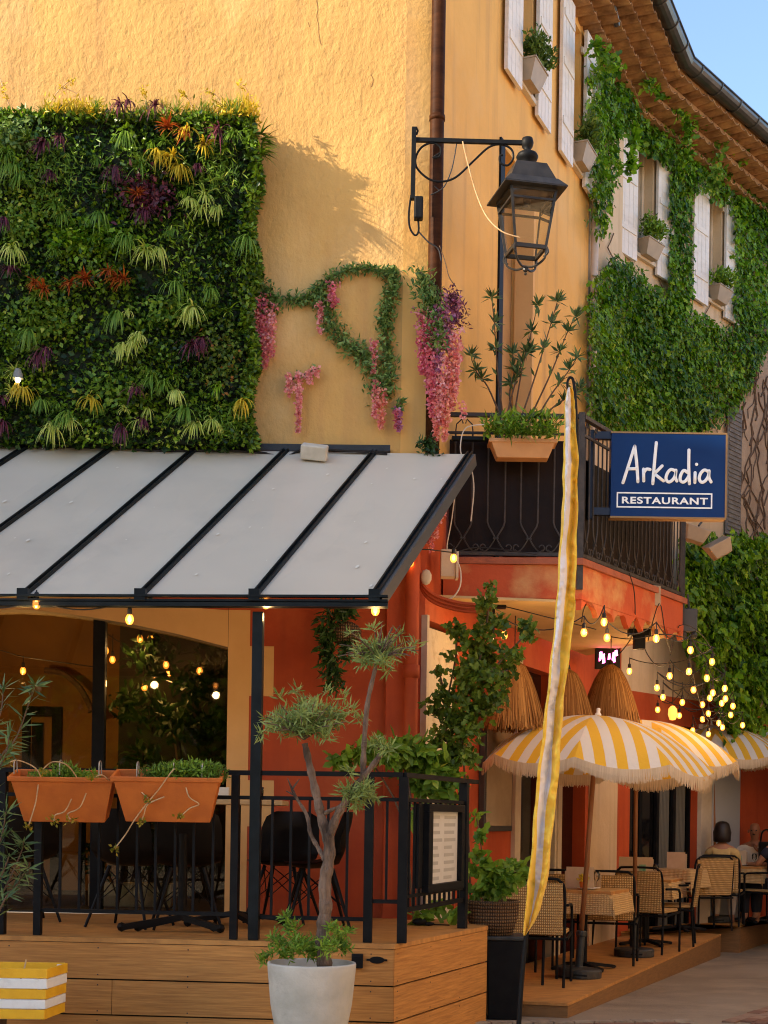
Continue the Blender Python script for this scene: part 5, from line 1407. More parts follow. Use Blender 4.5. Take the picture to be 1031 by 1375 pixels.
# hanging fern on the red wall
hf = thing('hanging_basket', tuple(P(460, 850, 11.15)), 'dark basket of trailing fern hung high on the red wall', 'planter')
c = P(463, 850, 11.15); m = MB(); m.ball((c.x, c.y + .02, c.z), .13, 14, (1, .7, .75)); m.build('basket', BASKET, hf, smooth=True)
m = MB(); m.tube([(c.x, 11.17, c.z + .06), (c.x, 11.3, c.z + .3)], .004, 4); m.tube([(c.x - .1, 11.15, c.z + .03), (c.x, 11.3, c.z + .3)], .004, 4); m.build('hanger', CORD, hf)
along('foliage', [P(440, 830, 11.1), P(438, 860, 11.1), P(445, 890, 11.1), P(450, 920, 11.1)], .09, 420, .09, .022, L_DARK, hf, bias=(-.2, -.3, -.6))
along('foliage', [P(460, 825, 11.1), P(470, 820, 11.1), P(445, 822, 11.1)], .10, 200, .09, .022, L_DARK, hf, bias=(0, -.3, .2))
along('foliage', [P(468, 860, 11.1), P(462, 885, 11.1)], .05, 80, .07, .02, L_DARK, hf, bias=(0, -.3, -.6))

# ================================================================== TERRACOTTA PLANTERS, OLIVE, CRATE
def deckbox(xa, xb, label):
    d = FD.p((xa + xb) / 2, 1075, .0).y - .12
    t, x0, x1, zt, zb = trough(xa, xb, 1041, 1107, d, .22, label, TERRA, taper=.075)
    m = MB(); m.box(x0 + .06, x1 - .06, d + .03, d + .19, zt - .06, zt - .045); m.build('soil', SOIL, t)
    return t, x0, x1, zt, zb, d
t1, x0, x1, zt, zb, d = deckbox(15, 155, 'left terracotta trough of low succulents hooked on the terrace railing')
clump('foliage', [(lerp(x0, x1, k), d + .1, zt - .035 + dz, .10, .07, .05) for k, dz in ((.28, 0), (.42, .0), (.55, .01), (.7, .01), (.5, .05))], 1500, .035, .009, L_FERN, t1, bias=(0, -.3, .8))
def dried(t, paths, m_=DRY):
    mb = MB()
    for pts in paths: mb.tube(smooth_path([P(x, y, dd) for x, y, dd in pts], 4), .0042, 5)
    mb.build('dry_runner', m_, t)
    for pts in paths:
        k = 16; e = P(*pts[-1]); leaves('dry_leaf', cloud(k, tuple(e), (.035, .02, .03)), rdir(k), rdir(k), .03, .018, L_AUT, t)
D9 = d - .075
dried(t1, [[(55, 1050, D9 + .1), (50, 1072, D9), (42, 1095, D9 - .01), (38, 1106, D9)], [(98, 1068, D9), (88, 1085, D9), (75, 1090, D9), (73, 1098, D9)], [(118, 1060, D9), (108, 1080, D9), (92, 1088, D9), (95, 1096, D9)],
           [(60, 1048, D9 + .1), (52, 1030, D9 + .08), (30, 1018, D9 + .05), (14, 1022, D9 + .05)], [(110, 1050, D9 + .1), (95, 1025, D9 + .05), (75, 1020, D9 + .05), (60, 1032, D9 + .05)], [(150, 1048, D9 + .08), (140, 1035, D9), (128, 1040, D9)]])
t2, x0, x1, zt, zb, d = deckbox(152, 297, 'right terracotta trough with mossy green plants and a long dried runner')
clump('foliage', [(lerp(x0, x1, k), d + .1, zt - .02 + dz, .12, .08, .07) for k, dz in ((.4, 0), (.52, .02), (.65, .03), (.78, .03), (.88, .02))], 2600, .035, .009, L_VINE, t2, bias=(0, -.3, .8))
clump('green_foliage', [(lerp(x0, x1, k), d + .08, zt + dz, .12, .08, .06) for k, dz in ((.5, .0), (.62, .02), (.75, .03), (.86, .01))], 1200, .04, .011, L_FERN, t2, bias=(0, -.3, .8))
dried(t2, [[(242, 1042, D9 + .08), (236, 1032, D9 + .03), (215, 1058, D9), (196, 1080, D9), (180, 1100, D9 - .02), (168, 1120, D9), (153, 1139, D9)], [(222, 1068, D9), (200, 1078, D9), (194, 1092, D9), (190, 1102, D9)],
           [(250, 1050, D9 + .05), (255, 1068, D9), (268, 1078, D9), (255, 1084, D9), (242, 1096, D9)], [(180, 1048, D9 + .08), (188, 1060, D9 + .05), (200, 1070, D9)]])
m = MB()
for px in (28, 88, 140, 190, 238, 276):
    p = FD.p(px, 1036, -.02); m.tube(smooth_path([p + Vector((0, -.02, -.05)), p + Vector((0, -.02, .03)), p + Vector((0, -.08, .035)), p + Vector((0, -.1, -.04))], 4), .004, 5)
m.build('hook', mat('wire', (.35, .33, .3), .4, metal=.6), t2)

DT = 8.45
ob = thing('olive_pot_tree', tuple(P(430, 1434, DT)), 'knobbly small tree with three tufted heads in a pale concrete pot before the terrace', 'potted tree')
ob.location = Vector((P(418, 1330, DT).x, DT, gz(DT)))
r_ = 59 * DT / FPX; zt = P(418, 1292, DT).z; c = (P(418, 1330, DT).x, DT, 0); zg_ = gz(DT)
h = zt - zg_
m = MB(); m.lathe([(r_ * .62, zg_ + .003), (r_ * .78, zg_ + h * .25), (r_ * .93, zg_ + h * .6), (r_ * 1.0, zt - .05), (r_ * 1.01, zt - .01), (r_ * 1.0, zt), (r_ * .93, zt), (r_ * .91, zt - .06), (.001, zt - .06)], c, 40, close=False)
m.build('pot', POTC, ob, smooth=True)
m = MB(); m.lathe([(r_ * .905, zt - .075), (r_ * .905, zt - .055), (.001, zt - .045)], c, 24, close=False); m.build('soil', SOIL, ob)
Tp = lambda x, y, dd=0: P(x, y, DT + dd)
m = MB()
def limb(pts, r0, r1):
    sp_ = smooth_path([Tp(*p) for p in pts], 5); n = len(sp_)
    m.tube(sp_, [lerp(r0, r1, i / (n - 1)) * (1 + .12 * math.sin(i * 1.9) + random.uniform(-.06, .08)) for i in range(n)], 9)
limb([(436, 1300), (433, 1255), (437, 1220), (436, 1185), (442, 1148), (440, 1118)], .043, .032)
limb([(440, 1130), (432, 1100), (424, 1065), (416, 1030), (409, 998)], .030, .019)
limb([(441, 1130), (450, 1100, -.03), (464, 1076, -.05), (482, 1050, -.05), (500, 1028, -.05), (512, 1012, -.05)], .027, .015)
limb([(487, 1045, -.05), (488, 1015, -.05), (490, 980, -.06), (494, 940, -.06), (502, 905, -.06), (506, 885, -.06)], .018, .011)
limb([(436, 1155), (428, 1140, .03), (417, 1120, .04), (412, 1095, .05), (400, 1075, .05), (392, 1060, .05)], .015, .008)
limb([(436, 1092), (448, 1086, -.05), (460, 1082, -.05)], .014, .008)
for a_, b_ in (((392, 1060, .05), (386, 1045, .04)), ((392, 1060, .05), (402, 1046, .05)), ((396, 1068, .05), (384, 1062, .06)), ((512, 1012, -.05), (520, 998, -.05)), ((512, 1012, -.05), (505, 1000, -.05))):
    m.tube([Tp(*a_), Tp(*b_)], [.008, .003], 5)
for hx, hy in ((408, 985), (508, 880)):
    for k in range(44):
        a = random.uniform(.1, PI - .1) if hx < 450 else random.uniform(-.2, PI + .1); L_ = random.uniform(25, 62)
        e = (hx + math.cos(a) * L_, hy - math.sin(a) * L_ * .75, random.uniform(-.2, .2)); md = (hx + math.cos(a) * L_ * .5, hy - math.sin(a) * L_ * .3 - 3, e[2] * .5)
        m.tube(smooth_path([Tp(hx, hy + 8), Tp(*md), Tp(*e)], 3), [.006, .005, .004, .004, .003, .003, .002], 4)
m.build('trunk', BARK, ob)
cc = []
for x, y, r in ((352, 985, 7), (375, 935, 6), (440, 930, 6), (398, 928, 6), (485, 965, 7), (462, 935, 6), (372, 975, 14), (385, 965, 17), (400, 970, 18), (415, 958, 16), (430, 968, 18), (445, 960, 15), (455, 968, 11), (395, 980, 14), (420, 980, 15), (438, 985, 11), (405, 948, 10), (362, 968, 8), (470, 955, 8), (425, 945, 8)):
    p = Tp(x, y, random.uniform(-.12, .12)); k = r * DT / FPX; cc.append((p.x, p.y, p.z, k, k, k * .8))
clump('crown', cc, 1500, .066, .0095, L_OLIVE, ob, bias=(0, -.2, .35))
cc = []
for x, y, r in ((470, 850, 5), (500, 845, 6), (535, 852, 6), (556, 868, 6), (520, 900, 7), (490, 885, 14), (505, 875, 15), (520, 870, 14), (532, 880, 9), (495, 868, 10), (515, 888, 10), (482, 875, 7), (545, 872, 5)):
    p = Tp(x, y, random.uniform(-.1, .1)); k = r * DT / FPX; cc.append((p.x, p.y, p.z, k, k, k * .8))
clump('crown', cc, 680, .064, .0095, L_OLIVE, ob, bias=(0, -.2, .35))
cc = []
for x, y, r in ((465, 1062, 10), (480, 1068, 14), (492, 1060, 12), (478, 1080, 9), (500, 1068, 8), (505, 1000, 10), (520, 1005, 8), (470, 1035, 7)):
    p = Tp(x, y, -.08 + random.uniform(-.06, .06)); k = r * DT / FPX; cc.append((p.x, p.y, p.z, k, k, k * .8))
clump('crown', cc, 520, .064, .0095, L_OLIVE, ob, bias=(0, -.2, .3))
cc = []
for x, y, r in ((372, 1265, 12), (385, 1278, 13), (400, 1268, 15), (360, 1282, 8), (392, 1245, 10), (385, 1232, 7), (415, 1272, 14), (440, 1270, 14), (455, 1262, 13), (462, 1275, 9), (448, 1248, 9), (425, 1280, 12), (350, 1290, 6), (466, 1252, 6)):
    p = Tp(x, y, random.uniform(-.15, .12)); k = r * DT / FPX; cc.append((p.x, p.y, p.z, k, k, k))
clump('undergrowth', cc, 1300, .05, .011, L_FERN, ob, bias=(0, -.3, .6))

DC = 8.15
cr = thing('striped_crate', tuple(Vector((P(30, 1370, DC).x, DC, P(30, 1371, DC).z))), 'yellow and white slatted wooden crate at the lower left corner', 'crate')
xa, xb = P(-80, 1330, DC).x, P(63, 1330, DC).x; 
rows = [(1301, 1314, YEL), (1315, 1328, WHP), (1329, 1342, YEL), (1343, 1355, WHP), (1356, 1369, YEL)]
xc = P(91, 1330, DC + .35).x
for i, (y0, y1, mm) in enumerate(rows):
    m = MB(); z0, z1 = P(63, y1, DC).z, P(63, y0, DC).z; e = .003 * i
    m.box(xa, xb - e, DC, DC + .014, z0, z1)
    m.hexa([(xb - e + .001, DC), (xc - e, DC + .34), (xc - e - .014, DC + .345), (xb - e - .014, DC + .0145)], z0 - .001, z1 - .001)
    m.box(xa, xc - e - .02, DC + .346, DC + .36, z0, z1)
    m.build('slat', mm, cr, bevel=.003)
m = MB(); z0, z1 = P(63, 1369, DC).z, P(63, 1303, DC).z
m.box(xb - .06, xb - .034, DC + .0145, DC + .04, z0, z1); m.box(xc - .06, xc - .034, DC + .32, DC + .345, z0, z1); m.box(xa, xb - .04, DC + .02, DC + .34, z0 - .004, z0 + .01); m.build('corner_batten', WHP, cr)
m = MB(); m.box(xa + .2, xb - .3, DC + .02, DC + .3, gz(DC), z0 - .005); m.build('foot', TWIG, cr)
m = MB(); a_ = P(35, 1300, DC + .2); m.tube(smooth_path([a_ - Vector((.03, 0, .06)), a_ + Vector((-.01, 0, 0)), a_ + Vector((0, 0, .05))], 4), .005, 5); m.build('stalk', DRY, cr)

# oleander bush at the left edge
ol = []
DO = 8.6
for xs in ([(-60, 1300), (-30, 1150), (-5, 1030), (22, 990), (42, 935), (48, 920)], [(-60, 1300), (-40, 1100), (-20, 1000), (0, 960), (4, 925)], [(-70, 1300), (-40, 1180), (-10, 1120), (20, 1090), (45, 1060)][:3], [(-50, 1340), (-20, 1270), (5, 1210), (20, 1190), (38, 1165)], [(-50, 1340), (-20, 1240), (8, 1190), (28, 1145), (32, 1130)],
           [(-60, 1330), (-25, 1230), (0, 1180), (12, 1150)], [(-60, 1300), (-50, 1150), (-20, 1060), (5, 1020), (12, 990)], [(-60, 1320), (-35, 1200), (-8, 1150), (3, 1120), (8, 1090)]):
    ol.append([P(x, y, DO + random.uniform(-.15, .1)) for x, y in xs])
ob2 = stem_plant('oleander_bush', 'oleander with long narrow leaves reaching in from the left edge before the railing', 'plant', ol, L_OLEA, L=.12, W_=.015, n=3, upb=.5)
m = MB(); c = P(-70, 1340, DO); m.lathe([(.16, gz(DO)), (.24, .5), (.22, .5), (.001, .46)], (c.x, DO, 0), 16); m.build('pot', TERRA, ob2)
ol = [[P(x, y, DO + .1) for x, y in xs] for xs in ([(110, 1300), (60, 1220), (70, 1195), (82, 1160)][1:], [(20, 1260), (40, 1195), (75, 1180), (110, 1185)][1:])]

for t_ in (t1, t2): t_.rotation_euler = (.24, 0, 0)
# ================================================================== FEATHER FLAG
DF = 8.6
fl = thing('feather_flag', (P(694, 1435, DF).x, DF + .04, gz(DF)), 'narrow yellow and white feather flag seen nearly edge-on on a leaning black pole', 'flag')
rows = [(520, 763, 767), (524, 761, 769), (545, 758, 771), (580, 757, 773), (617, 757, 776), (640, 754, 775), (665, 756, 775), (700, 753, 775), (748, 750, 774), (790, 748, 773), (830, 745, 770), (885, 739, 764), (940, 733, 757), (998, 727, 753), (1056, 720, 749), (1115, 715, 742), (1160, 712, 738), (1188, 708, 734), (1220, 706, 726), (1240, 704.5, 716), (1256, 703.5, 705)]
ys_ = [r[0] for r in rows]; K = 220; C = 21; wr_ = [(random.uniform(.05, .6), random.uniform(-9, 9), random.uniform(0, 6)) for _ in range(14)]
m = MB(); m.uv = []
for i in range(K + 1):
    y = lerp(520, 1256, i / K); a = np.interp(y, ys_, [r[1] for r in rows]); b = np.interp(y, ys_, [r[2] for r in rows])
    w1_ = .12 + .05 * math.sin(y * .021); w2_ = .52 + .07 * math.sin(y * .013 + 1) + .04 * math.sin(y * .05)
    if y > 1040: w1_ += (y - 1040) * .0018; w2_ += (y - 1040) * .0008
    for j in range(C + 1):
        f = j / C
        dz = .045 * math.sin(f * 7.5 + y * .004) + .012 * math.sin(f * 16 + y * .03) + .02 * math.sin(f * 3 + y * .045) * f + .07 * (f - .5) + sum(.0032 / (.4 + q_[0]) * math.sin(y * q_[0] + f * q_[1] + q_[2]) for q_ in wr_)
        p = P(lerp(a, b, f) + .6 * math.sin(y * .09 + f * 3), y, DF - .02 + dz); m.v.append(tuple(p))
        m.uv.append((float(np.interp(f, [0, w1_, w2_, 1], [.4, 1, 2, 2.9])), 0))
for i in range(K):
    for j in range(C): m.f.append((i * (C + 1) + j, (i + 1) * (C + 1) + j, (i + 1) * (C + 1) + j + 1, i * (C + 1) + j + 1))
STR1 = stripemat('banner_cloth', (.95, .70, .09), (.86, .84, .86), 1.0)
o = m.build('banner', STR1, fl, smooth=True); sm = o.modifiers.new('thickness', 'SOLIDIFY'); sm.thickness = .003
m = MB(); pl = smooth_path([P(x, y, DF + .13) for x, y in ((762, 524), (762, 512), (766, 507), (770, 513), (773, 545), (775, 610), (772, 690), (764, 800), (752, 920), (737, 1040), (720, 1160), (706, 1260), (700, 1320), (696, 1380))] + [Vector((P(693, 1430, DF).x, DF + .13, gz(DF) + .01))], 4)
n = len(pl); m.tube(pl, [lerp(.007, .016, i / (n - 1)) for i in range(n)], 8); m.build('pole', BLACK, fl)
m = MB(); e = pl[-1]
for a in (0.4, 1.97, 3.54, 5.1): m.bar(e + Vector((0, 0, .02)), e + Vector((.35 * math.cos(a), .35 * math.sin(a), .012)), .03, .015)
m.build('cross_foot', BLACK, fl)

# ================================================================== PLATFORMS
def platform(name, pts, z, label):
    t = thing(name, (pts[0][0], pts[0][1], 0), label, 'platform')
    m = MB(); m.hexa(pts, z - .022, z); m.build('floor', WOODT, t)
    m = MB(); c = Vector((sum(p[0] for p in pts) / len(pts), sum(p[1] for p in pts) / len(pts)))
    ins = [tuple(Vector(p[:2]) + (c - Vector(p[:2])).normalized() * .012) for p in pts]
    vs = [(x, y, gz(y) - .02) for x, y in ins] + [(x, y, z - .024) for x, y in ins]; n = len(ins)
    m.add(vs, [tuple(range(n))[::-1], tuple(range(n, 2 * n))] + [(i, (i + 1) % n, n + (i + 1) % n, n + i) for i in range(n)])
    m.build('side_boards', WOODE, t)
    return t
ZP1, ZP2 = .15, .21
n1 = PG(762, 1347, ZP1); f1 = PG(968, 1254, ZP1); l1 = PG(690, 1344, ZP1)
wA = F1.w(F1.fp(640, 1200)[0], .02, 0); 
tt = F1.d.dot(Vector((f1.x, f1.y)) - F1.a); wB = F1.w(tt + .1, .02, 0)
platform('low_platform', [(l1.x, l1.y), (n1.x, n1.y), (f1.x, f1.y), (wB.x, wB.y), (wA.x, wA.y)], ZP1, 'low wooden platform carrying the two near striped umbrellas')
m = MB(); sd_ = Fr((n1.x, n1.y), (f1.x, f1.y)); m.fbox(sd_, -.01, sd_.L, .0, .012, ZP1 - .03, ZP1 - .006)
n2 = PG(993, 1243, ZP2); q2_ = PG(1031, 1228, ZP2); dir2 = (q2_ - n2); f2 = n2 + dir2 * 4; l2 = PG(868, 1238, ZP2)
wC = F2.w(.05, .02, 0); wD = F2.w(F2.d.dot(Vector((f2.x, f2.y)) - F2.a), .02, 0)
platform('far_platform', [(l2.x, l2.y), (n2.x, n2.y), (f2.x, f2.y), (wD.x, wD.y), (wC.x, wC.y)], ZP2, 'further wooden platform where two people sit at a table')

# ================================================================== UMBRELLAS
STR = stripemat('umbrella_stripes', (.88, .52, .025), (.82, .79, .70), .092)
FRIN = leafmat('fringe_cotton', (.70, .55, .36), (.80, .66, .46), .35, r=.9)
def umbrella(label, base, topdir, H, Rr, ang0, name='parasol'):
    """built upright round its foot, then leaned as a whole"""
    t = thing(name, base, label, 'parasol', 'striped fringed parasols')
    def bl(mb, nm, mm, **k):
        me_v = mb.v; mb.v = [(x + base[0], y + base[1], z + base[2]) for x, y, z in me_v]; return mb.build(nm, mm, t, **k)
    m = MB(); m.tube([(0, 0, .28), (0, 0, H - .05)], .022, 12); bl(m, 'pole', POLEW, smooth=True)
    m = MB(); m.lathe([(.20, .0), (.205, .012), (.205, .07), (.19, .082), (.045, .09), (.035, .10), (.035, .40), (.001, .40)], (0, 0, .002), 28); m.lathe([(.04, .36), (.045, .37), (.045, .40), (.04, .41)], (0, 0, .002), 14)
    b_ = bl(m, 'base', BASEG, bevel=0)
    m = MB(); m.box(-.07, .05, -.207, -.2, .03, .045); bl(m, 'handle_slot', BLACK)
    m = MB(); m.uv = []; NP, Cc, Rw = 8, 12, 9; hd = .43
    fr_pts = []
    for p in range(NP):
        c0 = ang0 + p * 2 * PI / NP; base_i = len(m.v)
        for i in range(Rw + 1):
            tt_ = .03 + .97 * i / Rw
            for j in range(Cc + 1):
                a = c0 + (j / Cc - .5) * 2 * PI / NP; q = (j / Cc - .5) * 2
                rr = Rr * tt_ * (1 - .035 * (1 - q * q) * tt_ ** 3)
                z = H - .02 - hd * tt_ ** 2.15 - .05 * (1 - q * q) * tt_ ** 5 - .02 * (1 - q * q) * tt_
                m.v.append((rr * math.cos(a), rr * math.sin(a), z)); m.uv.append((rr * math.sin(a - c0) + .092 * 10.5, 0))
                if i == Rw: fr_pts.append((rr, a, z))
        for i in range(Rw):
            for j in range(Cc):
                k = base_i + i * (Cc + 1) + j; m.f.append((k, k + Cc + 1, k + Cc + 2, k + 1))
    bl(m, 'canopy', STR, smooth=True)
    m = MB(); rn = []; fv = []
    nf = len(fr_pts)
    per = Cc + 1
    for p in range(NP):
        seg = fr_pts[p * per:(p + 1) * per]
        NS = 100
        for s_ in range(NS):
            u_ = (s_ + .5) / NS * Cc; i = min(int(u_), Cc - 1); f = u_ - i
            r, a, z = [lerp(seg[i][k], seg[i + 1][k], f) for k in range(3)]
            wda = .46 * 2 * PI / NP / NS * 1.15; ln = .105 + random.uniform(-.012, .012) ; q = (s_ + .5) / NS * 2 - 1
            ln *= (.8 + .25 * (1 - q * q)); fl_ = random.uniform(-.002, .004)
            b0 = len(m.v)
            for rr, zz_, wa in ((r + .002, z + .004, wda), (r + .006 + fl_, z - ln * .5, wda * .95), (r + .004 + fl_ * 2, z - ln, wda * .7)):
                m.v += [(rr * math.cos(a - wa), rr * math.sin(a - wa), zz_), (rr * math.cos(a + wa), rr * math.sin(a + wa), zz_)]
            m.f += [(b0, b0 + 1, b0 + 3, b0 + 2), (b0 + 2, b0 + 3, b0 + 5, b0 + 4)]; rv = random.random(); rn += [rv, rv]
    o = bl(m, 'fringe', FRIN); a = o.data.attributes.new('rnd', 'FLOAT', 'FACE'); a.data.foreach_set('value', rn)
    for p in range(NP):
        a = ang0 + (p + .5) * 2 * PI / NP; m = MB()
        m.tube([(.02 * math.cos(a), .02 * math.sin(a), H - .05), (Rr * .55 * math.cos(a), Rr * .55 * math.sin(a), H - .03 - hd * .55 ** 2.15 - .02), (Rr * .985 * math.cos(a), Rr * .985 * math.sin(a), H - .035 - hd)], .005, 5)
        bl(m, 'rib', TWIG)
    m = MB(); m.lathe([(.03, -.01), (.028, .015), (.016, .03), (.018, .06), (.012, .068), (.001, .07)], (0, 0, H - .02), 12); bl(m, 'finial', WHP, smooth=True)
    zaxis = Vector(topdir).normalized(); t.rotation_mode = 'QUATERNION'; t.rotation_quaternion = Vector((0, 0, 1)).rotation_difference(zaxis)
    return t
def umb(label, bpx, bpy_, z, tpx, tpy, R_, ang, dtop=0, name='parasol'):
    b = PG(bpx, bpy_, z); tp = P(tpx, tpy, b.y + dtop); v = tp - b; return umbrella(label, tuple(b), v, v.length, R_, ang)
# panel seams at -17 deg and 28 deg right of the line towards the camera
umb('nearest yellow and white striped parasol with cream fringe, leaning slightly to the right', 776, 1312, ZP1, 803, 958, 1.04, R(-90 + 5.5))
umb('second striped parasol, mostly hidden behind the nearest one, over the middle table', 851, 1284, ZP1, 855, 964, 1.05, R(-90 - 9))
umb('third parasol half in shade beside the hanging creeper', 962, 1238, ZP2, 955, 972, 1.02, R(-90 + 14))
umb('last parasol, brightly lit, cut by the right edge of the view', 1062, 1236, ZP2, 1062, 975, 1.05, R(-90))

# ================================================================== STRAW SHADES
def straw(px, py, d, Rr, H, label):
    ap = P(px, py, d); t = thing('straw_pendant', tuple(ap), label, 'pendant shade', 'raffia shades hanging under the balcony')
    n = 2600; a = rng.random(n) * 2 * PI; V = []; Fc = []; rn = rng.random(n)
    for k in range(n):
        ln = random.uniform(.78, 1.05); ro = Rr * random.uniform(.85, 1.04); sw = random.uniform(-.12, .12); w_ = random.uniform(.0025, .005); b0 = len(V)
        for i in range(6):
            tq = i / 5 * ln; r = ro * (min(tq * 1.0, 1.1) ** .62) ; an = a[k] + sw * tq
            z = ap.z - H * tq ** 1.25
            x = ap.x + r * math.cos(an); y = ap.y + r * math.sin(an); tx, ty = -math.sin(an) * w_, math.cos(an) * w_
            V += [(x - tx, y - ty, z), (x + tx, y + ty, z)]
        for i in range(5): Fc.append((b0 + 2 * i, b0 + 2 * i + 1, b0 + 2 * i + 3, b0 + 2 * i + 2))
    m = MB(); m.add(V, Fc); o = m.build('shade', leafmat('raffia_strand', (.22, .085, .018), (.58, .30, .09), .3, r=.8), t)
    at_ = o.data.attributes.new('rnd', 'FLOAT', 'FACE'); at_.data.foreach_set('value', np.repeat(rn, 5).astype(np.float32))
    m = MB(); m.lathe([(.001, 0)] + [(Rr * .93 * (q ** .62), -H * q ** 1.25 - .01) for q in (.1, .25, .45, .65, .85)], (ap.x, ap.y, ap.z - .01), 20, close=False); m.build('lining', STRAW, t)
    m = MB(); m.tube([tuple(ap), (ap.x, ap.y, ZBU - .02)], .005, 5); m.lathe([(.001, .03), (.02, .02), (.03, -.02), (.001, -.02)], ap, 10, close=False); m.build('cord', CORD, t)
    return t
straw(691, 884, 12.6, .27, .60, 'raffia shade nearest the leafy climber')
straw(762, 896, 13.3, .26, .56, 'raffia shade half hidden behind the feather flag')
straw(820, 890, 13.9, .29, .60, 'raffia shade below the glowing pink screen')

# ================================================================== CHAIRS AND TABLES
def patio_chair(label, group):
    t = thing('rattan_armchair', (0, 0, 0), label, 'chair', group)
    rr = .0125; W, Dp = .27, .25
    for sx in (-1, 1):
        m = MB(); m.tube(smooth_path([(sx * W, Dp, 0), (sx * W, Dp, .55), (sx * W, Dp - .03, .64), (sx * W, Dp - .10, .665), (sx * W, -Dp + .03, .68)], 3), rr, 8); m.build('leg', BLACK, t)
        m = MB(); m.tube([(sx * (W - .02), -Dp - .03, 0), (sx * (W - .02), -Dp, .42)], rr, 8); m.build('leg', BLACK, t)
    m = MB()
    m.tube(smooth_path([(-W + .02, -Dp, .42), (-W + .02, -Dp - .05, .80), (-W + .06, -Dp - .065, .88), (-W + .12, -Dp - .07, .90), (W - .12, -Dp - .07, .90), (W - .06, -Dp - .065, .88), (W - .02, -Dp - .05, .80), (W - .02, -Dp, .42)], 3), rr, 8)
    m.tube([(-W, -Dp, .40), (W, -Dp, .40)], rr, 8); m.tube([(-W, Dp, .42), (W, Dp, .42)], rr, 8)
    for sx in (-1, 1): m.tube([(sx * W, -Dp, .40), (sx * W, Dp, .42)], rr, 8)
    m.build('frame', BLACK, t)
    m = MB(); m.box(-W + .02, W - .02, -Dp + .01, Dp, .425, .46); m.build('seat', RATTAN, t, bevel=.012)
    m = MB(); n = 9; vs = []
    for side in (0, 1):
        for j in range(6):
            z = lerp(.44, .865, j / 5)
            for i in range(n):
                u_ = (i / (n - 1) - .5) * 2; yb = -Dp - .005 - (z - .42) * .14 - .025 * (1 - u_ * u_) - (.022 if side == 0 else 0)
                vs.append((u_ * (W - .035), yb, z))
    fs = []
    for side in (0, 1):
        for j in range(5):
            for i in range(n - 1):
                k = side * 6 * n + j * n + i; q = (k, k + 1, k + n + 1, k + n); fs.append(q if side == 0 else q[::-1])
    for j in range(5):
        for i in (0, n - 1):
            k = j * n + i; q = (k, k + n, k + n + 6 * n, k + 6 * n); fs.append(q if i == 0 else q[::-1])
    for i in range(n - 1):
        for j in (0, 5):
            k = j * n + i; q = (k, k + 6 * n, k + 1 + 6 * n, k + 1); fs.append(q if j == 0 else q[::-1])
    m.add(vs, fs); m.build('backrest', RATTAN, t)
    return t
chp = patio_chair('x', 'rattan armchairs at the street tables'); used = [False]
def chair_at(p, rz, label):
    o = chp if not used[0] else copy_tree(chp); used[0] = True
    o.location = p; o.rotation_euler = (0, 0, rz); o['label'] = label; return o
ra = math.atan2(F1.d.y, F1.d.x) - PI / 2       # along the lane
rb = math.atan2(F2.d.y, F2.d.x) - PI / 2
def on(px, d, z): p = P(px, 1200, d); return Vector((p.x, d, z))
BURL = weavemat('burlap', (.80, .54, .24), (.50, .30, .11), 150)
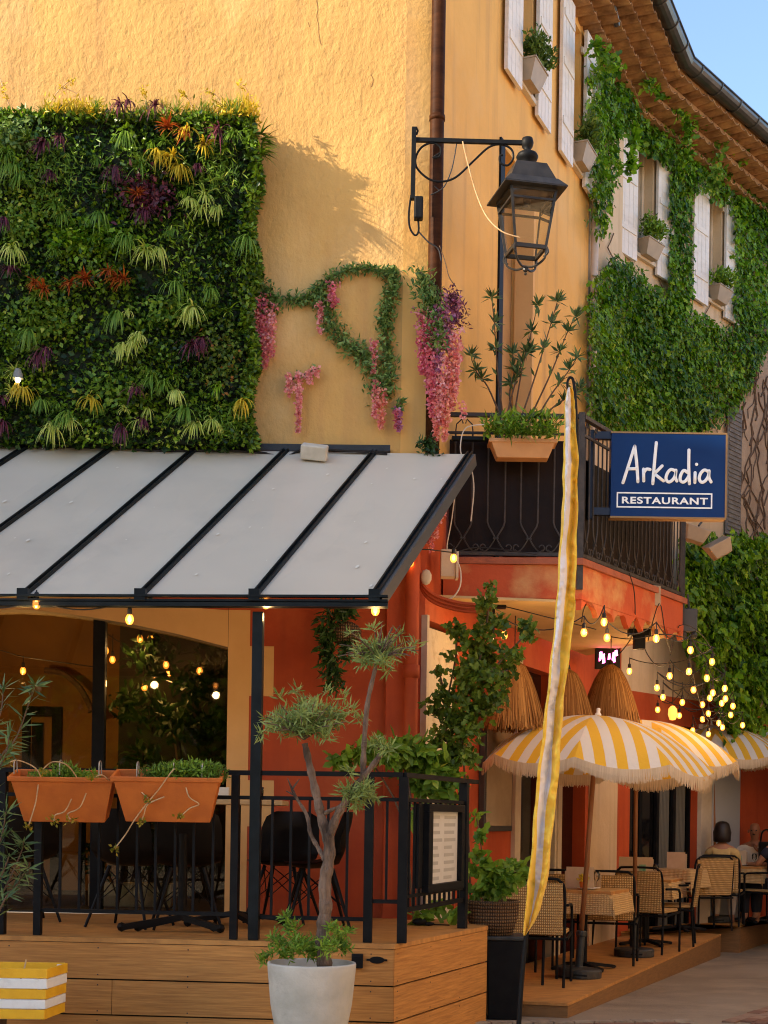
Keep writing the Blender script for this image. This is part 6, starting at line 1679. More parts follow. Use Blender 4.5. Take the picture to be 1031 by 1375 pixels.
def table(px, d, z, label, rot, menus, w_=.34, group='cloth covered street tables'):
    c = on(px, d, z); t = thing('cafe_table', tuple(c), label, 'table', group)
    M = Matrix.Rotation(rot, 3, 'Z')
    def T(x, y, zz_): v = M @ Vector((x, y, 0)); return (c.x + v.x, c.y + v.y, z + zz_)
    def bx(mb, x0, x1, y0, y1, z0, z1): mb.hexa([T(x0, y0, 0)[:2], T(x1, y0, 0)[:2], T(x1, y1, 0)[:2], T(x0, y1, 0)[:2]], z + z0, z + z1)
    m = MB(); bx(m, -w_, w_, -w_, w_, .715, .745); m.build('tabletop', WOODT, t, bevel=.004)
    m = MB(); m.tube([T(0, 0, .03), T(0, 0, .714)], .03, 10); m.build('pedestal', BLACK, t)
    m = MB()
    for a in (0, 1, 2, 3):
        x, y = math.cos(a * PI / 2 + PI / 4) * .32, math.sin(a * PI / 2 + PI / 4) * .32; m.bar(T(0, 0, .06), T(x, y, .02), .05, .03); m.ball(T(x, y, .018), .025, 8, (1, 1, .7))
    m.build('foot', BLACK, t)
    cl_ = thing('burlap_cloth', T(0, 0, .746), 'burlap cloth hanging over the ' + label, 'tablecloth', 'burlap tablecloths')
    m = MB(); e = w_ + .006; N = 14; z0 = z + .748
    vs = []; fs = []
    for i in range(N + 1):
        for j in range(N + 1):
            u_, v_ = (i / N - .5) * 2 * (w_ + .22), (j / N - .5) * 2 * (w_ + .22)
            x, y = max(-e, min(e, u_)), max(-e, min(e, v_)); dx, dy = abs(u_) - abs(x), abs(v_) - abs(y)
            dr = math.hypot(dx, dy); out = .03 * min(dr / .2, 1)
            x += math.copysign(out if dx > 0 else 0, u_) + .006 * math.sin(v_ * 21) * (dx > 0); y += math.copysign(out if dy > 0 else 0, v_) + .006 * math.sin(u_ * 21) * (dy > 0)
            vs.append(T(x, y, .749 - dr))
    for i in range(N):
        for j in range(N): k = i * (N + 1) + j; fs.append((k, k + 1, k + N + 2, k + N + 1))
    m.add(vs, fs); o = m.build('cloth', BURL, cl_); s_ = o.modifiers.new('thickness', 'SOLIDIFY'); s_.thickness = .002; s_.offset = 1
    for (x, y, w2, h2_, pr_, lab) in menus:
        mn = thing('table_menu', T(x, y, .752), lab, 'menu', 'menu boards standing on the tables')
        m = MB(); m.bar(T(x - w2, y, .752 + h2_ / 2), T(x + w2, y, .752 + h2_ / 2), .006, h2_); m.bar(T(x - w2, y + .07, .752 + h2_ * .45), T(x + w2, y + .045, .752 + h2_ * .45), .005, h2_ * .9); m.build('board', CARD, mn)
        if pr_:
            m = MB(); m.bar(T(x + w2 * .2, y - .0045, .752 + h2_ * .4), T(x + w2 * .62, y - .0045, .752 + h2_ * .4), .002, h2_ * .5); m.build('print', GREENPR, mn)
    return t
table(785, 13.5, ZP1, 'nearest table, behind the nearest umbrella pole', ra, [(-.02, -.1, .13, .2, True, 'beige menu board with small print on the nearest table'), (-.08, .2, .17, .15, False, 'wide blank board at the back of the nearest table')])
table(868, 16.2, ZP1, 'middle table by the second umbrella pole', ra, [(-.1, -.12, .19, .23, True, 'large beige menu board with a green picture on the middle table')])
table(912, 17.6, ZP1 + .06, 'small table at the start of the far platform', rb, [(0, -.1, .12, .2, False, 'narrow beige menu board standing near the dark glazed doors')], w_=.28)
table(1003, 19.25, ZP2, 'table where the two people sit', rb, [(-.1, -.18, .16, .2, True, 'white menu card with green picture in front of the seated man')])
chair_at(on(722, 12.3, ZP1), ra + .2, 'empty rattan armchair nearest the black bin')
chair_at(on(818, 14.15, ZP1), ra + .2, 'rattan armchair just right of the nearest umbrella pole')
chair_at(on(870, 15.35, ZP1), ra - .1, 'dark backed rattan armchair just right of the second umbrella pole')
chair_at(on(899, 16.35, ZP1), ra + PI * .55, 'rattan armchair at the far corner of the near platform, side-on to the lane')
chair_at(on(944, 17.9, ZP2), rb + .9, 'rattan armchair with its back to the cream door jamb')
chair_at(on(968, 18.62, ZP2), rb + .35, 'rattan armchair the woman in yellow sits on')
chair_at(on(1018, 19.95, ZP2), rb + PI, 'rattan armchair under the bald man')
chair_at(on(1036, 18.9, ZP2), rb + 1.4, 'rattan armchair cut by the right edge of the view')
chair_at(on(738, 14.3, ZP1), ra + .4, 'rattan armchair by the wall behind the nearest table')
chair_at(on(700, 12.5, ZP1), ra + .1, 'rattan armchair half hidden behind the flag tip')
chair_at(on(832, 16.3, ZP1), ra - 1.4, 'rattan armchair against the wall by the cream pier')
chair_at(on(697, 13.5, ZP1), ra - PI / 2, 'rattan armchair against the wall left of the nearest umbrella')
# cloth on the back of the woman's chair and flower on the near table
m = MB(); c = on(968, 18.62, ZP2); 
fz = c.z; a0 = rb + .35; bx_, by_ = c.x + math.sin(a0) * .345, c.y - math.cos(a0) * .345
vs = []; 
for i in range(7):
    for j in range(7):
        u_ = (i / 6 - .5) * .36; v_ = j / 6; vs.append((bx_ + math.cos(a0) * u_ + math.sin(a0) * .01 * math.sin(i * 2 + j), by_ + math.sin(a0) * u_ - .012 * math.sin(i * 2.2 + j), fz + .80 - v_ * .30 - .02 * math.sin(i / 6 * PI) * (v_ > .9)))
m.add(vs, [(i * 7 + j, i * 7 + j + 1, (i + 1) * 7 + j + 1, (i + 1) * 7 + j) for i in range(6) for j in range(6)])
o = m.build('draped_cardigan', mat('pale_cloth', (.62, .54, .48), .9), smooth=True); s_ = o.modifiers.new('thickness', 'SOLIDIFY'); s_.thickness = .012
tag(o, 'pale cardigan hanging over the back of the woman\'s armchair', 'cardigan')
c = on(783, 13.3, ZP1 + .76); fp_ = thing('flower_pot', tuple(c), 'little pot of yellow flowers on the nearest street table', 'flower pot')
m = MB(); m.lathe([(.03, 0), (.04, .06), (.03, .06), (.001, .05)], c, 12); m.build('pot', TERRA, fp_); clump('flower', [(c.x, c.y, c.z + .09, .05, .04, .035)], 120, .03, .02, T_YEL, fp_)

for (px, d, z, lab) in ((800, 13.42, ZP1, 'near street table, right side'), (880, 16.05, ZP1, 'middle street table'), (1012, 19.1, ZP2, 'table of the two diners'), (768, 13.62, ZP1, 'near street table, wall side')):
    c = on(px, d, z + .753); m = MB(); m.lathe([(.026, 0), (.006, .004), (.005, .06), (.03, .09), (.034, .13), (.028, .16), (.026, .16), (.031, .13), (.001, .088)], c, 12, close=False)
    tag(m.build('wine_glass', CLEARG, None, smooth=True), 'empty wine glass on the ' + lab, 'glass')
for (px, d, z, lab) in ((790, 13.3, ZP1, 'nearest street table'), (866, 15.95, ZP1, 'middle street table'), (992, 19.05, ZP2, 'far table in front of the woman')):
    c = on(px, d, z + .752); m = MB(); m.lathe([(.05, 0), (.105, .014), (.11, .018), (.10, .016), (.05, .006), (.001, .006)], c, 20, close=False)
    tag(m.build('plate', WHITE, None, smooth=True), 'white plate on the ' + lab, 'plate')
# terrace chairs: moulded shells on splayed legs with crossed wires
def shell_chair(label):
    t = thing('shell_chair', (0, 0, 0), label, 'chair', 'black shell chairs on the covered terrace')
    prof = [(.22, .455), (.19, .44), (.08, .425), (-.06, .43), (-.15, .46), (-.19, .54), (-.215, .65), (-.24, .76), (-.25, .82)]
    hw = [.20, .225, .235, .235, .235, .23, .225, .20, .13]; up_ = [.01, .02, .035, .05, .09, .10, .06, .02, 0]
    m = MB(); n = 9; vs = []
    for off_ in (0, -.008):
        for (y, z), w_, uu in zip(prof, hw, up_):
            for i in range(n):
                u_ = (i / (n - 1) - .5) * 2; f = abs(u_) ** 2.5
                vs.append((u_ * w_, y + (.05 * f if z > .5 else 0), z + uu * f + off_))
    K = len(prof); fs = []
    for side in (0, 1):
        for j in range(K - 1):
            for i in range(n - 1):
                k = side * K * n + j * n + i; q = (k, k + 1, k + n + 1, k + n); fs.append(q if side == 0 else q[::-1])
    m.add(vs, fs); m.build('shell', SHELL, t, smooth=True)
    pts_ = []
    for sx in (-1, 1):
        for sy in (-1, 1):
            a_ = Vector((sx * .11, sy * .10, .42)); b_ = Vector((sx * .23, sy * .22, 0)); m = MB(); m.tube([b_, a_], [.010, .015], 8); m.build('leg', SHELL, t); pts_.append((sx, sy, a_, b_))
    m = MB()
    g_ = {(sx, sy): (a_, b_) for sx, sy, a_, b_ in pts_}
    for p_, q_ in (((-1, -1), (1, -1)), ((-1, 1), (1, 1)), ((-1, -1), (-1, 1)), ((1, -1), (1, 1))):
        (a1, b1), (a2, b2) = g_[p_], g_[q_]
        m.tube([a1.lerp(b1, .05), a2.lerp(b2, .62)], .004, 5); m.tube([a2.lerp(b2, .05), a1.lerp(b1, .62)], .004, 5)
    m.build('wire_brace', SHELL, t); return t
sh = shell_chair('black shell chair in front of the red wall, its back to the corner'); sh.location = on(425, 10.25, ZF + .003); sh.rotation_euler = (0, 0, 1.7)
for px, d, rz, lab in ((250, 10.1, .2, 'black shell chair behind the right terracotta trough, facing the dining room'), (175, 10.15, -.3, 'black shell chair behind the railing below the left end of the right trough'), (380, 10.75, 2.9, 'black shell chair tucked behind the terrace table by the red wall'), (28, 10.5, .5, 'black shell chair at the left edge behind the oleander')):
    o = copy_tree(sh); o.location = on(px, d, ZF + .003); o.rotation_euler = (0, 0, rz); o['label'] = lab
tt_ = thing('terrace_table', tuple(on(325, 10.35, ZF)), 'pale topped table on the terrace behind the canopy post', 'table')
c = on(325, 10.35, ZF); zt = P(325, 1074, 10.1).z
m = MB(); m.box(c.x - .42, c.x + .30, 10.05, 10.7, zt - .035, zt); m.build('tabletop', mat('pale_wood', (.55, .38, .18), .5, (.4, .25, .1), ns=4, st=(1, 8, 1)), tt_, bevel=.005)
m = MB(); m.tube([(c.x - .05, 10.38, ZF + .05), (c.x - .05, 10.38, zt - .036)], .03, 10); m.build('pedestal', BLACK, tt_)
m = MB()
for a in range(4):
    x, y = math.cos(a * PI / 2 + .5) * .36, math.sin(a * PI / 2 + .5) * .36; m.bar((c.x - .05, 10.38, ZF + .09), (c.x - .05 + x, 10.38 + y, ZF + .04), .06, .035); m.ball((c.x - .05 + x, 10.38 + y, ZF + .03), .03, 8)
m.build('foot', BLACK, tt_)
m = MB(); p = on(297, 10.12, zt + .001); m.box(-.045, .045, -.03, .03, 0, .085); o = m.build('napkin_holder', BOXW, None, bevel=.004); o.location = p; tag(o, 'small white napkin holder on the terrace table', 'holder')
m = MB(); p = on(346, 10.15, zt + .002); m.lathe([(.028, 0), (.032, .09), (.029, .09), (.026, .006), (.001, .006)], p, 14); tag(m.build('drinking_glass', CLEARG, None, smooth=True), 'drinking glass at the right of the terrace table', 'glass')
# folded foot of stacked stools low on the deck
m = MB()
for a, L_ in ((-2.8, .42), (-.5, .3), (.6, .25), (3.4, .3)):
    c = on(245, 9.75, ZF); m.bar((c.x, c.y, ZF + .1), (c.x + math.cos(a) * L_, c.y + math.sin(a) * L_ * .4, ZF + .03), .05, .04); m.ball((c.x + math.cos(a) * L_, c.y + math.sin(a) * L_ * .4, ZF + .033), .032, 8)
m.tube([(c.x, c.y, ZF + .08), (c.x, c.y, ZF + .66)], .03, 10)
fb_ = m.build('table_pedestal', SHELL); tag(fb_, 'black cast table pedestal standing on the deck behind the lower rail', 'table base')

# ================================================================== PEOPLE
SKIN1 = mat('warm_skin', (.40, .18, .09), .5); SKIN2 = mat('tanned_skin', (.30, .115, .05), .5); HAIR = mat('dark_hair', (.018, .011, .008), .45)
def skin(name, V, E, m, parent, sub=2):
    me = bpy.data.meshes.new(name); off = origin_of(parent) * 0
    me.from_pydata([v[:3] for v in V], E, []); o = bpy.data.objects.new(name, me); COL.objects.link(o)
    sk = o.modifiers.new('skin', 'SKIN'); sk.use_smooth_shade = True
    if not me.skin_vertices: me.skin_vertices.new() if hasattr(me.skin_vertices, 'new') else None
    for i, v in enumerate(V): me.skin_vertices[0].data[i].radius = (v[3], v[4] if len(v) > 4 else v[3]); me.skin_vertices[0].data[i].use_root = (i == 0)
    s = o.modifiers.new('sub', 'SUBSURF'); s.levels = sub; s.render_levels = sub
    bpy.context.view_layer.update()
    dg_ = bpy.context.evaluated_depsgraph_get(); nm = bpy.data.meshes.new_from_object(o.evaluated_get(dg_)); bpy.data.objects.remove(o)
    nm.name = name; nm.materials.clear(); nm.materials.append(m); nm.polygons.foreach_set('use_smooth', [True] * len(nm.polygons))
    o = bpy.data.objects.new(name, nm); COL.objects.link(o); o.parent = parent; return o
def person(loc, rz, label, skinm, shirt, trousers, hair, female, rh, lh, lean=0):
    t = thing('person', loc, label, 'person'); t.rotation_euler = (0, 0, rz)
    sw = .165 if female else .195; k = .93 if female else 1.0
    V = [(0, 0, .54, .13, .11), (0, .01, .70, .115, .09), (0, .02 + lean * .5, .86, .135, .10), (0, .03 + lean, 1.0, .10, .08), (0, .035 + lean, 1.09, .05), (0, .05 + lean, 1.145, .055), (0, .055 + lean, 1.22, .078, .09), (0, .05 + lean, 1.30, .07, .082), (0, .045 + lean, 1.335, .04, .05)]
    E = [(i, i + 1) for i in range(8)]
    def add(pts, root):
        last = root
        for p in pts: V.append(p); E.append((last, len(V) - 1)); last = len(V) - 1
        return last
    for sx, (el, wr, pm) in ((-1, lh), (1, rh)):
        add([(sx * sw * .6, .03 + lean, 1.01, .06), (sx * sw, .03 + lean, .98, .055)], 3); sh_i = len(V) - 1
        w_i = add([(*el, .040), (*wr, .026)], sh_i)
        d = (Vector(pm) - Vector(wr)).normalized(); pmv = Vector(wr) + d * .055
        p_i = add([(*pmv, .030, .016)], w_i)
        side = d.cross(Vector((0, 0, 1))); side = side.normalized() if side.length > .1 else Vector((1, 0, 0)); dn = side.cross(d) * -1
        for f, L_ in ((-1.5, .062), (-.5, .072), (.5, .068), (1.5, .052)):
            b = pmv + d * .03 + side * f * .017; add([(*b, .0085), (*(b + d * L_ * .5 + dn * .006), .008), (*(b + d * L_ * .8 + dn * .026), .0065)], p_i)
        b = pmv - d * .02 + side * -sx * .03; add([(*b, .0095), (*(b + d * .035 + side * -sx * .018), .008)], p_i)
        kx = sx * .10
        add([(kx, .06, .53, .085), (kx, .42, .52, .062), (kx, .44, .30, .052), (kx, .43, .10, .036), (kx, .50, .045, .036, .03), (kx, .58, .035, .03, .02)], 0)
    skin('body', V, E, skinm, t)
    S = [(0, 0, .53, .15, .13), (0, .01, .70, .135, .108), (0, .02 + lean * .5, .86, .15, .115), (0, .03 + lean, 1.0, .115, .09), (0, .035 + lean, 1.045, .075)]
    SE = [(0, 1), (1, 2), (2, 3), (3, 4)]
    for sx, (el, wr, pm) in ((-1, lh), (1, rh)):
        S.append((sx * sw * .6, .03 + lean, 1.005, .075)); S.append((sx * sw, .03 + lean, .975, .07)); mid = Vector((sx * sw, .03 + lean, .975)).lerp(Vector(el), .6); S.append((*mid, .062))
        n = len(S); SE += [(3, n - 3), (n - 3, n - 2), (n - 2, n - 1)]
    skin('shirt', S, SE, shirt, t)
    Tt = [(0, 0, .53, .14, .12)]; TE = []
    for sx in (-1, 1):
        kx = sx * .10; b = len(Tt); Tt += [(kx, .06, .53, .098), (kx, .42, .52, .078), (kx, .44, .30, .064), (kx, .43, .13, .05)]; TE += [(0, b), (b, b + 1), (b + 1, b + 2), (b + 2, b + 3)]
    skin('trousers', Tt, TE, trousers, t)
    hc = Vector((0, .05 + lean, 1.25))
    m = MB()
    if hair:
        if female:
            
            prof = [(.001, 1.375), (.05, 1.368), (.085, 1.34), (.106, 1.29), (.113, 1.23), (.116, 1.17), (.108, 1.12), (.09, 1.10), (.001, 1.105)]
            m.lathe(prof, (0, hc.y - .022, 0), 18, close=False); m.v = [(x * (1 + .04 * math.sin(z * 60 + x * 30)), y if y < hc.y + .03 else hc.y + .03 + (y - hc.y - .03) * (.2 if z < 1.3 else 1), z) for x, y, z in m.v]
        else: m.ball((0, hc.y - .02, 1.27), .1, 14, (.95, 1, .95))
        off0 = origin_of(t); m.v = [(x + off0.x, y + off0.y, z + off0.z) for x, y, z in m.v]; m.build('hair', HAIR, t, smooth=True)
    f = MB(); o0 = origin_of(t)
    yf = hc.y + .088
    for sx in (-1, 1): f.ball((sx * .032, yf - .006, 1.235), .011, 8)
    f.ball((0, yf - .006, 1.178), .022, 8, (1, .4, .3)); f.v = [(x + o0.x, y + o0.y, z + o0.z) for x, y, z in f.v]; f.build('eyes_and_mouth', HAIR, t)
    f = MB(); f.ball((0, yf + .004, 1.21), .017, 8, (.8, 1.1, 1.3))
    for sx in (-1, 1): f.ball((sx * .082, hc.y, 1.22), .026, 8, (.45, .7, 1.1))
    f.v = [(x + o0.x, y + o0.y, z + o0.z) for x, y, z in f.v]; f.build('nose_and_ears', skinm, t, smooth=True)
    return t
TRW = mat('dark_trousers', (.02, .02, .025), .9); PAL = mat('pale_trousers', (.5, .42, .33), .9)
YSH = mat('yellow_beige_shirt', (.60, .42, .16), .9, (.5, .33, .12), ns=14); WSH = mat('white_tee', (.72, .60, .45), .9)
pw = on(968, 18.66, ZP2 - .04)
person((pw.x, pw.y, pw.z), rb + .35, 'woman with short dark bob and yellow-beige top, seen from behind at the far table', SKIN1, YSH, PAL, True, True,
       ((.21, .16, .80), (.13, .36, .79), (.10, .44, .80)), ((-.21, .14, .80), (-.14, .36, .79), (-.10, .44, .80)))
pm_ = on(1013, 19.75, ZP2 - .02)
person((pm_.x, pm_.y, pm_.z), rb + PI + .3, 'bald tanned man in a white tee facing the lane, arm resting on the far table', SKIN2, WSH, TRW, False, False,
       ((.26, .22, .83), (.30, .44, .80), (.32, .52, .80)), ((-.25, .18, .86), (-.06, .30, .98), (-.01, .27, 1.05)), lean=.04)
p3 = on(1043, 18.85, ZP2 - .02)
person((p3.x, p3.y, p3.z), rb + 1.3, 'person at the right edge, only a bare arm and shoulder in view', SKIN1, mat('dark_vest', (.02, .02, .03), .9), TRW, True, True,
       ((.22, .16, .80), (.13, .36, .79), (.10, .44, .80)), ((-.21, .14, .80), (-.14, .36, .79), (-.10, .44, .80)))
bp_ = thing('backpack', tuple(on(1029, 19.5, ZP2 + .5)), 'black bag hanging beside the bald man', 'bag')
c = on(1027, 19.35, ZP2 + .80); m = MB(); m.box(c.x - .09, c.x + .09, c.y - .05, c.y + .05, c.z - .05, c.z + .27); m.build('bag_body', SHELL, bp_, bevel=.02)
m = MB(); m.tube(smooth_path([(c.x - .07, c.y, c.z + .26), (c.x - .05, c.y - .02, c.z + .4), (c.x + .04, c.y, c.z + .42), (c.x + .08, c.y, c.z + .27)], 4), .012, 6); m.build('strap', SHELL, bp_)

# ================================================================== STRING LIGHTS
def bulb_mesh():
    m = MB(); m.lathe([(.001, -.075), (.014, -.072), (.025, -.06), (.031, -.042), (.029, -.022), (.018, -.002), (.013, .006)], (0, 0, 0), 12, close=False); return m
BM = None; SM = None; FM = None
NL = [0]
def bulb(parent, p, light=True, sc_=.88, energy=5.0):
    global BM, SM, FM
    o0 = origin_of(parent)
    if BM is None:
        b = bulb_mesh().build('bulb', BULB, None, smooth=True); BM = b.data; bpy.data.objects.remove(b)
        m = MB(); m.lathe([(.001, .05), (.012, .05), (.017, .04), (.018, .004), (.015, -.002), (.001, -.002)], (0, 0, 0), 10, close=False); s = m.build('socket', CORD); SM = s.data; bpy.data.objects.remove(s)
        m = MB(); m.lathe([(.001, -.058), (.012, -.053), (.0165, -.04), (.013, -.022), (.005, -.006), (.001, -.004)], (0, 0, 0), 10, close=False); s = m.build('filament', FILA, None, smooth=True); FM = s.data; bpy.data.objects.remove(s)
    for nm, dt in (('bulb', BM), ('socket', SM)):
        o = bpy.data.objects.new(nm, dt); COL.objects.link(o); o.parent = parent; o.location = Vector(p) - o0; o.scale = (sc_,) * 3
        if nm == 'bulb': f_ = bpy.data.objects.new('filament', FM); COL.objects.link(f_); f_.parent = o
    if light:
        l = bpy.data.lights.new('bulb_light', 'POINT'); l.energy = energy; l.color = (1.0, .58, .22); l.shadow_soft_size = .035
        lo = bpy.data.objects.new('bulb_light', l); COL.objects.link(lo); lo.location = Vector(p) + Vector((0, -.03, -.12)); NL[0] += 1
def string(label, cords, bulbs, group='festoon strings of glowing bulbs', energy=1.5):
    t = thing('string_light', tuple(bulbs[0][0]), label, 'string light', group)
    for c in cords: m = MB(); m.tube(c, .005, 5); m.build('cord', CORD, t)
    for b in bulbs:
        p = b[0]; up_ = b[2] if len(b) > 2 else .05
        m = MB(); m.tube([p + Vector((0, 0, .045)), p + Vector((0, 0, .045 + up_))], .0045, 5); m.build('drop_cord', CORD, t)
    for b in bulbs: bulb(t, b[0], b[1], energy=energy)
    return t
bz = lambda x, y, d: P(x, y - 8, d)
yb = FD.p(100, 810, .0).y
string('festoon string along the front beam of the glass canopy', [sag(P(49, 806, yb), P(172, 806, yb), .06), sag(P(-60, 806, yb), P(49, 806, yb), .05)],
       [(bz(49, 812, yb), True, .01), (bz(174, 833, yb), True, .06), (bz(357, 812, yb), True, .01), (bz(504, 821, yb), True, .01)])
string('festoon string hanging inside behind the left arched pane', [smooth_path([P(-30, 868, 12.7), P(0, 873, 12.7), P(31, 882, 12.7), P(80, 889, 12.7), P(130, 896, 12.7)], 4)], [(bz(31, 904, 12.7), True, .06)], energy=10)
string('cluster of bulbs added behind the right arched pane in place of reflected ones', [smooth_path([P(142, 835, 12.6), P(142, 868, 12.6)], 2), sag(P(142, 850, 12.7), P(310, 850, 12.9), .2)],  # solid bulbs stand in for bulb reflections in the glass
       [(bz(142, 877, 12.6), False, .1), (bz(151, 889, 12.9), False, .15), (bz(188, 861, 12.6), True, .1), (bz(202, 861, 13.1), False, .1), (bz(223, 896, 12.6), False, .15), (bz(226, 909, 13.0), True, .2), (bz(268, 904, 12.7), False, .2), (bz(194, 926, 12.8), False, .3)], energy=1.2)
string('two bulbs on the wires at the canopy end, beside the white meter box', [smooth_path([P(553, 738, 11.2), P(575, 738, 11.2), P(600, 741, 11.3), P(612, 742, 11.4)], 4), smooth_path([P(612, 742, 11.4), P(640, 735, 11.7), P(690, 740, 11.7), P(720, 745, 11.7)], 4)],
       [(bz(551, 758, 11.2), False, .03), (bz(609, 752, 11.2), False, .02)])
def zb(x, y, z=3.0):
    u, v = uv(x, y); d = min(max((z - EYE) * FPX / v, 11.6), 16.4); return P(x, y - 8, d)
near = [(677, 856), (784, 852), (811, 838), (815, 859), (881, 860), (927, 876), (956, 892), (845, 905)]
B_ = [zb(x, y) for x, y in near]
hooks = [P(663, 800, 12.0), P(745, 792, 11.8), P(790, 800, 12.2), P(860, 856, 13.4), P(905, 800, 13.3)]
string('near festoon strings looped under the balcony', [sag(hooks[0], hooks[1], .08), sag(hooks[1], hooks[2], .1)] + [sag(B_[i] + Vector((0, 0, .1)), B_[i + 1] + Vector((0, 0, .1)), .10) for i in range(len(B_) - 1)] +
       [smooth_path([P(x, y, d) for x, y, d in pts], 4) for pts in ([(775, 795, 11.9), (790, 800, 11.9), (783, 820, 11.9), (781, 835, 12)], [(830, 880, 13.5), (850, 850, 13), (852, 800, 12.5), (845, 770, 12.3)], [(870, 860, 13), (885, 810, 12.8), (893, 850, 13), (900, 875, 13.5)], [(900, 880, 14), (912, 840, 13.6), (940, 850, 13.8), (960, 880, 14.5)], [(640, 808, 12), (680, 815, 12), (740, 830, 12), (800, 845, 12.5)], [(820, 855, 13), (850, 858, 13), (900, 852, 13.4), (960, 870, 14)])],
       [(b, i in (0, 2, 4, 5, 7), .06) for i, b in enumerate(B_)])
farb = [(899, 911), (949, 914), (973, 928), (882, 927), (957, 934), (953, 941), (974, 942), (943, 950), (969, 948), (916, 947), (883, 957), (981, 964), (965, 975), (943, 970), (970, 981), (997, 978), (890, 940), (931, 930), (912, 965), (951, 962), (984, 952), (930, 985), (951, 990), (925, 905)]
B2_ = [zb(x, y, 2.9 - (y - 905) * .004) for x, y in farb]
string('crowded far festoon bulbs in front of the hanging creeper', [sag(B2_[i] + Vector((0, 0, .12)), B2_[i + 1] + Vector((0, 0, .12)), .12) for i in range(len(B2_) - 1)] + [sag(P(865, 870, 14.5), B2_[0] + Vector((0, 0, .1)), .1), sag(P(925, 850, 14.2), B2_[2] + Vector((0, 0, .1)), .05)],
       [(b, i in (0, 2, 4, 8, 12, 15), .03 + (i * 7 % 5) * .035) for i, b in enumerate(B2_)])
c = P(903, 957, 15.2); t = thing('amber_lantern', tuple(c), 'small amber glass lantern glowing among the far bulbs', 'lantern')
m = MB(); m.lathe([(.001, -.08), (.03, -.075), (.05, -.02), (.045, .04), (.02, .07), (.001, .075)], c, 12, close=False); m.build('glass', emis('amber_glow', (1, .35, .06), .5), t); m = MB(); m.tube([c + Vector((0, 0, .1)), c + Vector((0, 0, .5))], .005, 4); m.build('cord', CORD, t)

# ================================================================== SMALL FITTINGS
c = P(663, 800, 12.0); m = MB(); m.box(c.x - .1, c.x + .1, c.y - .05, c.y + .05, ZBU - .045, ZBU - .021); m.tube([(c.x, c.y, ZBU - .045), (c.x, c.y, ZBU - .40)], .012, 6)
t_ = m.build('ceiling_hook', BLACK); tag(t_, 'black ceiling bracket with rod under the balcony, above the climber', 'bracket')
c = P(858, 858, 13.4); m = MB(); m.box(c.x - .1, c.x + .1, c.y - .06, c.y + .06, ZBU - .08, ZBU - .021); m.box(c.x - .05, c.x + .05, c.y - .05, c.y + .05, ZBU - .2, ZBU - .08);
tag(m.build('ceiling_speaker', BLACK), 'black speaker bracket under the ceiling between the bulbs', 'speaker')
c = P(925, 833, 13.9); t = thing('floodlight', tuple(c), 'grey floodlight hanging at the far end of the balcony', 'floodlight')
m = MB(); m.box(c.x - .075, c.x + .075, c.y - .03, c.y + .03, c.z - .11, c.z + .11); m.build('housing', mat('grey_housing', (.06, .06, .062), .5), t, bevel=.008)
for dx in (-.05, .05): m = MB(); m.ball((c.x + dx, c.y, c.z - .14), .035, 8); m.build('lamp_head', BASEG, t)
m = MB(); m.tube([(c.x, c.y, c.z + .11), (c.x - .02, c.y, c.z + .25)], .012, 6); m.build('arm', BASEG, t)
c = P(878, 800, 13.15); m = MB(); m.box(-.055, .055, -.03, .03, -.09, .09); o = m.build('cable_box', ROUGHP, None, bevel=.005); o.location = c; o.rotation_euler = (0, 0, .5); tag(o, 'small rough beige box stuck on the balcony side', 'box')
t = thing('wall_floodlights', tuple(P(955, 715, 16)), 'pair of pale boxy lamps under the blue sign before the creeper', 'lamp')
for px, py, rr_ in ((938, 708, .3), (962, 728, -.5)):
    c = P(px, py, 15.2); m = MB(); w_ = .13
    M = Matrix.Rotation(rr_, 3, 'Y'); vs = [M @ Vector(v) for v in ((-w_, -.1, -.02), (w_, -.1, -.02), (w_ * .7, -.05, -.16), (-w_ * .7, -.05, -.16), (-w_, .15, .04), (w_, .15, .04), (w_ * .7, .1, -.16), (-w_ * .7, .1, -.16))]
    m.add([c + v for v in vs], [(0, 1, 2, 3), (5, 4, 7, 6), (4, 0, 3, 7), (1, 5, 6, 2), (4, 5, 1, 0), (3, 2, 6, 7)]); m.build('lamp_hood', BEIGEPOT, t, bevel=.008)
m = MB(); m.tube([P(938, 706, 15.2), P(950, 690, 15.8), P(975, 680, 16.6)], .012, 5); m.build('arm', IRON, t)
c0, c1 = P(592, 738, 11.45), P(615, 775, 11.45); mt_ = thing('meter_box', (c0.x, 11.45, c1.z), 'white electrical box on the red wall just under the balcony end', 'electrical box')
m = MB(); m.box(c0.x, c1.x - .02, 11.42, 11.56, c1.z, c0.z); m.build('box', CREAMW, mt_, bevel=.004); m = MB(); m.box(c1.x - .019, c1.x, 11.40, 11.55, c1.z - .01, c0.z - .02); m.build('lid', CREAMW, mt_)
c = P(572, 775, 11.3); m = MB(); m.ball(c, .045, 10, (1, .6, 1.4)); tag(m.build('bell_cover', CREAMW, smooth=True), 'small oval cream cover on the red pier below the pink sprays', 'cover')
m = MB(); m.tube(smooth_path([P(x, y, 11.35) for x, y in ((613, 752), (618, 765), (618, 785), (610, 800), (598, 806), (590, 806))], 5), .006, 6)
m.tube(smooth_path([P(x, y, 11.35) for x, y in ((612, 742), (600, 738), (606, 700), (612, 660), (622, 630), (618, 600), (625, 575), (650, 570))], 5), .0045, 6)
m.tube(smooth_path([P(x, y, 11.4) for x, y in ((632, 700), (636, 660), (634, 635), (628, 620))], 5), .005, 6)
tag(m.build('white_cable', CABW), 'thin pale cable looping down past the meter box', 'cable')
m = MB()
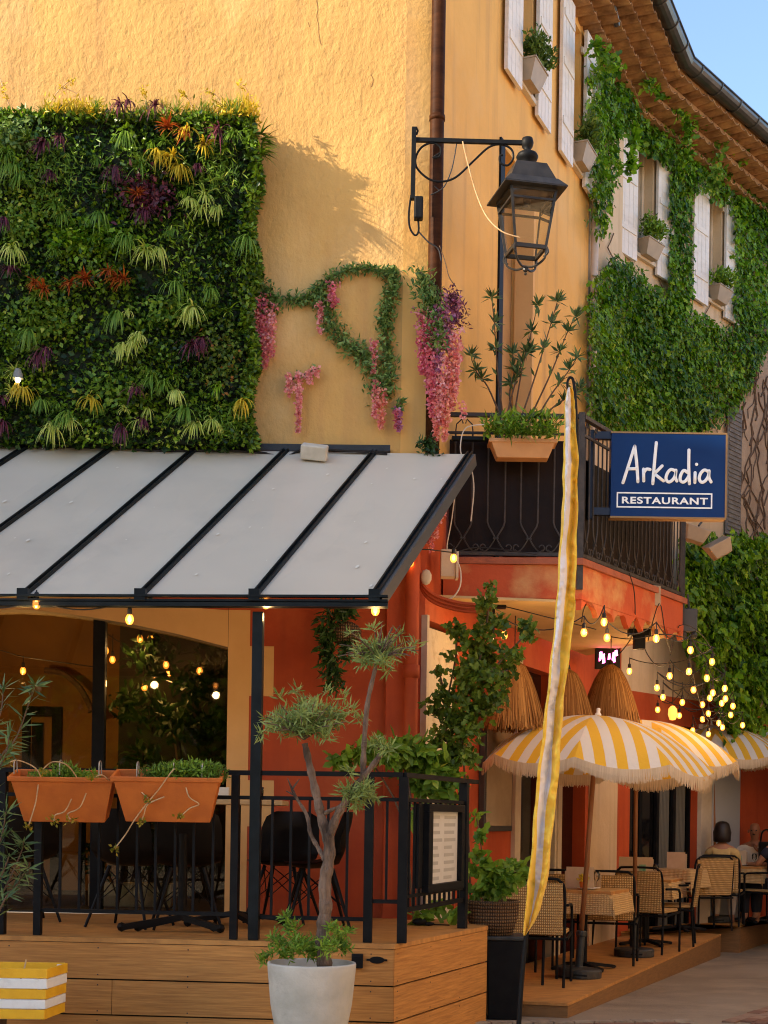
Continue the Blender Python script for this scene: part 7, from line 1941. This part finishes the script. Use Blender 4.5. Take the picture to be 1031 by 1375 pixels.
for k in range(3):
    m.tube(smooth_path([P(x, y + k * 5, 11.32 + k * .02) for x, y in ((562, 735), (563, 770), (572, 790), (590, 802), (620, 810), (650, 812))], 5), .014, 6)
tag(m.build('painted_cables', RED), 'bundle of red painted cables bending round the corner pier under the balcony', 'cable')
# pink screen on the inner wall
s0_, s1_ = F1.fp(798, 885)[0], F1.fp(832, 885)[0]; z0, z1 = F1.fp(815, 900)[1], F1.fp(815, 866)[1]
t = thing('wall_screen', tuple(F1.w(s0_, .3, z0)), 'glowing screen with pink figures high under the balcony', 'screen')
ca, cb = P(799, 898, 14.9), P(833, 866, 14.9)
m = MB(); m.box(ca.x, cb.x, 14.9, 14.95, ca.z, cb.z); m.build('screen_body', BLACK, t, bevel=.004)
m = MB(); 
for k in range(9):
    a = random.uniform(ca.x + .03, cb.x - .06); z = random.uniform(ca.z + .02, cb.z - .1); w_ = random.uniform(.02, .045); h_ = random.uniform(.06, .12)
    m.add([(a, 14.898, z), (a + w_, 14.898, z + .01), (a + w_ * .8, 14.898, min(z + h_, cb.z - .01)), (a + w_ * .2, 14.898, min(z + h_ * .9, cb.z - .015))], [(0, 1, 2, 3)])
    for i in range(4): pass
for i, v in enumerate(m.v): m.v[i] = (v[0], 14.898 - (i // 4) * .0006, v[2])
m.build('glowing_picture', emis('pink_glow', (1, .12, .5), 3.0), t)
m = MB(); m.tube([((ca.x + cb.x) / 2, 14.93, cb.z), ((ca.x + cb.x) / 2, 14.93, ZBU - .02)], .02, 6); m.build('mount', BLACK, t)

# ================================================================== ROUND THE VIEW: unseen houses and trees that shade, bounce and reflect light
FAR = mat('far_plaster', (.58, .40, .22), .9, (.5, .33, .17), ns=.6)
SHUT = mat('far_shutter', (.25, .28, .30), .7)
def plain_house(name, poly, h, label, faces, mm=FAR):
    t = thing(name, (poly[0][0], poly[0][1], 0), label, 'building')
    m = MB(); m.hexa(poly, -1.5, h); m.build('wall', mm, t)
    m = MB(); c = Vector((sum(p[0] for p in poly) / len(poly), sum(p[1] for p in poly) / len(poly))); m.hexa([tuple(c + (Vector(p) - c) * 1.02) for p in poly], h + .002, h + .25); m.build('roof', TILE, t)
    for (a, b) in faces:
        fr_ = Fr(a, b); n = int(fr_.L / 3)
        for i in range(n):
            for z in (1.2, 4.4, 7.4):
                if z + 1.8 > h: continue
                s = (i + .5) * fr_.L / n; m = MB(); m.fbox(fr_, s - .5, s + .5, .004, .05, z, z + 1.6); w_ = m.build('window', DARKGL, t)
                m = MB(); m.fbox(fr_, s - 1.0, s - .5, .004, .06, z - .05, z + 1.65); m.fbox(fr_, s + .5, s + 1.0, .004, .06, z - .05, z + 1.65); m.build('shutter', SHUT, w_)
    return t
plain_house('opposite_house', [(-9, 6.15), (-9, 3.3), (-34, 3.3), (-34, 13.3)], 11.75, 'tall house across the square to the left, outside the view', [((-34, 3.3), (-9, 3.3))])
plain_house('opposite_house', [(9.2, -8), (9.2, 27), (16, 27), (16, -8)], 8.5, 'unseen house added on the other side of the lane to bounce warm light', [((9.2, 27), (9.2, -8))], mat('bounce_plaster', (.66, .45, .25), .9))  # unseen house added in paler plaster to bounce warm light into the lane
plain_house('opposite_house', [(-20, -24), (14, -24), (14, -32), (-20, -32)], 9.5, 'unseen house added behind the viewer to darken the window reflections', [((14, -24), (-20, -24))])  # added behind the camera so the arched panes reflect less bright sky
for k, (x, y, h_) in enumerate(((-3.6, -9, 3.2), (.5, -12, 3.6), (5.2, -7, 3.4), (-7.6, -9.5, 3.0), (-11, -13, 3.6))):  # last two trees added to keep bright sky out of the pane reflections
    t = thing('plane_tree', (x, y, gz(y)), ['leafy plane tree behind the viewer to the left', 'leafy plane tree straight behind the viewer', 'leafy plane tree behind the viewer to the right', 'unseen tree added behind the viewer to darken the left pane reflection', 'unseen tree added furthest left to darken the left pane reflection'][k], 'tree', 'trees of the square')
    m = MB(); m.tube(smooth_path([(x, y, gz(y)), (x + .1, y, 1.5), (x - .1, y + .1, h_)]), [.22] * 6 + [.16] * 7, 10)
    for a in range(5): m.tube([(x - .1, y + .1, h_ - .4), (x + math.cos(a * 1.3) * 1.3, y + math.sin(a * 1.3) * 1.3, h_ + 1.3)], [.1, .04], 6)
    m.build('trunk', BARK, t)
    clump('crown', [(x + random.gauss(0, 1.0), y + random.gauss(0, 1.0), h_ + 1.2 + random.gauss(0, .8), .8, .8, .7) for _ in range(16)], 3000, .30, .24, L_IVY, t, bias=(0, 0, -.1))
